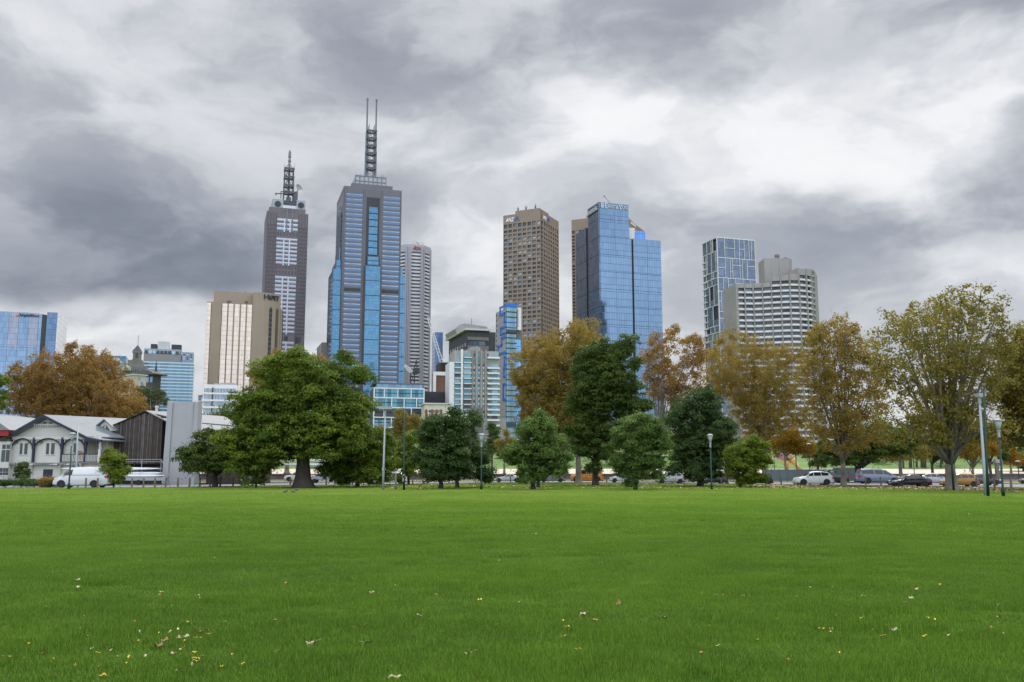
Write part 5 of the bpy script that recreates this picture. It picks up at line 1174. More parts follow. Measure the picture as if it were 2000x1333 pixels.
tree('thin yellow green tree behind the dark green pole', (798, 948), fill([(755, 870), (772, 842), (800, 830), (825, 848), (838, 890), (828, 935), (790, 946), (762, 940)], 20, 4), 'lime', .14, 1.5, seed=14, dens=.8, drop=.25)
tree('large dark evergreen tree with dense crown touching the lawn edge', (861, 956), fill([(810, 892), (818, 855), (830, 830), (846, 806), (858, 786), (872, 793), (884, 793), (902, 806), (917, 835), (921, 880), (917, 925), (890, 940), (860, 940), (840, 951), (822, 949), (811, 924)], 25, 5), 'dark', .20, 1.3, seed=15)
tree('bushy mid green tree right behind the large dark evergreen', (893, 953.5), fill([(885, 850), (895, 806), (912, 802), (938, 812), (944, 826), (933, 842), (942, 866), (967, 880), (973, 905), (967, 937), (940, 952), (920, 950), (900, 942), (885, 920)], 23, 6), 'dark', .19, 1.2, seed=16)
tree('rounded cone shaped green tree with pale trunk near the silver convertible', (1041, 957), fill([(988, 884), (992, 862), (1004, 838), (1026, 820), (1057, 801), (1070, 808), (1083, 830), (1097, 854), (1108, 882), (1122, 902), (1106, 925), (1088, 946), (1050, 940), (1018, 949), (1004, 940), (990, 924)], 23, 7), 'conifer', .20, 1.2, seed=17)
tree('small sapling standing close behind the rounded cone shaped tree', (1051, 953), fill([(1020, 905), (1050, 890), (1080, 905), (1075, 938), (1030, 938)], 18, 8), 'dark', .16, 1.2, seed=18)
tree('tall upright dark green tree with twin stems beside the orange four wheel drive', (1163, 949), fill([(1115, 695), (1135, 679), (1157, 671), (1175, 666), (1195, 651), (1217, 651), (1236, 666), (1253, 666), (1256, 700), (1243, 722), (1251, 757), (1286, 763), (1290, 790), (1262, 812), (1237, 822), (1217, 850), (1207, 902), (1180, 920), (1150, 922), (1110, 897), (1098, 868), (1104, 822), (1108, 773), (1106, 730)], 29, 9), 'oak', .34, 3.0, seed=19, limbs=22)
tree('golden brown plane tree rising behind the tall upright dark green tree', (1130, 944.3), fill([(998, 700), (1020, 678), (1047, 658), (1054, 640), (1075, 636), (1095, 648), (1117, 624), (1149, 629), (1178, 653), (1182, 690), (1170, 740), (1155, 830), (1115, 885), (1075, 875), (1040, 853), (1020, 816), (1008, 770), (1000, 735)], 30, 10), 'plane', .42, 4.5, seed=20, limbs=22, drop=.34)
tree('cone shaped bright green tree alone in front of the parked cars', (1241, 957.5), fill([(1190, 894), (1192, 868), (1201, 842), (1208, 824), (1230, 814), (1248, 802), (1264, 812), (1276, 818), (1287, 829), (1302, 846), (1307, 875), (1305, 916), (1280, 952), (1240, 950), (1219, 953), (1201, 936)], 23, 11), 'conifer', .17, 1.1, seed=21)
tree('rust coloured plane tree with bare upper stems behind the bright green cone tree', (1290, 941), fill([(1241, 652), (1265, 643), (1280, 655), (1306, 643), (1328, 650), (1370, 670), (1375, 702), (1388, 745), (1372, 788), (1330, 800), (1290, 795), (1260, 778), (1238, 730), (1248, 690)], 28, 12), 'rust', .34, 5.5, seed=22, limbs=24, drop=.56)
tree('dense very dark evergreen tree shading the black parked car', (1368, 950.5), fill([(1295, 880), (1298, 835), (1313, 790), (1345, 753), (1372, 748), (1394, 773), (1407, 788), (1430, 818), (1436, 850), (1418, 890), (1408, 927), (1380, 948), (1340, 951), (1306, 935)], 27, 13), 'dark', .30, 2.0, seed=23, limbs=20)
tree('soft green tree filling the gap right of the dense very dark evergreen', (1420, 945.5), fill([(1392, 890), (1400, 855), (1425, 832), (1450, 845), (1462, 880), (1452, 920), (1410, 925)], 22, 14), 'conifer', .18, 1.5, seed=24)
tree('small yellow green tree with slender stems at the lawn edge', (1446, 952.5), fill([(1413, 885), (1424, 860), (1435, 848), (1442, 843), (1455, 856), (1475, 851), (1490, 863), (1500, 885), (1506, 910), (1497, 940), (1470, 951), (1445, 951), (1422, 932)], 20, 15), 'lime', .12, 1.0, seed=25)
tree('spreading orange brown plane tree in front of the curved concrete hotel', (1492, 938), fill([(1372, 695), (1386, 670), (1402, 654), (1420, 646), (1446, 640), (1458, 666), (1480, 674), (1510, 682), (1540, 677), (1568, 688), (1572, 740), (1564, 800), (1558, 850), (1520, 890), (1480, 890), (1448, 862), (1428, 805), (1393, 772), (1376, 735)], 30, 16), 'plane', .36, 5.0, seed=26, limbs=26, drop=.46)
tree('brown plane tree with forked pale trunk behind the white parked SUV', (1648, 948.8), fill([(1562, 718), (1575, 672), (1602, 620), (1637, 618), (1665, 634), (1692, 658), (1703, 690), (1725, 730), (1742, 770), (1729, 830), (1703, 873), (1640, 888), (1600, 893), (1573, 862), (1570, 800)], 29, 17), 'plane', .30, 3.0, seed=27, limbs=28, drop=.66)
tree('largest plane tree with many spreading stems near the right lamp posts', (1860, 958.5), fill([(1698, 660), (1711, 634), (1728, 640), (1743, 610), (1751, 596), (1794, 584), (1816, 590), (1828, 575), (1864, 564), (1902, 568), (1938, 556), (1951, 585), (1947, 618), (1959, 630), (1975, 660), (1968, 720), (1953, 780), (1943, 850), (1905, 888), (1860, 873), (1800, 888), (1753, 873), (1732, 812), (1717, 730)], 30, 18), 'olive', .46, 2.6, seed=28, limbs=44, drop=.70, dens=.9)
tree('olive green tree cut by the right edge of the view', (2035, 957), fill([(1936, 800), (1940, 720), (1960, 660), (2000, 630), (2080, 630), (2140, 700), (2150, 820), (2080, 890), (1990, 880), (1945, 860)], 32, 19), 'olive', .4, 3.0, seed=29, limbs=20, drop=.08)
tree('dark spreading tree in the shade behind the blue grey minivan', (1676, 943), fill([(1595, 880), (1625, 848), (1680, 835), (1740, 838), (1792, 848), (1805, 880), (1775, 908), (1720, 903), (1660, 912), (1610, 908)], 22, 20), 'oak', .42, 2.2, seed=30, dens=1.3, drop=.0)
tree('dark green tree filling the gap behind the silver sedan', (1822, 936), fill([(1795, 880), (1812, 850), (1845, 842), (1872, 860), (1872, 892), (1840, 905), (1805, 900)], 19, 41), 'oak', .25, 3.0, Y=172, seed=131, drop=.0)
tree('brown orange low tree left of the forked pale trunk', (1535, 934), fill([(1500, 870), (1520, 845), (1560, 840), (1590, 855), (1600, 880), (1570, 893), (1525, 890)], 18, 42), 'gold', .2, 5.0, Y=170, seed=132, drop=.1)
tree('dark green tree behind the gold hatchback and poles', (1935, 934), fill([(1905, 880), (1920, 850), (1950, 842), (1972, 865), (1970, 895), (1935, 908)], 18, 43), 'oak', .25, 3.0, Y=172, seed=133, drop=.0)
tree('golden leaved small tree behind the gold hatchback', (1902, 944), fill([(1862, 880), (1880, 850), (1920, 845), (1945, 870), (1950, 900), (1920, 912), (1880, 908)], 20, 21), 'gold', .2, 2.5, seed=31)
tree('low golden tree over the walkers near the sandy promenade', (1760, 932), fill([(1715, 860), (1760, 835), (1810, 850), (1830, 885), (1790, 905), (1740, 900)], 22, 22), 'olive', .3, 4.0, Y=165, seed=32, drop=.15)
tree('orange autumn tree over the colourful sculpture', (1556, 925), fill([(1510, 862), (1530, 848), (1560, 845), (1590, 860), (1598, 880), (1560, 890), (1520, 885)], 15, 23), 'gold', .12, 4.0, Y=185, seed=33)
tree('yellowish bushy tree beside the sculpture lawn', (1598, 922), fill([(1570, 895), (1580, 872), (1605, 865), (1625, 880), (1628, 905), (1600, 915), (1578, 910)], 13, 24), 'far', .25, 3.0, Y=215, seed=34)
tree('orange leaved shrubby tree behind the right lamp post', (1975, 925), fill([(1955, 905), (1962, 880), (1985, 875), (1998, 900), (1985, 912)], 13, 25), 'gold', .2, 2.5, Y=200, seed=35)
tree('dark evergreen mass behind the right edge lamp post', (2000, 925), fill([(1950, 912), (1960, 870), (2000, 850), (2060, 850), (2070, 915), (2000, 920)], 20, 26), 'dark', .3, 2.0, Y=215, seed=36)
tree('small conical green tree in front of the boat trailer', (222, 953.3), fill([(194, 920), (200, 898), (214, 876), (224, 873), (236, 890), (250, 912), (250, 935), (225, 947), (200, 942)], 15, 27), 'lime', .08, .6, seed=37, drop=.02, dens=1.1)
# ------------------------------------------------------------------ behind: boathouse plane, gum, hotel-side trees
tree('big rusty orange plane tree behind the white boathouse', (150, 925), fill([(10, 775), (43, 723), (83, 713), (97, 690), (115, 698), (140, 673), (165, 670), (190, 693), (215, 688), (242, 723), (264, 745), (266, 790), (260, 842), (210, 858), (100, 858), (38, 842), (18, 810)], 30, 28), 'rust', .5, 4.0, Y=170, seed=38, limbs=18, drop=.06, dens=.95)
tree('flat topped gum tree with pale bare limbs behind the slatted shed', (292, 925), fill([(250, 780), (262, 762), (285, 755), (320, 765), (330, 785), (345, 790), (320, 800), (300, 812), (270, 818), (252, 812)], 15, 29), 'gum', .35, 5.0, Y=200, seed=39, barkm=m_gum, drop=.2)
tree('green tree at the far left edge above the red roofed house', (-10, 930), fill([(-60, 860), (-55, 760), (-20, 715), (-4, 690), (6, 720), (2, 780), (16, 830), (8, 870), (-30, 890)], 24, 30), 'lime', .3, 3.0, Y=140, seed=40)
tree('rust tipped bare plane tree behind the huge broad tree', (560, 925), fill([(485, 725), (510, 695), (560, 688), (600, 692), (640, 698), (660, 720), (640, 760), (560, 770), (500, 760)], 24, 31), 'rust', .35, 8.0, Y=150, seed=41, drop=.45, dens=.7)
tree('small olive bush tree at the foot of the small white office', (440, 925), fill([(396, 835), (402, 812), (425, 802), (450, 806), (480, 800), (495, 830), (490, 870), (425, 875), (400, 860)], 16, 32), 'far', .25, 4.0, Y=175, seed=42, drop=.03, dens=1.2)
tree('low scrubby tree between the pillar and the small white office', (395, 925), fill([(384, 812), (398, 808), (412, 820), (405, 835), (388, 832)], 9, 33), 'far', .2, 8.0, Y=210, seed=43)
tree('thin clump topped olive tree in front of the teal apartments', (790, 925), fill([(762, 825), (778, 800), (792, 795), (805, 812), (818, 805), (828, 830), (815, 850), (790, 860), (765, 850)], 13, 34), 'olive', .25, 6.0, Y=185, seed=44, drop=.2)
tree('pale yellow feathery tree beside the silver floodlight pole', (745, 925), fill([(730, 850), (745, 832), (762, 840), (770, 865), (750, 880), (732, 872)], 12, 35), 'gold', .2, 4.0, Y=190, seed=45)
tree('dark narrow cypress in front of the grey podium', (961, 925), fill([(945, 870), (950, 840), (960, 820), (968, 825), (980, 850), (985, 880), (960, 890)], 12, 36), 'dark', .25, 3.0, Y=210, seed=46)
tree('pale olive tree between the dark evergreen and the rounded cone tree', (985, 925), fill([(968, 890), (972, 855), (990, 840), (1005, 850), (1008, 885), (990, 905)], 14, 37), 'olive', .2, 3.0, Y=190, seed=47)
rr_ = random.Random(5)
FB = [(300, 850, 22, 'far', 'grey green far tree above the slatted shed roof'), (345, 872, 20, 'far', 'far green tree hidden behind the concrete pillar'), (520, 880, 26, 'far', 'far tree glimpsed left of the massive flared trunk'), (640, 885, 24, 'far', 'far tree glimpsed right of the massive flared trunk'),
      (720, 880, 20, 'far', 'far tree between the mid sized tree and the silver floodlight pole'), (840, 865, 18, 'far', 'far tree hidden behind the large dark evergreen'), (930, 880, 20, 'far', 'far tree behind the middle lamp post'), (1010, 880, 20, 'olive', 'brownish far tree behind the silver convertible'),
      (1090, 880, 20, 'far', 'far tree left of the orange four wheel drive'), (1185, 872, 24, 'olive', 'brownish far tree between the twin stems and the cone tree'), (1330, 868, 20, 'olive', 'brownish far tree behind the silver hatchback'), (1482, 890, 13, 'far', 'far bushy tree behind the small yellow green tree'),
      (1640, 880, 12, 'far', 'far bushy tree behind the forked pale trunk'), (1715, 872, 15, 'far', 'far green tree above the blue grey minivan'), (1765, 850, 16, 'far', 'far green tree above the black sedan'), (1840, 862, 17, 'far', 'far green tree behind the largest plane trunk'), (1925, 868, 18, 'olive', 'brownish far tree behind the pair of right hand poles'),
      (20, 850, 22, 'far', 'far green tree over the red roofed house'), (205, 862, 20, 'far', 'far green tree behind the white boathouse roof')]
FB += [(440, 902, 15, 'far', 'dark low far tree right of the forked trunk'), (545, 905, 14, 'far', 'dark low far tree just left of the massive flared trunk'), (665, 900, 16, 'far', 'dark low far tree behind the white sedan'), (760, 900, 16, 'far', 'dark low far tree behind the thin yellow green tree'),
      (835, 898, 16, 'far', 'dark low far tree left of the large dark evergreen'), (985, 888, 12, 'far', 'dark low far tree above the silver convertible bonnet'), (1095, 898, 14, 'far', 'dark low far tree beside the orange four wheel drive bonnet'), (1205, 895, 14, 'far', 'dark low far tree left of the bright green cone tree'), (1325, 895, 14, 'far', 'dark low far tree above the silver wagon'), (1400, 900, 12, 'far', 'dark low far tree above the black hatchback')]
for i, (x, y, r, k, lb) in enumerate(FB):
    D = rr_.uniform(238, 262); z0 = 2.4 if D < 246 else 4.8
    bl = [(x + rr_.uniform(-1, 1) * r * .7, y + rr_.uniform(-.6, .5) * r, r * rr_.uniform(.5, .75)) for _ in range(7)]
    t = tree(lb, (x, 922 - (z0 - .8 - EYE) / D * 1800), bl, k, .25, None, 'bank_tree', 'trees on the far bank slope', 60 + i, Y=D, limbs=5, twigs=False, dens=.9)
# ================================================================== park furniture
def lathe_at(q, prof, n=14): q.lathe(prof, (0, 0, 0), n)
m_dkgreen = mat('dark_green_paint', (.010, .038, .024), .45, .15, 1); m_galv = mat('galvanised_pole', (.33, .37, .40), .5, .08, 1.5, metal=.2); m_lamp = mat('frosted_lamp_glass', (.30, .335, .32), .35, .06, 2); m_cap = mat('lamp_cap', (.30, .33, .33), .5)
LG = 'green park lamp posts with cone lanterns'
def lamp(label, px, ybase, ytop, Y=None):
    B = G(px, ybase) if Y is None else P(px, ybase, Y); h = P(px, ytop, B.y).z - B.z; t = thing('lamp_post', label, 'lamp post', B, 0, LG); f = h / 4.9
    q = MB(); q.lathe([(.11 * f, 0), (.11 * f, .5 * f), (.068 * f, .6 * f), (.06 * f, 3.75 * f)], (0, 0, 0), 12); obj('post', q, m_dkgreen, t, True)
    q = MB(); q.lathe([(.085 * f, 3.7 * f), (.085 * f, 4.05 * f), (.12 * f, 4.07 * f), (.12 * f, 4.15 * f)], (0, 0, 0), 12); obj('collar', q, m_galv, t)
    q = MB(); q.lathe([(.09 * f, 4.15 * f), (.14 * f, 4.35 * f), (.245 * f, 4.74 * f)], (0, 0, 0), 16); obj('lantern', q, m_lamp, t, True)
    q = MB(); q.lathe([(.28 * f, 4.74 * f), (.28 * f, 4.80 * f), (.19 * f, 4.87 * f), (.05 * f, 4.9 * f)], (0, 0, 0), 16); obj('lamp_cap', q, m_cap, t)
    return t
lamp('green lamp post with cone lantern in front of the white boathouse', 134, 957, 845); lamp('green lamp post half hidden in the leaves left of the massive trunk', 500, 953, 852); lamp('green lamp post beside the large dark evergreen', 940, 957.5, 847)
lamp('green lamp post in front of the dense very dark evergreen', 1390, 957, 848); lamp('green lamp post nearest to the right edge of the lawn', 1960, 971, 817.5)
def pole(label, px, yb, yt, r, m, lean=0, heads=0, Y=None, name='light_pole', band=None, ptop=None):
    B = G(px, yb) if Y is None else P(px, yb, Y); T = P(ptop if ptop else px, yt, B.y) - B; t = thing(name, label, 'pole', B)
    q = MB(); q.tube([(0, 0, 0), T * .25, T], [r * 1.15, r, r * .62], 12); obj('shaft', q, m, t, True)
    if heads:
        q = MB(); q.box(T.x - .55 * heads, T.x + .55 * heads, T.y - .3, T.y + .25, T.z - .15, T.z + .12); q.tube([(T.x, T.y, T.z - .6), (T.x, T.y, T.z)], r * 1.1, 8); obj('floodlight', q, m_cap, t)
    if band: q = MB(); a = T * band; q.lathe([(r * 1.12, a.z), (r * 1.12, a.z + .10)], (a.x, a.y, 0), 12); q.box(a.x - r * 1.3, a.x, a.y - r * 1.5, a.y, a.z - .5, a.z - .2); obj('access_box', q, m_cap, t)
    return t
pole('tall pale silver floodlight pole left of the dark green pole', 748, 957.5, 797, .10, m_galv, heads=1, band=.3, ptop=752.5); pole('thin dark green pole beside the pale silver floodlight pole', 789, 958.5, 798, .09, m_dkgreen, band=.18, name='green_pole')
pole('short grey timber marker post between the two tall poles', 773, 957, 926, .10, mat('grey_timber', (.17, .15, .13), .9, .2, 3), name='marker_post')
pole('pale silver floodlight pole leaning beside the dark green pole at right', 1925.5, 968.5, 772, .105, m_galv, heads=.28, ptop=1912.5); pole('thick dark green pole right against the leaning silver pole', 1930, 971, 752, .085, m_dkgreen, ptop=1921, name='green_pole', heads=0); pole('thin green pole in front of the largest plane trunk', 1863, 959, 790, .085, m_dkgreen, ptop=1850, name='green_pole')
pole('silver flagpole standing in front of the boathouse balcony', 148, 949, 832, .11, m_galv, band=.2, ptop=152); pole('thin grey pole between the boathouse and the slatted shed', 204, 946, 861, .07, m_galv, name='slim_pole', heads=.25)
for lb, x, yb, yt, Y in (('slim dark promenade lamp left of the blue grey minivan', 1582, 926, 868, 150), ('slim dark promenade lamp above the black sedan', 1786, 929, 868, 165), ('slim dark promenade lamp right of the green lamp post', 1991, 942, 902, 145), ('slim dark promenade lamp near the colourful sculpture', 1513, 925, 890, 200)):
    B = P(x, yb, Y); B.z = max(B.z, 0.0); T = P(x, yt, Y).z - B.z; t = thing('promenade_lamp', lb, 'lamp post', B, 0, 'slim dark promenade lamps'); q = MB(); q.tube([(0, 0, -.6), (0, 0, T)], .075, 8); obj('post', q, M_['black'], t); q = MB(); q.lathe([(.1, T - .1), (.42, T), (.42, T + .08), (.1, T + .16)], (0, 0, 0), 12); obj('lamp_head', q, m_cap, t)
# pole with small white sign near the road at right
B = G(1957, 957); B = P(1957, 954, 108); B.z = 0; t = thing('sign_post', 'thin sign post with two small white plates right of the poles', 'sign', B); q = MB(); q.tube([(0, 0, 0), (0, 0, 2.3)], .035, 6); obj('post', q, M_['steel'], t)
q = MB(); q.box(-.2, .2, -.05, -.03, 1.75, 1.95); obj('plate', q, M_['sign_w'], t); q = MB(); q.box(-.12, .12, -.05, -.03, 2.05, 2.28); obj('plate', q, M_['sign_w'], t)
B = P(1951, 930, 150); B.z = 0; t = thing('notice_board', 'dark grey notice kiosk on the far verge right of the poles', 'kiosk', B); q = MB(); q.box(-.45, .45, -.3, .3, 0, 3.0); obj('cabinet', q, M_['conc_d'], t); q = MB(); q.box(-.55, .55, -.4, .4, 3.0, 3.6); obj('head', q, M_['steel'], t)
# timber bollards along the near kerb
m_tim = mat('weathered_timber', (.20, .145, .10), .9, .3, 3, bump=.3); m_tim2 = mat('grey_timber_bollard', (.15, .13, .115), .9, .3, 3, bump=.3)
BG = 'timber bollards along the near kerb'
def boll_mesh(m):
    q = MB(); q.tube([(0, 0, -.05), (0, 0, 1.0), (0, 0, 1.08)], [.10, .095, .06], 8); return q.mesh('bollard', m)
bm = {0: boll_mesh(m_tim), 1: boll_mesh(m_tim2)}
BPX = [(167, 954.3, 0, 'brown timber bollard by the van rear wheel'), (190, 954, 0, 'brown timber bollard behind the van'), (257, 953.8, 0, 'brown timber bollard right of the small conical tree'), (280, 953.7, 0, 'brown timber bollard below the lowest racing shell'), (302, 953.5, 0, 'brown timber bollard under the shell tips'), (323, 953.3, 0, 'brown timber bollard at the left foot of the concrete pillar'),
       (347, 953, 0, 'brown timber bollard in front of the concrete pillar'), (370, 952.7, 0, 'brown timber bollard right of the concrete pillar'), (390, 952.3, 0, 'brown timber bollard left of the forked trunk'), (410, 952, 0, 'brown timber bollard against the forked trunk'), (430, 951.7, 1, 'grey timber bollard just right of the forked trunk'), (455, 951.2, 1, 'grey timber bollard midway to the half hidden lamp post'), (484, 950.7, 1, 'grey timber bollard by the half hidden lamp post'),
       (567, 949, 1, 'grey timber bollard left of the massive flared trunk'), (637, 948.8, 1, 'grey timber bollard right of the massive flared trunk'), (662, 948.5, 1, 'grey timber bollard ahead of the white sedan bonnet'), (671, 948.4, 1, 'grey timber bollard over the white sedan front wheel'), (688, 948.2, 1, 'grey timber bollard over the white sedan door'), (806, 946.5, 1, 'grey timber bollard right of the dark green pole'), (877, 945.2, 1, 'grey timber bollard right of the large dark evergreen trunk'), (972, 943.8, 1, 'grey timber bollard over the silver convertible bonnet'), (997, 943.7, 1, 'grey timber bollard over the silver convertible door'),
       (1185, 943.8, 1, 'grey timber bollard behind the orange four wheel drive'), (1313, 945.2, 1, 'grey timber bollard over the silver hatchback'), (1409, 946.2, 1, 'grey timber bollard at the tail of the black hatchback'), (1497.5, 947.4, 1, 'grey timber bollard against the dark hatchback tail'), (1526, 947.8, 1, 'grey timber bollard alone left of the white SUV'), (1553, 948, 1, 'grey timber bollard at the nose of the white SUV'), (1582, 948.1, 1, 'grey timber bollard over the white SUV doors'), (1610.5, 948.3, 1, 'grey timber bollard over the white SUV rear wheel'),
       (1691, 949.3, 1, 'grey timber bollard under the minivan rear wheel'), (1721, 949.6, 1, 'grey timber bollard over the minivan doors'), (1752, 950, 1, 'grey timber bollard over the black sedan front wheel'), (1782, 950.6, 1, 'grey timber bollard over the black sedan rear door'), (1813, 951.4, 1, 'grey timber bollard at the tail of the black sedan'), (1908, 952.5, 1, 'grey timber bollard at the tail of the gold hatchback'), (1943, 956, 0, 'brown timber bollard by the thin sign post'), (1976, 963, 1, 'grey two tone bollard at the footpath corner')]
for x, y, k, lb in BPX:
    o = link('bollard', bm[k]); o.location = G(x, y); o.scale = (1, 1, .95); tag(o, lb, 'bollard', BG)
# ================================================================== cars
m_tyre = mat('tyre_rubber', (.022, .022, .024), .85, .2, 3); m_rim = mat('alloy_rim', (.50, .51, .53), .35, .06, 3, metal=.6); m_cglass = glass('car_glass', (.018, .024, .026), .08, .04, .2); m_trim = mat('black_trim', (.02, .02, .022), .6); m_head = mat('headlight_lens', (.65, .68, .70), .15, .05, 4, metal=.3); m_tail = mat('tail_light_red', (.40, .02, .015), .25, .05, 4); m_plate = mat('number_plate', (.62, .64, .60), .5)
PR = { # x (0 nose .. 1 tail), top of body, roof profile ; L, H, W, wheel positions, wheel radius, windows
 'sedan': dict(L=4.6, H=1.45, W=1.78, prof=[(0, .52), (.03, .66), (.10, .76), (.27, .90), (.42, 1.36), (.50, 1.44), (.62, 1.43), (.72, 1.36), (.86, 1.02), (.97, .98), (1, .80)], belt=[(0, .60), (.27, .88), (.86, .98), (1, .85)], win=[(.31, .45), (.46, .60), (.61, .77)], wh=(.19, .80), wr=.32),
 'hatch': dict(L=3.9, H=1.50, W=1.68, prof=[(0, .55), (.03, .70), (.10, .82), (.22, .95), (.38, 1.40), (.48, 1.50), (.70, 1.49), (.86, 1.40), (.97, 1.05), (1, .70)], belt=[(0, .62), (.22, .93), (.9, 1.02), (1, .85)], win=[(.27, .48), (.50, .68), (.70, .86)], wh=(.18, .82), wr=.30),
 'suv': dict(L=4.6, H=1.70, W=1.86, prof=[(0, .62), (.03, .86), (.08, .96), (.25, 1.08), (.39, 1.56), (.48, 1.69), (.70, 1.70), (.86, 1.60), (.965, 1.18), (1, .80)], belt=[(0, .75), (.25, 1.06), (.9, 1.16), (1, 1.0)], win=[(.29, .46), (.475, .66), (.675, .86)], wh=(.185, .80), wr=.36),
 'minivan': dict(L=4.95, H=1.78, W=1.9, prof=[(0, .60), (.03, .78), (.08, .90), (.20, 1.06), (.37, 1.62), (.45, 1.74), (.70, 1.78), (.92, 1.72), (.985, 1.15), (1, .75)], belt=[(0, .7), (.2, 1.04), (.95, 1.14), (1, 1.0)], win=[(.24, .41), (.425, .62), (.64, .93)], wh=(.175, .80), wr=.34),
 'van': dict(L=5.1, H=1.95, W=1.92, prof=[(0, .62), (.025, .85), (.07, .98), (.16, 1.16), (.29, 1.72), (.36, 1.90), (.60, 1.95), (.93, 1.93), (.985, 1.80), (1, .70)], belt=[(0, .75), (.16, 1.12), (.97, 1.22), (1, 1.1)], win=[(.19, .35)], wh=(.17, .77), wr=.34),
 'fourwd': dict(L=4.7, H=1.85, W=1.9, prof=[(0, .80), (.01, 1.05), (.05, 1.14), (.25, 1.18), (.31, 1.72), (.36, 1.82), (.70, 1.85), (.95, 1.82), (.985, 1.2), (1, .85)], belt=[(0, .9), (.25, 1.16), (.97, 1.22), (1, 1.1)], win=[(.30, .47), (.49, .66), (.70, .93)], wh=(.18, .80), wr=.42),
 'ute': dict(L=5.2, H=1.78, W=1.85, prof=[(0, .72), (.02, .98), (.08, 1.06), (.24, 1.14), (.35, 1.66), (.40, 1.76), (.56, 1.78), (.62, 1.70), (.66, 1.16), (.985, 1.14), (1, .75)], belt=[(0, .9), (.24, 1.12), (.66, 1.14), (1, 1.1)], win=[(.27, .42), (.435, .60)], wh=(.17, .80), wr=.39),
 'coupe': dict(L=4.2, H=1.32, W=1.76, prof=[(0, .50), (.03, .62), (.12, .72), (.36, .86), (.47, 1.22), (.55, 1.31), (.63, 1.30), (.78, .96), (.96, .92), (1, .72)], belt=[(0, .58), (.36, .84), (.85, .92), (1, .8)], win=[(.40, .58), (.595, .70)], wh=(.18, .80), wr=.31)}
wheel_cache = {}
def interp(t, pts): return float(np.interp(t, [p[0] for p in pts], [p[1] for p in pts]))
def car(label, kind, colr, px, ybase, face, lpx=None, cat='car', Y=None, rz=0.0, name='parked_car', group='cars parked along the road', extra=None):
    p = PR[kind]; B = G(px, ybase) if Y is None else P(px, ybase, Y); B.z = .01; L = p['L']
    sc_ = (lpx * B.y / 1790) / L if lpx else 1.0
    t = thing(name, label, cat, B, (0 if face > 0 else math.pi) + rz, group); t.scale = (sc_,) * 3
    pm = paint('car_paint', colr); W_ = p['W'] / 2; n = 40; rings = []
    xs = sorted(set([i / n for i in range(n + 1)] + [a for a, _ in p['prof']]))
    for u in xs:
        zt = interp(u, p['prof']); zb = min(interp(u, p['belt']), zt - .02); x = L * (.5 - u); en = 1 - .22 * max(0, abs(u - .5) * 2 - .72)**2 / .0784 * .7
        w = W_ * en; g = max(0, zt - zb); wr = w - .10 - .26 * min(1, g / .6) if g > .08 else w - .12
        z0 = .22 + .10 * max(0, abs(u - .5) * 2 - .8) * 5 * .3
        rings.append([(x, -w * .93, z0), (x, -w, z0 + .16), (x, -w * 1.0, zb * .72), (x, -w * .97, zb), (x, -wr, zt - .05 * min(1, g * 4)), (x, -wr * .8, zt), (x, 0, zt + .015), (x, wr * .8, zt), (x, wr, zt - .05 * min(1, g * 4)), (x, w * .97, zb), (x, w, zb * .72), (x, w, z0 + .16), (x, w * .93, z0)])
    q = MB(); k = len(rings[0])
    for r in rings: q.v += r
    for i in range(len(rings) - 1):
        for j in range(k): a = i * k + j; b = i * k + (j + 1) % k; q.f.append((a, b, b + k, a + k)); q.m.append(0)
    q.f.append(tuple(range(k))[::-1]); q.f.append(tuple(range((len(rings) - 1) * k, len(rings) * k))); q.m += [0, 0]
    body = obj('body', q, pm, t, True)
    # side windows follow the flank between belt line and roof edge
    def flank(u, f, side, off=.012):
        zt = interp(u, p['prof']); zb = min(interp(u, p['belt']), zt - .02); w = W_ * .97; g = zt - zb; wr = W_ - .10 - .26 * min(1, g / .6)
        z = zb + (zt - .05 - zb) * f; return (L * (.5 - u), side * (w + (wr - w) * f + off), z)
    for side in (-1, 1):
        for a, b in p['win']:
            q = MB(); m = 6
            for i in range(m):
                u0, u1 = a + (b - a) * i / m, a + (b - a) * (i + 1) / m
                g0, g1 = interp(u0, p['prof']) - interp(u0, p['belt']), interp(u1, p['prof']) - interp(u1, p['belt'])
                if min(g0, g1) < .12: continue
                q.face([flank(u0, .08, side), flank(u1, .08, side), flank(u1, .86, side), flank(u0, .86, side)])
            if q.f: obj('side_window', q, m_cglass, t)
    # windscreen and rear window lie on the slopes of the roof line
    pr = p['prof']; ws = [i for i in range(len(pr) - 1) if pr[i + 1][1] - pr[i][1] > .28]; rw_ = [i for i in range(len(pr) - 1) if pr[i][1] - pr[i + 1][1] > .28 and pr[i][0] > .5 and pr[i + 1][1] > .9]
    for nm, ii in (('windscreen', ws[:1]), ('rear_window', rw_[:1])):
        for i in ii:
            (u0, z0), (u1, z1) = pr[i], pr[i + 1]; q = MB(); e = .06
            lo, hi_ = (e, 1 - e) if nm == 'windscreen' else (e, .9)
            c = []
            for f, hw in ((lo, .80 if nm == 'windscreen' else .62), (hi_, .62 if nm == 'windscreen' else .74)):
                u = u0 + (u1 - u0) * f; z = z0 + (z1 - z0) * f; dxn = .022 if nm == 'windscreen' else -.022
                c.append([(L * (.5 - u) + dxn, s * hw * W_, z + .028) for s in (-1, 1)])
            q.face([c[0][0], c[0][1], c[1][1], c[1][0]]); obj(nm, q, m_cglass, t)
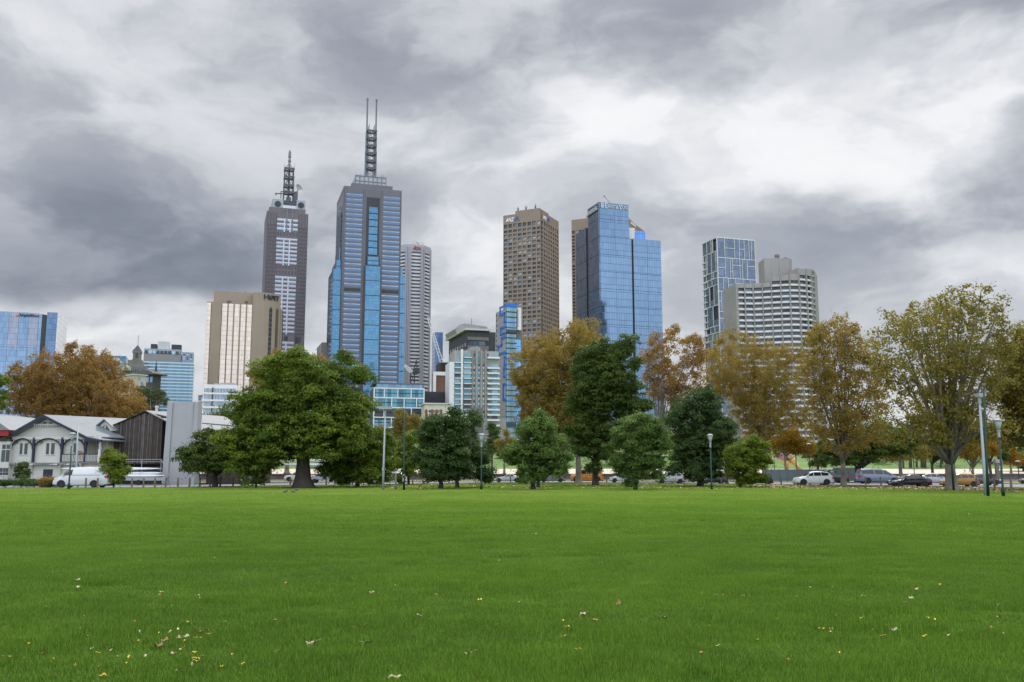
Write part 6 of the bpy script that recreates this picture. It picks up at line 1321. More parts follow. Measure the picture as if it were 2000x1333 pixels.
    # wheels with arches
    for wu in p['wh']:
        for side in (-1, 1):
            key = p['wr']
            if key not in wheel_cache:
                r = key; a = MB(); a.lathe([(r * .62, -.11), (r * .95, -.11), (r, -.07), (r, .07), (r * .95, .11), (r * .62, .11)], (0, 0, 0), 22, 'y')
                c = MB(); c.lathe([(r * .1, -.10), (r * .64, -.085), (r * .66, -.06)], (0, 0, 0), 18, 'y'); c.k = 1
                for s in range(5):
                    w = 2 * math.pi * (s + .5) / 5; c.prism([(math.cos(w + d) * r * f, math.sin(w + d) * r * f) for d, f in ((-.28, .25), (-.2, .55), (.2, .55), (.28, .25))], 1, -.112, -.098)
                wheel_cache[key] = (a.mesh('wheel', m_tyre), c.mesh('rim', [m_rim, M_['black']]))
            wm_, rm_ = wheel_cache[key]; x = L * (.5 - wu)
            o = link('wheel', wm_, t); o.location = (x, side * (W_ - .10), p['wr']); o.rotation_euler = (0, 0, 0 if side < 0 else math.pi); r_ = link('rim', rm_, o)
            q = MB(); rr2 = p['wr'] * 1.20; pts = [(x + rr2 * math.cos(a), p['wr'] + rr2 * math.sin(a)) for a in np.linspace(-.25, math.pi + .25, 16)]
            q.prism(pts, 1, side * (W_ - .3), side * (W_ + .004)); obj('wheel_arch', q, m_trim, t)
    zb0 = interp(.02, p['belt'])
    for s in (-1, 1):
        q = MB(); q.hexa([(L * .5 - .10, s * W_ * .52, zb0 - .06), (L * .5 - .02, s * W_ * .50, zb0 - .06), (L * .5 - .20, s * W_ * .955, zb0 + .0), (L * .5 - .42, s * W_ * .99, zb0 + .02)] [:4] + [(L * .5 - .14, s * W_ * .52, zb0 + .07), (L * .5 - .04, s * W_ * .50, zb0 + .07), (L * .5 - .22, s * W_ * .955, zb0 + .14), (L * .5 - .44, s * W_ * .99, zb0 + .14)]); obj('headlight', q, m_head, t)
        zt_ = interp(.97, p['belt']); q = MB(); q.box(-L * .5 - .005, -L * .5 + .24, s * W_ * .62 if s > 0 else -W_ * .945, W_ * .945 if s > 0 else s * W_ * .62, zt_ - .28, zt_ - .06); obj('tail_light', q, m_tail, t)
        u = p['win'][0][0] + .02; f = flank(u, .1, s); q = MB(); q.box(f[0] - .04, f[0] + .12, f[1] - .02 if s > 0 else f[1] - .2, f[1] + .2 if s > 0 else f[1] + .02, f[2], f[2] + .15); obj('mirror', q, pm, t)
    q = MB(); q.box(-L * .5 - .01, L * .5 - .06, -W_ * .9, W_ * .9, .20, .34); obj('sill', q, m_trim, t)
    q = MB(); q.box(L * .5 - .05, L * .5 + .006, -.26, .26, .42, .54); obj('number_plate', q, m_plate, t); q = MB(); q.box(-L * .5 - .012, -L * .5 + .02, -.26, .26, .62, .74); obj('number_plate', q, m_plate, t)
    q = MB()
    for s in (-1, 1):
        for a, b in p['win'][:2]: q.box(L * (.5 - b) + .04, L * (.5 - b) + .18, s * W_ * .985 - .012, s * W_ * .985 + .012, interp(b, p['belt']) - .12, interp(b, p['belt']) - .09)
    obj('door_handle', q, m_trim if max(colr) > .4 else m_rim, t)
    if extra: extra(t, p, pm)
    return t
WHITE = (.58, .58, .59); SILV = (.42, .43, .45); BLK = (.012, .012, .015)
def vanx(t, p, pm):
    q = MB(); q.box(-2.45, -2.4, -.7, .7, 1.25, 1.75); obj('rear_glass', q, m_cglass, t)
    q = MB()
    for s in (-1, 1): q.box(-1.9, .9, s * .925 - .02, s * .925 + .02, 1.18, 1.21); q.box(.88, .90, s * .93 - .02, s * .93 + .02, .5, 1.7)
    obj('sliding_door_rail', q, m_trim, t)
car('white delivery van parked in front of the boathouse', 'van', WHITE, 163, 953.5, -1, 104, 'van', extra=vanx, name='delivery_van')
car('dark blue hatchback in deep shade left of the massive trunk', 'hatch', (.02, .03, .06), 492, 946, -1, 42)
car('white utility truck half hidden behind the massive trunk', 'ute', WHITE, 585, 941, -1, 56, 'ute')
car('white sedan behind the mid sized spreading tree', 'sedan', WHITE, 702, 947, -1, 76)
car('white hatchback behind the thin yellow green tree', 'hatch', (.66, .67, .68), 763, 946, -1, 60)
car('silver convertible between the dark evergreen and the rounded cone tree', 'coupe', SILV, 992, 943, -1, 55)
car('grey hatchback tail showing left of the orange four wheel drive', 'hatch', (.25, .28, .32), 1078, 942.5, -1, 50)
car('orange four wheel drive behind the twin stems', 'fourwd', (.55, .20, .015), 1146, 942.8, -1, 62, '4wd', extra=lambda t, p, pm: obj('roof', (lambda q: (q.box(-2.2, .85, -.72, .72, 1.84, 1.90), q)[1])(MB()), paint('white_roof', (.7, .7, .7)), t))
car('white hatchback behind the bright green cone tree', 'hatch', WHITE, 1216, 943, -1, 50); car('silver wagon just right of the bright green cone tree', 'hatch', (.45, .46, .48), 1309, 945.2, -1, 54)
car('black hatchback in the shade of the dense very dark evergreen', 'hatch', BLK, 1393, 945.8, -1, 46); car('white wagon nose behind the black hatchback', 'suv', WHITE, 1366, 942.5, 1, 40)
car('dark hatchback tail showing right of the small yellow green tree', 'hatch', BLK, 1485, 947, -1, 46)
car('white SUV parked left of the forked pale trunk', 'suv', (.68, .69, .70), 1588.5, 948.4, -1, 72, 'SUV')
def bar(t, p, pm):
    q = MB(); q.box(.1, .5, -.6, .6, 1.80, 1.86); obj('roof_rack', q, m_trim, t); q = MB()
    for i in range(7): q.box(.5 - .02 + i * 0, .56, -.6 + i * .18, -.48 + i * .18, 1.86, 1.95)
    obj('light_bar', q, m_head, t); q = MB(); q.tube([(-.6, .7, 1.1), (-.75, .7, 1.75), (-.75, -.7, 1.75), (-.6, -.7, 1.1)], .05, 8); obj('roll_bar', q, m_trim, t)
car('black utility truck with roof lights behind the white SUV', 'ute', (.018, .019, .022), 1622, 944, -1, 66, 'ute', extra=bar)
car('blue grey minivan right of the forked pale trunk', 'minivan', (.16, .19, .26), 1714.5, 945.3, 1, 80, 'minivan'); car('black sedan parked nearest the kerb at right', 'sedan', (.010, .010, .014), 1777, 951.4, -1, 75)
car('silver sedan left of the largest plane trunk', 'sedan', (.40, .42, .43), 1822, 947, 1, 70); car('gold hatchback right of the largest plane trunk', 'hatch', (.34, .17, .02), 1874, 951.6, -1, 66); car('dark charcoal sedan behind the leaning silver pole', 'sedan', (.03, .03, .034), 1917, 948.6, 1, 70)
car('black car nose cut by the right edge of the view', 'hatch', BLK, 2016, 945.5, -1, 44)
# ================================================================== white boathouse
m_wb = mat('white_weatherboard', (.56, .56, .51), .75, .06, .4, sz=.17); m_navy = mat('navy_trim', (.018, .022, .045), .5, .1, 1); m_roofm = mat('galvanised_roof', (.185, .20, .215), .55, .08, .5, streak=.12); m_dwin = glass('boathouse_glass', (.03, .04, .045), .3, .06); m_deck = mat('grey_deck', (.30, .30, .29), .8, .1, 1)
D = 119.0; M = P(190, 905, D); a = R(8)
bh = thing('boathouse', 'white weatherboard boathouse with navy arches and a grey iron roof', 'boathouse', (M.x, M.y, 0), -a)
cA, sA = math.cos(a), math.sin(a); Wb = Bld.__new__(Bld); Wb.M = Vector((M.x, M.y, 0)); Wb.ca, Wb.sa = cA, sA; Wb.fr = {}; Wb.mx = 190; Wb.D = D; Wb.root = bh; Wb.R = 9
ux = lambda px, py=900: -Wb.hit('L', px, py)[0]; uz = lambda px, py: Wb.hit('L', px, py)[1]
x0, x1, x2 = ux(18), ux(166), ux(190); zf, ze, zr = uz(100, 905.5), uz(100, 851), uz(92, 813); xr = ux(92, 813); ext = 9.0
q = MB(); q.prism([(x0, -.1), (x1, -.1), (x1, ze), (xr, zr - .15), (x0, ze)], 1, .25, ext); obj('wall', q, m_wb, bh)
q = MB(); q.box(x1 + .003, x2, 2.2, ext, -.1, ze - .05); q.box(x1 - .003, x2, .25, 2.2, -.1, zf); obj('wall', q, m_wb, bh)
# roof: two slopes swept back to the right, hipped over the verandah end
ro = .75; bx = 8.5; byk = 13.0
def slope(p, th=.14):
    q = MB(); n = [Vector(v) for v in p]; q.hexa([*n, *[v + Vector((0, 0, th)) for v in n]]); return q
zl = ze - .35; xR = x2 + .9; sl_r = (zr - ze) / (x1 - xr)
q = slope([(x0 - ro, -ro, ze - ro * .55), (xr, -ro, zr), (xr + bx, byk, zr), (x0 - ro, byk, ze - ro * .55)]); obj('roof', q, m_roofm, bh)
q = slope([(xr, -ro, zr), (x1 + .5, -ro, ze - .30), (x1 + bx + .9, byk, ze - .30), (xr + bx, byk, zr)]); obj('roof', q, m_roofm, bh)
q = slope([(x1 + .45, -ro, ze - .31), (xR, -ro + .1, ze - .75), (xR + 1.2, byk * .5, ze - .75), (x1 + 3.5, byk * .5, ze - .30)]); obj('verandah_roof', q, m_roofm, bh)
q = MB()
for (xa, za), (xb, zb) in (((x0 - ro - .1, ze - ro * .55 - .1), (xr, zr + .02)), ((xr, zr + .02), (x1 + .55, ze - .38))):
    q.prism([(xa, za - .22), (xb, zb - .22), (xb, zb + .14), (xa, za + .14)], 1, -ro - .1, -ro + .02)
q.box(x1 + .4, xR + .05, -ro - .02, -ro + .1, ze - .85, ze - .6); q.prism([(x1 + .5, ze - .55), (xR, ze - .9), (xR, ze - .68), (x1 + .5, ze - .25)], 1, -ro - .1, -ro)
obj('bargeboard', q, m_navy, bh)
# dormer on the right slope and skylight
dx_, dz_ = -Wb.hit('L', 205, 840, -3.3)[0], Wb.hit('L', 205, 834, -3.3)[1]; q = MB(); q.prism([(dx_ - 1.6, dz_ - .55), (dx_ + 1.5, dz_ - .55), (dx_, dz_ + .85)], 1, 3.3, 7.5); dm_ = obj('dormer', q, m_wb, bh)
q = MB()
for s, xa in ((-1, dx_ - 1.9), (1, dx_ + 1.8)): q.prism([(xa, dz_ - .62), (dx_, dz_ + .92), (dx_, dz_ + 1.06), (xa, dz_ - .44)], 1, 2.9, 7.6)
obj('roof', q, m_roofm, dm_); q = MB(); q.face([(dx_ - .75, 3.28, dz_ - .45), (dx_ - .08, 3.28, dz_ - .45), (dx_ - .08, 3.28, dz_ + .3)]); q.face([(dx_ + .08, 3.28, dz_ - .45), (dx_ + .7, 3.28, dz_ - .45), (dx_ + .08, 3.28, dz_ + .3)]); obj('window', q, m_dwin, dm_)
q = MB(); c = Vector((xr + 2.6, 1.2, zr - 2.6 * sl_r + .17 + .15)); q.hexa([c + Vector((-.2, 0, .08)), c + Vector((.9, 0, -.42)), c + Vector((1.7, 1.3, -.42)), c + Vector((.6, 1.3, .08)), c + Vector((-.2, 0, .18)), c + Vector((.9, 0, -.32)), c + Vector((1.7, 1.3, -.32)), c + Vector((.6, 1.3, .18))]); obj('skylight', q, m_dwin, bh)
# posts, arches, battens
posts = [ux(p) for p in (19.5, 64, 119.5, 165.5, 193.5)]; q = MB()
for i, x in enumerate(posts): q2 = MB(); q2.box(x - .13, x + .13, -.12, .12, zf, ze - .25); obj('post', q2, m_navy if i < 4 else M_['white'], bh)
zsp = uz(100, 878); zc = uz(100, 857)
for a0, a1 in zip(posts[:-1], posts[1:]):
    q = MB(); c = (a0 + a1) / 2; r = (a1 - a0) / 2 - .1; hh = (zc - zsp)
    pts = [(c + r * math.cos(t), zsp + hh * math.sin(t)) for t in np.linspace(0, math.pi, 15)]
    q.tube([(x, -.05, z) for x, z in pts], .10, 6); q.tube([(a0 + .1, -.05, zsp), (a0 + .1, -.05, zsp - .4)], .06, 6); q.tube([(a1 - .1, -.05, zsp), (a1 - .1, -.05, zsp - .4)], .06, 6); obj('arch', q, m_navy, bh)
    q = MB(); n = max(6, int((a1 - a0) / .30))
    for i in range(1, n):
        x = a0 + (a1 - a0) * i / n; za = zsp + hh * math.sqrt(max(0, 1 - ((x - c) / r)**2)); q.box(x - .035, x + .035, -.06, -.0, za, ze - .35)
    q.box(a0, a1, -.07, .02, ze - .5, ze - .3); obj('valance', q, m_wb, bh)
q = MB(); q.box(posts[0], posts[-1], -.02, .05, ze - .33, ze - .1); obj('fascia', q, m_wb, bh)
q = MB(); xa, xb = ux(66, 825), ux(118, 825); zz = uz(92, 830.5); q.box(xa, xb, -.12, .2, zz, zz + .15)
for i in range(12): x = xa + (xb - xa) * (i + .5) / 12; q.box(x - .07, x + .07, -.1, .2, zz - .22, zz)
obj('gable_bracket', q, m_wb, bh)
q = MB(); q.box(xr - .65, xr - .15, .22, .26, zr - 1.15, zr - .8); q.box(xr + .15, xr + .65, .22, .26, zr - 1.15, zr - .8); obj('vent', q, m_navy, bh)
for pa, pb in ((34.5, 50), (86, 103)):
    xa, xb, za, zb = ux(pa), ux(pb), uz(42, 888), uz(42, 866); f = MB(); f.box(xa - .09, xb + .09, .17, .26, za - .09, za); f.box(xa - .09, xb + .09, .17, .26, zb, zb + .09); f.box((xa + xb) / 2 - .12, (xa + xb) / 2 + .12, .17, .26, za, zb)
    wo_ = obj('window', f, m_wb, bh)
    for s0, s1 in ((xa, (xa + xb) / 2 - .12), ((xa + xb) / 2 + .12, xb)):
        q = MB(); q.box(s0 + .04, s1 - .04, .2, .27, za, zb); obj('pane', q, m_dwin, wo_)
for x in (28, 54, 76, 158): q = MB(); q.box(ux(x) - .14, ux(x) + .14, -.02, .25, uz(42, 866), uz(42, 863)); obj('wall_lamp', q, mat('brown_lamp', (.16, .11, .07), .6), bh)
# balcony: recess, rail, deck and upturned brown chairs
q = MB(); xa, xb = ux(123), ux(165); q.box(xa, xb, .235, .245, zf + .05, uz(100, 858)); obj('recess', q, mat('balcony_wall', (.46, .46, .42), .8), bh)
q = MB(); q.box(ux(140), ux(148), .20, .236, uz(142, 884), uz(142, 866)); obj('balcony_door', q, m_dwin, bh)
zt = uz(140, 888.5); zbm = uz(140, 902); q = MB(); q.box(posts[2], posts[-1], -.1, -.02, zt, zt + .09); q.box(posts[2], posts[-1], -.1, -.02, zbm - .1, zbm); obj('balcony_rail', q, m_navy, bh)
q = MB(); n = 26
for i in range(1, n): x = posts[2] + (posts[-1] - posts[2]) * i / n; q.box(x - .045, x + .045, -.085, -.035, zbm, zt)
obj('baluster', q, m_wb, bh)
zd = uz(100, 905.3); zs = uz(100, 908.6); q = MB(); q.box(x0 - .1, ux(161), -.35, .25, zs, zd); obj('sign_board', q, M_['white'], bh)
q = MB(); q.box(x0 - .15, x2 + .3, -.42, .25, zd, zd + .09); obj('deck', q, m_deck, bh)
for txt, pa, pb in (('MELBOURNE', 20.5, 60), ('UNIVERSITY', 69, 108), ('BOAT', 116, 134), ('CLUB', 141, 159)):
    me, w = text_mesh(txt, (zd - zs) * .78 / .72, .02); v = np.empty(len(me.vertices) * 3, np.float32); me.vertices.foreach_get('co', v); v = v.reshape(-1, 3); v[:, 0] *= (ux(pb) - ux(pa)) / w; me.vertices.foreach_set('co', v.ravel()); me.materials.clear(); me.materials.append(m_navy)
    o = link('lettering', me, bh); o.matrix_local = Matrix.Translation((ux(pa), -.37, zs + (zd - zs) * .11)) @ Matrix(((1, 0, 0, 0), (0, 0, -1, 0), (0, 1, 0, 0), (0, 0, 0, 1)))
for x in (63, 119, 160): q = MB(); c = ux(x); q.prism([(-.3, zs), (.25, zs), (.25, zs - 1.3), (.12, zs - 1.3)], 0, c - .06, c + .06); obj('bracket', q, m_wb, bh)
xa, xb = ux(84), ux(102); q = MB(); q.box(xa, xb, .19, .26, 0, uz(92, 917)); obj('door', q, m_navy, bh); q = MB(); q.box(ux(138), ux(149), .19, .26, uz(140, 921), uz(140, 912)); obj('window', q, m_dwin, bh); q = MB(); q.box(ux(139), ux(153), .18, .27, .1, uz(140, 921)); obj('roller_door', q, m_navy, bh)
# brown umbrella folded on balcony, chairs
for lb, x, w in (('brown upturned chair behind the balcony post left', 152, 1.05), ('brown upturned chair behind the balcony post right', 183, .95)):
    c = Vector((ux(x), .1 if x < 160 else 1.2, zd + .09)); p = bh.matrix_basis @ c if False else Matrix.Translation(bh.location) @ Matrix.Rotation(-a, 4, 'Z') @ c
    t = thing('tub_chair', lb, 'chair', p, -a, 'brown tub chairs on the balcony'); q = MB(); pts = [(w * .75 * math.cos(s), .7 + w * .78 * math.sin(s)) for s in np.linspace(0, math.pi, 12)]; q.prism(pts, 1, -.05, .05); obj('backrest', q, mat('brown_wicker', (.30, .14, .065), .8, .15, 4), t); q = MB(); q.box(-w * .7, w * .7, -.05, .35, .4, .7); obj('seat', q, mat('brown_wicker', (.30, .14, .065), .8, .15, 4), t); q = MB()
    for sx in (-1, 1):
        for sy in (0, .3): q.box(sx * w * .6 - .03, sx * w * .6 + .03, sy - .03, sy + .03, 0, .42)
    obj('leg', q, m_navy, t)
# left neighbour: red-fascia house with white roof
M2 = P(17, 905, 120); hs = thing('house', 'white walled house with red fascia and pale roof at the left edge', 'house', (M2.x, M2.y, 0), -R(8)); q = MB(); q.box(-9, -.15, .2, 8, 0, 5.5); obj('wall', q, m_wb, hs)
zz = P(10, 852, 120).z; zt = P(10, 838, 120).z; q = MB(); q.box(-9.5, .0, -.5, 8, zz, zz + .75); obj('fascia', q, mat('red_fascia', (.30, .012, .012), .5, .1, 1), hs)
q = MB(); q.prism([(-9.8, zz + .75), (.3, zz + .75), (-3.0, zz + 2.8), (-6, zz + 3.2)], 1, -.7, 9); obj('roof', q, m_roofm, hs)
for xa, xb, za, zb in ((-1.25, -.75, 2.9, 4.4), (-.62, -.15, 2.9, 4.4), (-1.2, -.75, 4.55, 5.1), (-.6, -.15, 4.55, 5.1), (-1.3, -.95, 1.2, 2.1), (-.85, -.5, 1.2, 2.1), (-.42, -.15, 1.2, 2.1)): q = MB(); q.box(xa, xb, .15, .22, za, zb); obj('window', q, m_dwin, hs)
# ================================================================== slatted shed
D = 121.0; M = P(318, 905, D); sh = thing('slatted_shed', 'dark timber slatted boat shed with a steep uneven gable', 'boat shed', (M.x, M.y, 0), -R(12))
Sb = Bld.__new__(Bld); Sb.M = Vector((M.x, M.y, 0)); Sb.ca, Sb.sa = math.cos(R(12)), math.sin(R(12)); Sb.fr = {}; Sb.mx = 318; Sb.D = D; Sb.root = sh
sx_ = lambda px, py=880: -Sb.hit('L', px, py)[0]; sz_ = lambda px, py: Sb.hit('L', px, py)[1]
prof = [(sx_(207), sz_(207, 838)), (sx_(223), sz_(223, 828)), (sx_(288, 804), sz_(288, 804)), (sx_(318, 814), sz_(318, 814))]; zlow = sz_(270, 906.5)
m_slat = mat('black_brown_timber', (.060, .048, .042), .85, .3, 1.2, bump=.2); m_slat2 = mat('weathered_grey_timber', (.125, .112, .105), .9, .3, 1.2, bump=.2); m_slat3 = mat('brown_timber_slat', (.085, .066, .056), .9, .3, 1.2, bump=.2); m_slatd = mat('dark_timber_backing', (.016, .015, .015), .9, .2, 1)
q = MB(); q.prism([(prof[0][0], zlow)] + prof + [(prof[3][0], zlow)], 1, .25, 9); q.box(prof[0][0] + .2, prof[3][0], .8, 9, 0, zlow); obj('wall', q, m_slatd, sh)
qs = [MB(), MB(), MB()]; n = 54; rg = random.Random(4)
for i in range(n):
    x = prof[0][0] + (prof[3][0] - prof[0][0]) * (i + .5) / n; zt = float(np.interp(x, [p[0] for p in prof], [p[1] for p in prof]))
    q = MB(); dd_ = rg.uniform(-.03, .06); q.box(x - .060, x + .060, dd_, .12, zlow + (0 if rg.random() < .85 else rg.uniform(.1, .4)), zt - .08 - (0 if rg.random() < .8 else rg.uniform(0, .5)))
    obj('slat', q, rg.choice([m_slat, m_slat, m_slat2, m_slat3]), sh)
q = MB(); q.box(prof[0][0], prof[3][0], .16, .24, sz_(270, 872), sz_(270, 867)); q.box(prof[0][0], prof[3][0], .12, .24, zlow - .1, zlow + .06); obj('rail', q, m_slatd, sh)
for xa, xb, ya, yb in ((235, 254, 833, 824), (261, 278, 833, 824), (285, 291, 846, 829), (243, 252, 846, 834), (211, 217, 850, 842), (214, 221, 872, 860)): q = MB(); x_a, x_b = sx_(xa), sx_(xb); q.box(x_a, x_b, .14, .22, sz_(250, ya), sz_(250, yb)); obj('window', q, mat('shed_window', (.34, .40, .42), .2, .2, 1), sh)
q = slope([(prof[2][0] - .1, -.2, prof[2][1]), (prof[3][0] + 7.6, -.2, prof[2][1] - 4.6), (prof[3][0] + 10.5, 14, prof[2][1] - 4.6), (prof[2][0] + 3.2, 14, prof[2][1])]); obj('roof', q, mat('white_roof_sheet', (.17, .175, .185), .5, .05, .5), sh)
q = slope([(prof[0][0] - .2, -.15, prof[0][1] + .02), (prof[2][0] - .1, -.15, prof[2][1] + .02), (prof[2][0] + 3.2, 14, prof[2][1] + .02), (prof[0][0] + 3.2, 14, prof[0][1] + .02)], .10); obj('roof', q, m_slatd, sh)
q = MB(); q.box(prof[3][0] + 5.2, prof[3][0] + 9.6, 2.5, 12, 0, sz_(318, 822) - 1.2); obj('annex_wall', q, m_slat, sh)
q = slope([(prof[3][0] + 5, 1.2, sz_(318, 828)), (prof[3][0] + 10.6, 1.2, sz_(318, 835)), (prof[3][0] + 10.6, 12, sz_(318, 835)), (prof[3][0] + 5, 12, sz_(318, 828))]); obj('roof', q, m_roofm, sh)
q = MB(); q.tube([(prof[2][0] - .6, 3, prof[2][1] - .5), (prof[2][0] - .6, 3, prof[2][1] + .8)], .18, 8); q.tube([(prof[2][0] - .6, 3, prof[2][1] + .7), (prof[2][0] - .6, 3, prof[2][1] + .95)], .26, 8); obj('flue', q, M_['white'], sh)
q = MB(); q.box(prof[0][0] + 1.5, prof[3][0] - .3, .72, .80, .1, zlow - .25); obj('boat_door', q, mat('shed_door_green', (.018, .030, .028), .7, .2, .6), sh)
# concrete pillar
M = P(350, 905, 117.5); cp_ = thing('concrete_pillar', 'tall pale concrete slab pillar with recessed panels beside the slatted shed', 'pillar', (M.x, M.y, 0), -R(10)); f = 117.5 / 1782
pan = mat('pale_concrete', (.36, .365, .37), .85, .07, .35, bump=.08, streak=.18); hz = P(350, 785, 117.5).z
q = MB(); q.prism([(-2.25, 0), (-1.45, 0), (-1.30, hz), (-2.0, hz + .15)], 1, -.05, .7); obj('side_slab', q, pan, cp_)
q = MB(); q.box(-1.5, 1.55, .12, 1.0, 0, hz - .05); obj('panel', q, pan, cp_)
q = MB(); q.box(.72, 1.6, .04, 1.0, 0, hz - .12); obj('panel', q, pan, cp_)
q = MB(); q.prism([(1.55, 0), (2.2, 0), (2.25, hz - .05), (1.75, hz - .1)], 1, -.1, 1.0); obj('side_slab', q, pan, cp_)
q = MB(); q.box(-1.46, 2.2, .1, .5, hz - .3, hz - .02); obj('coping', q, pan, cp_)
# ================================================================== rowing shells on trailers
m_shell = mat('white_shell', (.78, .78, .80), .3, .03, 1, coat=.5); m_frame = mat('trailer_frame', (.34, .36, .38), .5, .1, 1, metal=.3)
def shell(label, c, Ls, r, rz, grp='racing shells on trailers'):
    t = thing('rowing_shell', label, 'rowing boat', c, rz, grp); q = MB(); n = 24
    for i in range(n + 1):
        u = -1 + 2 * i / n; w = r * (1 - abs(u)**2.6)**.8 + .015
        q.v += [(u * Ls / 2, w * math.cos(s) * 1.15, -w * math.sin(s) * .75 + .06 * u * u) for s in np.linspace(0, 2 * math.pi, 10, endpoint=False)]
    for i in range(n):
        for j in range(10): A_ = i * 10 + j; b_ = i * 10 + (j + 1) % 10; q.f.append((A_, b_, b_ + 10, A_ + 10)); q.m.append(0)
    obj('hull', q, m_shell, t, True)
    q = MB(); q.tube([(-.0, 0, -r * .7), (-.12, 0, -r * .7 - .15)], [.05, .02], 5); obj('fin', q, M_['black'], t); q = MB(); q.lathe([(.02, -.05), (.05, 0), (.02, .05)], (Ls / 2 + .02, 0, .06), 8); obj('bow_ball', q, m_tail, t); return t
T0 = P(268, 940, 114.0); T0.z = 0
for lb, xa, xb, y, dy in (('long white racing shell on the top tier above the van', 118, 316, 917, 0), ('white racing shell on the middle tier right of the small tree', 246, 318, 925, .35), ('white racing shell on the lowest tier with the longest tail', 232, 322, 930, -.1)):
    D_ = 114.0 + dy; p0, p1 = P(xa, y, D_), P(xb, y - (1.5 if y < 920 else 0), D_); c = (p0 + p1) / 2; shell(lb, c, (p1 - p0).length, .24, 0)
def trailer(label, c, L_, zs, top):
    t = thing('boat_trailer', label, 'trailer', c, 0, 'rowing boat trailers'); q = MB()
    for s in (-1, 1): q.box(-L_ / 2, L_ / 2, s * .55 - .05, s * .55 + .05, .55, .67)
    q.box(-L_ / 2, L_ / 2, -.5, .5, .60, .95); obj('chassis', q, m_frame, t); q = MB()
    for x in (-L_ * .36, 0, L_ * .36):
        q.tube([(x, 0, .6), (x, 0, top)], .04, 6)
        for z in zs: q.tube([(x, -.85, z), (x, .85, z)], .035, 6)
    q.tube([(-L_ * .36, -.02, top), (L_ * .36, -.02, top)], .035, 6); q.tube([(-L_ * .36, -.02, top - .28), (L_ * .36, -.02, top - .28)], .03, 6); q.tube([(L_ * .36, 0, top), (L_ * .36 + 1.2, 0, .9)], .035, 6); obj('rack', q, m_frame, t)
    for s in (-1, 1): o = MB(); o.lathe([(.18, -.09), (.30, -.09), (.32, 0), (.30, .09), (.18, .09)], (0, s * .7, .32), 16, 'y'); obj('wheel', o, m_tyre, t)
    q = MB(); q.tube([(L_ / 2, 0, .6), (L_ / 2 + 1.6, 0, .45)], .05, 6); q.tube([(L_ / 2 + 1.3, 0, .5), (L_ / 2 + 1.3, 0, 0)], .04, 6); obj('drawbar', q, m_frame, t)
c = P(275, 940, 114.2); c.z = 0; trailer('long boat trailer with grey side boards beside the slatted shed', c, 6.6, (.98, 1.35, 1.85), 3.1)
c = P(616, 940, 133); c.z = 0; trailer('boat trailer glimpsed behind the massive flared trunk', c, 5.0, (1.6, 2.3, 2.9), 3.7)
for lb, y in (('white racing shell glimpsed high behind the massive trunk', 900), ('white racing shell glimpsed low behind the massive trunk', 908)): shell(lb, P(610, y, 133), 10, .24, 0)
# boat rack scaffolding at the far left
c = P(15, 935, 117.6); c.z = 0; t = thing('boat_rack', 'grey tube boat rack against the house at the left edge', 'rack', c); q = MB()
for x in (-1.4, .3, 1.0):
    for y in (-.3, .5): q.tube([(x, y, 0), (x, y, 2.1)], .035, 6)
obj('upright', q, m_frame, t); q = MB()
for z in (.25, 1.0, 1.55): q.tube([(-2.4, -.3, z), (1.5, -.3, z)], .035, 6); q.tube([(-2.4, .5, z), (1.5, .5, z)], .035, 6)
q.tube([(-1.4, -.3, 1.5), (.3, -.3, .3)], .03, 6); obj('cross_rail', q, m_frame, t)
# low shrubs along the boathouse
rs = random.Random(8)
SH = [(10, 948, 17, 'glossy green shrub at the far left end of the bed'), (40, 947, 16, 'dark green shrub left of the little bed tree'), (68, 948, 17, 'dark green shrub below the little bed tree'), (94, 945, 13, 'reddish green shrub in front of the boathouse door'), (112, 948, 15, 'dark green shrub right of the boathouse door'), (133, 949, 15, 'dark green shrub around the boathouse lamp post'), (152, 951, 10, 'small green shrub beside the van')]
for i, (x, y, r, lb) in enumerate(SH): tree(lb, (x, 953), [(x + rs.uniform(-12, 12), y + rs.uniform(-2, 3), r * rs.uniform(.35, .55)) for _ in range(8)], 'dark' if i != 3 else 'rust', .04, .15, 'shrub', 'low shrubs along the boathouse bed', 90 + i, limbs=4, twigs=False, cat='shrub', lsc=.7, dens=1.1, drop=.02)
tree('little spindly tree rising from the boathouse shrub bed', (42, 951), [(36, 918, 7), (46, 910, 6), (50, 922, 6), (38, 930, 6), (48, 930, 6)], 'dark', .05, 1.0, 'small_tree', None, 99, limbs=5, cat='tree', lsc=.8)
# ================================================================== far promenade: fence wall, sculpture, walkers, slope trunks
c = P(1585, 938, 150); fw_ = thing('hoarding', 'grey blue panel hoarding behind the white SUV', 'fence', (c.x, c.y, 0)); xa, xb = P(1492, 920, 150).x - c.x, P(1672, 920, 150).x - c.x; hz = P(1580, 917, 150).z
n = 12
for i in range(n): q = MB(); u0, u1 = xa + (xb - xa) * i / n, xa + (xb - xa) * (i + 1) / n; q.box(u0 + .02, u1 - .02, -.03, .03, .15, hz + (.25 if i > 8 else 0)); obj('panel', q, mat('blue_grey_hoarding', (.13, .155, .185), .7, .12, .6, streak=.2), fw_)
q = MB()
for i in range(n + 1): u = xa + (xb - xa) * i / n; q.box(u - .05, u + .05, .03, .12, 0, hz + .05)
obj('post', q, M_['conc_d'], fw_)
c = P(1545, 918, 222); c.z = 1.9; sc_o = thing('sculpture', 'tall colourful patchwork sculpture standing on splayed legs', 'sculpture', c); g = 222 / 1782
cols_ = [(.62, .34, .06), (.42, .22, .28), (.10, .10, .16), (.55, .42, .36), (.70, .62, .50)]
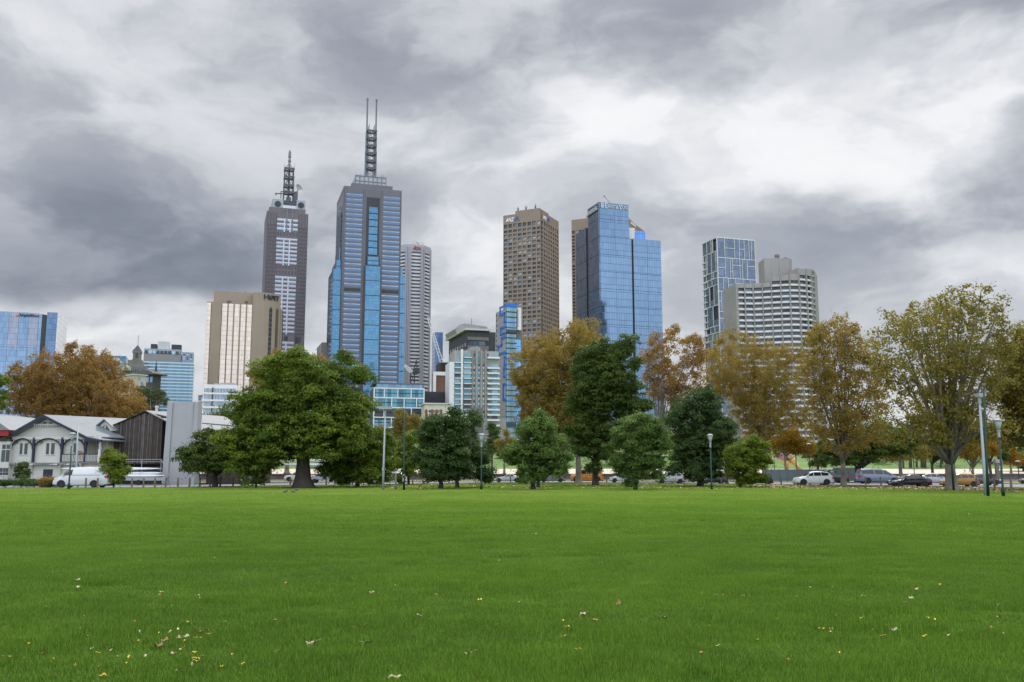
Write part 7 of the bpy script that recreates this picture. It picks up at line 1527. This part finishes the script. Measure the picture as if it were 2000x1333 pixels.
def sculp(name, pts, rad, k, sub=6):
    m, b_ = newmat('mosaic_tiles'); t_ = S.nt.nodes.new('ShaderNodeTexCoord').outputs['Object']; vn = S.nt.nodes.new('ShaderNodeTexVoronoi'); vn.inputs['Scale'].default_value = .9; lk(t_, vn.inputs['Vector'])
    x, y, z = xyz(vn.outputs['Color']); rp = ramp(x, [(0, cols_[k]), (.35, cols_[k]), (.36, cols_[2]), (.6, cols_[2]), (.61, cols_[0]), (.8, cols_[0]), (.81, cols_[4])]); lk(rp, b_.inputs['Base Color']); b_.inputs['Roughness'].default_value = .35
    q = MB(); q.tube(pts, rad, 12); obj(name, q, m, sc_o, True)
Y_ = lambda x, y: ((x - 1545) * g, 0, (918 - y) * g)
sculp('leg', [Y_(1538, 918), Y_(1537, 908), Y_(1535, 899)], [.35, .6, 1.0], 0); sculp('leg', [Y_(1563, 918), Y_(1556, 908), Y_(1549, 898)], [.4, .55, .9], 0); sculp('body', [Y_(1514, 892), Y_(1526, 892), Y_(1540, 890), Y_(1550, 884)], [.25, .8, 1.35, 1.0], 1); sculp('neck', [Y_(1546, 890), Y_(1548, 880), Y_(1549, 872)], [.9, .6, .35], 2); sculp('head', [Y_(1549, 874), Y_(1553, 872), Y_(1557, 874)], [.35, .5, .15], 0); sculp('tail', [Y_(1520, 893), Y_(1511, 897), Y_(1506, 893)], [.5, .3, .08], 3)
def person(label, px, py, Yd, hpx, phase, top, legc, faceR=1):
    """one skinned figure mid-stride; hair and clothing as children"""
    B = P(px, py, Yd); s = (hpx * Yd / 1782) / 1.75; t = thing('person', label, 'person', B, 0); t.scale = (s,) * 3; f = faceR
    J = dict(pel=(0, 0, .95), sp=(.02 * f, 0, 1.2), ch=(.03 * f, 0, 1.40), nk=(.04 * f, 0, 1.50), hd=(.06 * f, 0, 1.66), k1=(.22 * f * phase, -.09, .52), a1=(.34 * f * phase, -.09, .08), t1=(.46 * f * phase + .05 * f, -.09, .03), k2=(-.10 * f * phase, .09, .50), a2=(-.42 * f * phase, .09, .14), t2=(-.34 * f * phase, .09, .03),
             s1=(.03 * f, -.19, 1.40), e1=(-.12 * f, -.24, 1.14), w1=(.02 * f, -.23, .93), s2=(.03 * f, .19, 1.40), e2=(.10 * f, .24, 1.14), w2=(.26 * f, .22, 1.0), h1=(0, -.10, .93), h2=(0, .10, .93))
    E = [('pel', 'sp'), ('sp', 'ch'), ('ch', 'nk'), ('nk', 'hd'), ('pel', 'h1'), ('h1', 'k1'), ('k1', 'a1'), ('a1', 't1'), ('pel', 'h2'), ('h2', 'k2'), ('k2', 'a2'), ('a2', 't2'), ('ch', 's1'), ('s1', 'e1'), ('e1', 'w1'), ('ch', 's2'), ('s2', 'e2'), ('e2', 'w2')]
    Rd = dict(pel=.13, sp=.125, ch=.145, nk=.055, hd=.105, k1=.06, a1=.042, t1=.035, k2=.06, a2=.042, t2=.035, s1=.06, e1=.042, w1=.03, s2=.06, e2=.042, w2=.03, h1=.10, h2=.10)
    for sd_, wj in ((1, 'w1'), (2, 'w2')):
        for k in range(5):
            nm = 'f%d%d' % (sd_, k); w = J[wj]; J[nm] = (w[0] + (.02 * (k - 2) + .02) * f, w[1], w[2] - .15 + .02 * abs(k - 2)); Rd[nm] = .010; E.append((wj, nm))
    ks = list(J); me = bpy.data.meshes.new('body'); me.from_pydata([J[k] for k in ks], [(ks.index(a_), ks.index(b_)) for a_, b_ in E], []); o = link('body', me, t)
    md = o.modifiers.new('skin', 'SKIN'); me.skin_vertices.new() if not me.skin_vertices else None
    for i, k in enumerate(ks): me.skin_vertices[0].data[i].radius = (Rd[k], Rd[k])
    me.skin_vertices[0].data[0].use_root = True; o.modifiers.new('sub', 'SUBSURF').levels = 1; o.modifiers['sub'].render_levels = 1
    me.materials.append(mat('skin', (.42, .26, .19), .6, .05, 3))
    q = MB(); q.tube([Vector(J['pel']) + Vector((0, 0, -.03)), J['sp'], J['ch'], Vector(J['nk']) + Vector((0, 0, -.05))], [.165, .16, .185, .09], 12); q.tube([J['s1'], J['e1']], [.08, .062], 8); q.tube([J['s2'], J['e2']], [.08, .062], 8); obj('shirt', q, mat('shirt', top, .8), t, True)
    q = MB()
    for h, k_, a_ in (('h1', 'k1', 'a1'), ('h2', 'k2', 'a2')): q.tube([Vector(J[h]) + Vector((0, 0, .05)), J[k_], J[a_]], [.115, .078, .06], 8)
    obj('trousers', q, mat('trousers', legc, .8), t, True)
    q = MB(); q.lathe([(.10, 1.66), (.118, 1.72), (.10, 1.77), (.04, 1.80)], (J['hd'][0] - .015 * f, 0, 0), 12); obj('hair', q, mat('hair', (.05, .035, .025), .7), t, True)
    q = MB(); q.box(J['hd'][0] + .09 * f - .02, J['hd'][0] + .09 * f + .02, -.018, .018, 1.63, 1.67); obj('nose', q, mat('skin', (.42, .26, .19), .6, .05, 3), t)
    for tj in ('t1', 't2'): q = MB(); v_ = Vector(J[tj]); q.box(v_.x - .14, v_.x + .10, v_.y - .05, v_.y + .05, v_.z - .03, v_.z + .06); obj('shoe', q, M_['white'], t)
person('walker in a dark top striding along the sandy promenade', 1895, 925.8, 206, 14.0, 1, (.05, .06, .10), (.06, .06, .07)); person('walker in a pale top following just behind along the promenade', 1900.5, 925.6, 207, 12.5, -1, (.55, .50, .45), (.40, .30, .24))
person('figure in white at the left of the two promenade walkers', 1884.5, 926, 203, 12, 1, (.75, .75, .72), (.5, .5, .48))
for i, (x, yb, yt, r) in enumerate([(1778, 916, 880, .45), (1790, 916, 876, .3), (1801, 916, 870, .5), (1806, 916, 872, .42), (1837, 917, 895, .25)]):
    B = P(x, yb, 240); T = P(x + 1, yt, 240) - B; o = MB(); o.tube([(0, 0, -.8), T * .5, T, T * 1.6], [r, r * .9, r * .8, r * .6], 8)
    t = thing('bank_tree', ['bare straight trunk left of the slim promenade lamp', 'thin bare trunk touching the slim promenade lamp', 'stout bare trunk on the bright grass slope', 'bare trunk doubling the stout one on the bright slope', 'thin bare trunk near the small white signs'][i], 'tree', B, 0, 'trees on the far bank slope'); obj('trunk', o, m_bark, t)
    q_ = np.random.default_rng(i); n_ = 900; pp_ = np.array(T) * 1.5 + q_.normal(0, 1, (n_, 3)) * np.array([1.8, 1.6, 1.1]); v_, c_ = leaf_cloud(pp_, np.tile([0, 0, 1.], (n_, 1)), .5 * (.6 + .7 * q_.random(n_)), np.array(KIND['far']['c'])[q_.integers(0, 3, n_)], q_); link('crown', cloud_mesh('crown', v_, c_, m_leaf), t)
# ================================================================== fallen leaves
LEAFM = {}
def leafshape(seed, kind):
    rg = random.Random(seed); q = MB(); n = 20; cu = rg.uniform(.2, .55); ph = rg.uniform(0, 6)
    for i in range(n):
        t = 2 * math.pi * i / n
        r = 1.0 - .38 * abs(math.sin(2.5 * t)) ** 1.0 if kind == 'lobed' else (.62 + .38 * abs(math.cos(t)))
        if kind != 'lobed': x, y = r * math.cos(t), .52 * r * math.sin(t)
        else: x, y = r * math.cos(t), r * math.sin(t)
        q.v.append((x * .5, y * .5, cu * (.5 * x * x * math.cos(ph) + .55 * y * y + .2 * math.sin(3 * t + ph))))
    q.v.append((0, 0, 0))
    for i in range(n): q.f.append((i, (i + 1) % n, n)); q.m.append(0)
    q.tube([(-.3, 0, .02), (-.62, .03, .06), (-.8, .05, .05)], .012, 4); return q
LC = {'tan': (.42, .29, .19), 'pale': (.47, .36, .28), 'brown': (.17, .075, .03), 'yellow': (.62, .42, .04), 'cream': (.50, .42, .27), 'rust': (.30, .11, .03)}
LMAT = {k: mat('fallen_leaf_' + k, c, .7, .22, 9) for k, c in LC.items()}
LM = {(k, s): leafshape(s * 7 + len(k), 'lobed' if k in ('tan', 'pale', 'brown', 'rust') else 'oval').mesh('fallen_leaf', LMAT[k], True) for k in LC for s in range(3)}
FLG = 'leaves fallen on the lawn'; rl = random.Random(21)
def leaf(px, py, wpx, col, label):
    p = G(px, py); o = link('fallen_leaf', LM[(col, rl.randrange(3))]); o.location = (p.x, p.y, .035); w = wpx * p.y / 1760; o.scale = (w, w, w * 1.1); o.rotation_euler = (rl.uniform(-.35, .35), rl.uniform(-.35, .35), rl.uniform(0, 6.28)); tag(o, label, 'leaf', FLG)
for a_ in [(153, 1138, 15, 'pale', 'pale curled leaf upper left on the lawn, above a smaller one'), (152, 1152, 9, 'pale', 'small pale leaf just below the pale curled one'), (272, 1099, 8, 'tan', 'tiny tan leaf high on the left of the lawn'), (365, 1249, 18, 'cream', 'cream crumpled leaf touching a dark brown leaf'), (387, 1243, 22, 'brown', 'dark brown leaf right of the cream crumpled leaf'), (310, 1270, 24, 'brown', 'reddish brown leaf below the dark brown leaf'), (609, 1264, 27, 'pale', 'large pale pink oblong leaf left of centre'), (718, 1263, 22, 'pale', 'pale winged leaf right of the large oblong leaf'), (725, 1162, 15, 'tan', 'tan leaf with dark top edge in mid lawn'), (851, 1167, 10, 'rust', 'small upright rust leaf in mid lawn'), (819, 1209, 12, 'pale', 'whitish leaf standing in mid lawn'), (915, 1284, 22, 'pale', 'pale flat leaf low at the centre'), (770, 1331, 24, 'cream', 'cream leaf cut by the bottom edge'), (1045, 1046, 9, 'tan', 'tiny tan leaf far out near the middle of the lawn'), (1138, 1206, 16, 'pale', 'pale pointed leaf right of centre'), (1209, 1184, 17, 'brown', 'dark brown leaf up right of the pale pointed leaf'), (1298, 1213, 15, 'tan', 'tan curled leaf right of the dark brown leaf'), (1748, 1238, 23, 'pale', 'pale long leaf at right below a dark grass tuft'), (1768, 1183, 12, 'rust', 'reddish leaf at right below a whitish one'), (1780, 1174, 11, 'pale', 'whitish leaf at right above a reddish one'), (1891, 1007, 10, 'pale', 'lone whitish leaf far out at the right'), (1185, 1302, 14, 'cream', 'cream yellow leaf low right of centre'), (1372, 1164, 9, 'yellow', 'yellow round leaf right of the tan curled leaf'), (200, 1327, 16, 'yellow', 'yellow leaf at the bottom edge far left'), (428, 1310, 15, 'yellow', 'yellow flat leaf low on the left')]: leaf(*a_)
for i in range(130):
    if rl.random() < .45: x, y = rl.uniform(0, 480), rl.triangular(1160, 1325, 1290)
    else: x, y = rl.uniform(300, 1990), rl.triangular(1060, 1325, 1230)
    leaf(x, y, rl.uniform(7, 13) * (.5 + .5 * (y - 950) / 380) * 1.1, rl.choice(['yellow', 'yellow', 'yellow', 'cream', 'tan', 'rust']), 'small dry leaf lying flat in the short green lawn')
# leaf litter under the trees
rg = np.random.default_rng(77); pts = []
while len(pts) < 4600:
    x, y = rg.uniform(300, 2000), 0
    lo = np.interp(x, [300, 700, 960, 1150, 1500, 1650, 1900, 2000], [950.5, 949, 944.8, 944.6, 948.2, 949.4, 953.3, 957]); hi_ = np.interp(x, [300, 700, 960, 1150, 1500, 1650, 1900, 2000], [953, 955, 956, 955, 957, 958.5, 962, 966])
    w = .12 if x < 750 else .45 if x < 1450 else 1.0
    if rg.random() > w: continue
    y = lo + (hi_ - lo) * rg.beta(1.1, 2.2 if x > 1450 else 1.5); p = G(x, y); pts.append((p.x, p.y, .05 + rg.random() * .03))
pts = np.array(pts); n_ = len(pts); cc_ = np.array([LC['tan'], LC['rust'], LC['pale'], LC['yellow'], LC['brown']])[rg.choice(5, n_, p=[.35, .27, .08, .1, .2])] * .68
v_, c_ = leaf_cloud(pts, np.tile([0, 0, 1.5], (n_, 1)), .20 * (.6 + .8 * rg.random(n_)), cc_, rg, .8, .35); o = link('leaf_litter', cloud_mesh('leaf_litter', v_, c_, leafmat('litter', .1))); o['kind'] = 'stuff'
# pigeons on the lawn
m_pig = mat('pigeon_grey', (.10, .11, .14), .7, .2, 8)
for lb, x, y, f in (('grey pigeon standing left of two on the lawn', 557, 965, 1), ('grey pigeon feeding right of another on the lawn', 572, 965, -1), ('pale pigeon nearest the massive trunk on the lawn', 579, 961, 1)):
    p = G(x, y); t = thing('pigeon', lb, 'pigeon', (p.x, p.y, .03), 0 if f > 0 else math.pi, 'pigeons on the lawn')
    q = MB(); q.tube([(-.22, 0, .10), (-.10, 0, .13), (0, 0, .15), (.09, 0, .17), (.13, 0, .22), (.155, 0, .255), (.19, 0, .255)], [.015, .05, .075, .06, .035, .032, .012], 10); obj('body', q, m_pig, t, True); q = MB()
    for s in (-1, 1): q.tube([(.0, s * .03, .09), (.01, s * .03, 0)], .008, 5)
    obj('leg', q, m_tail, t); q = MB(); q.tube([(.185, 0, .252), (.215, 0, .243)], [.008, .003], 5); obj('beak', q, M_['black'], t)
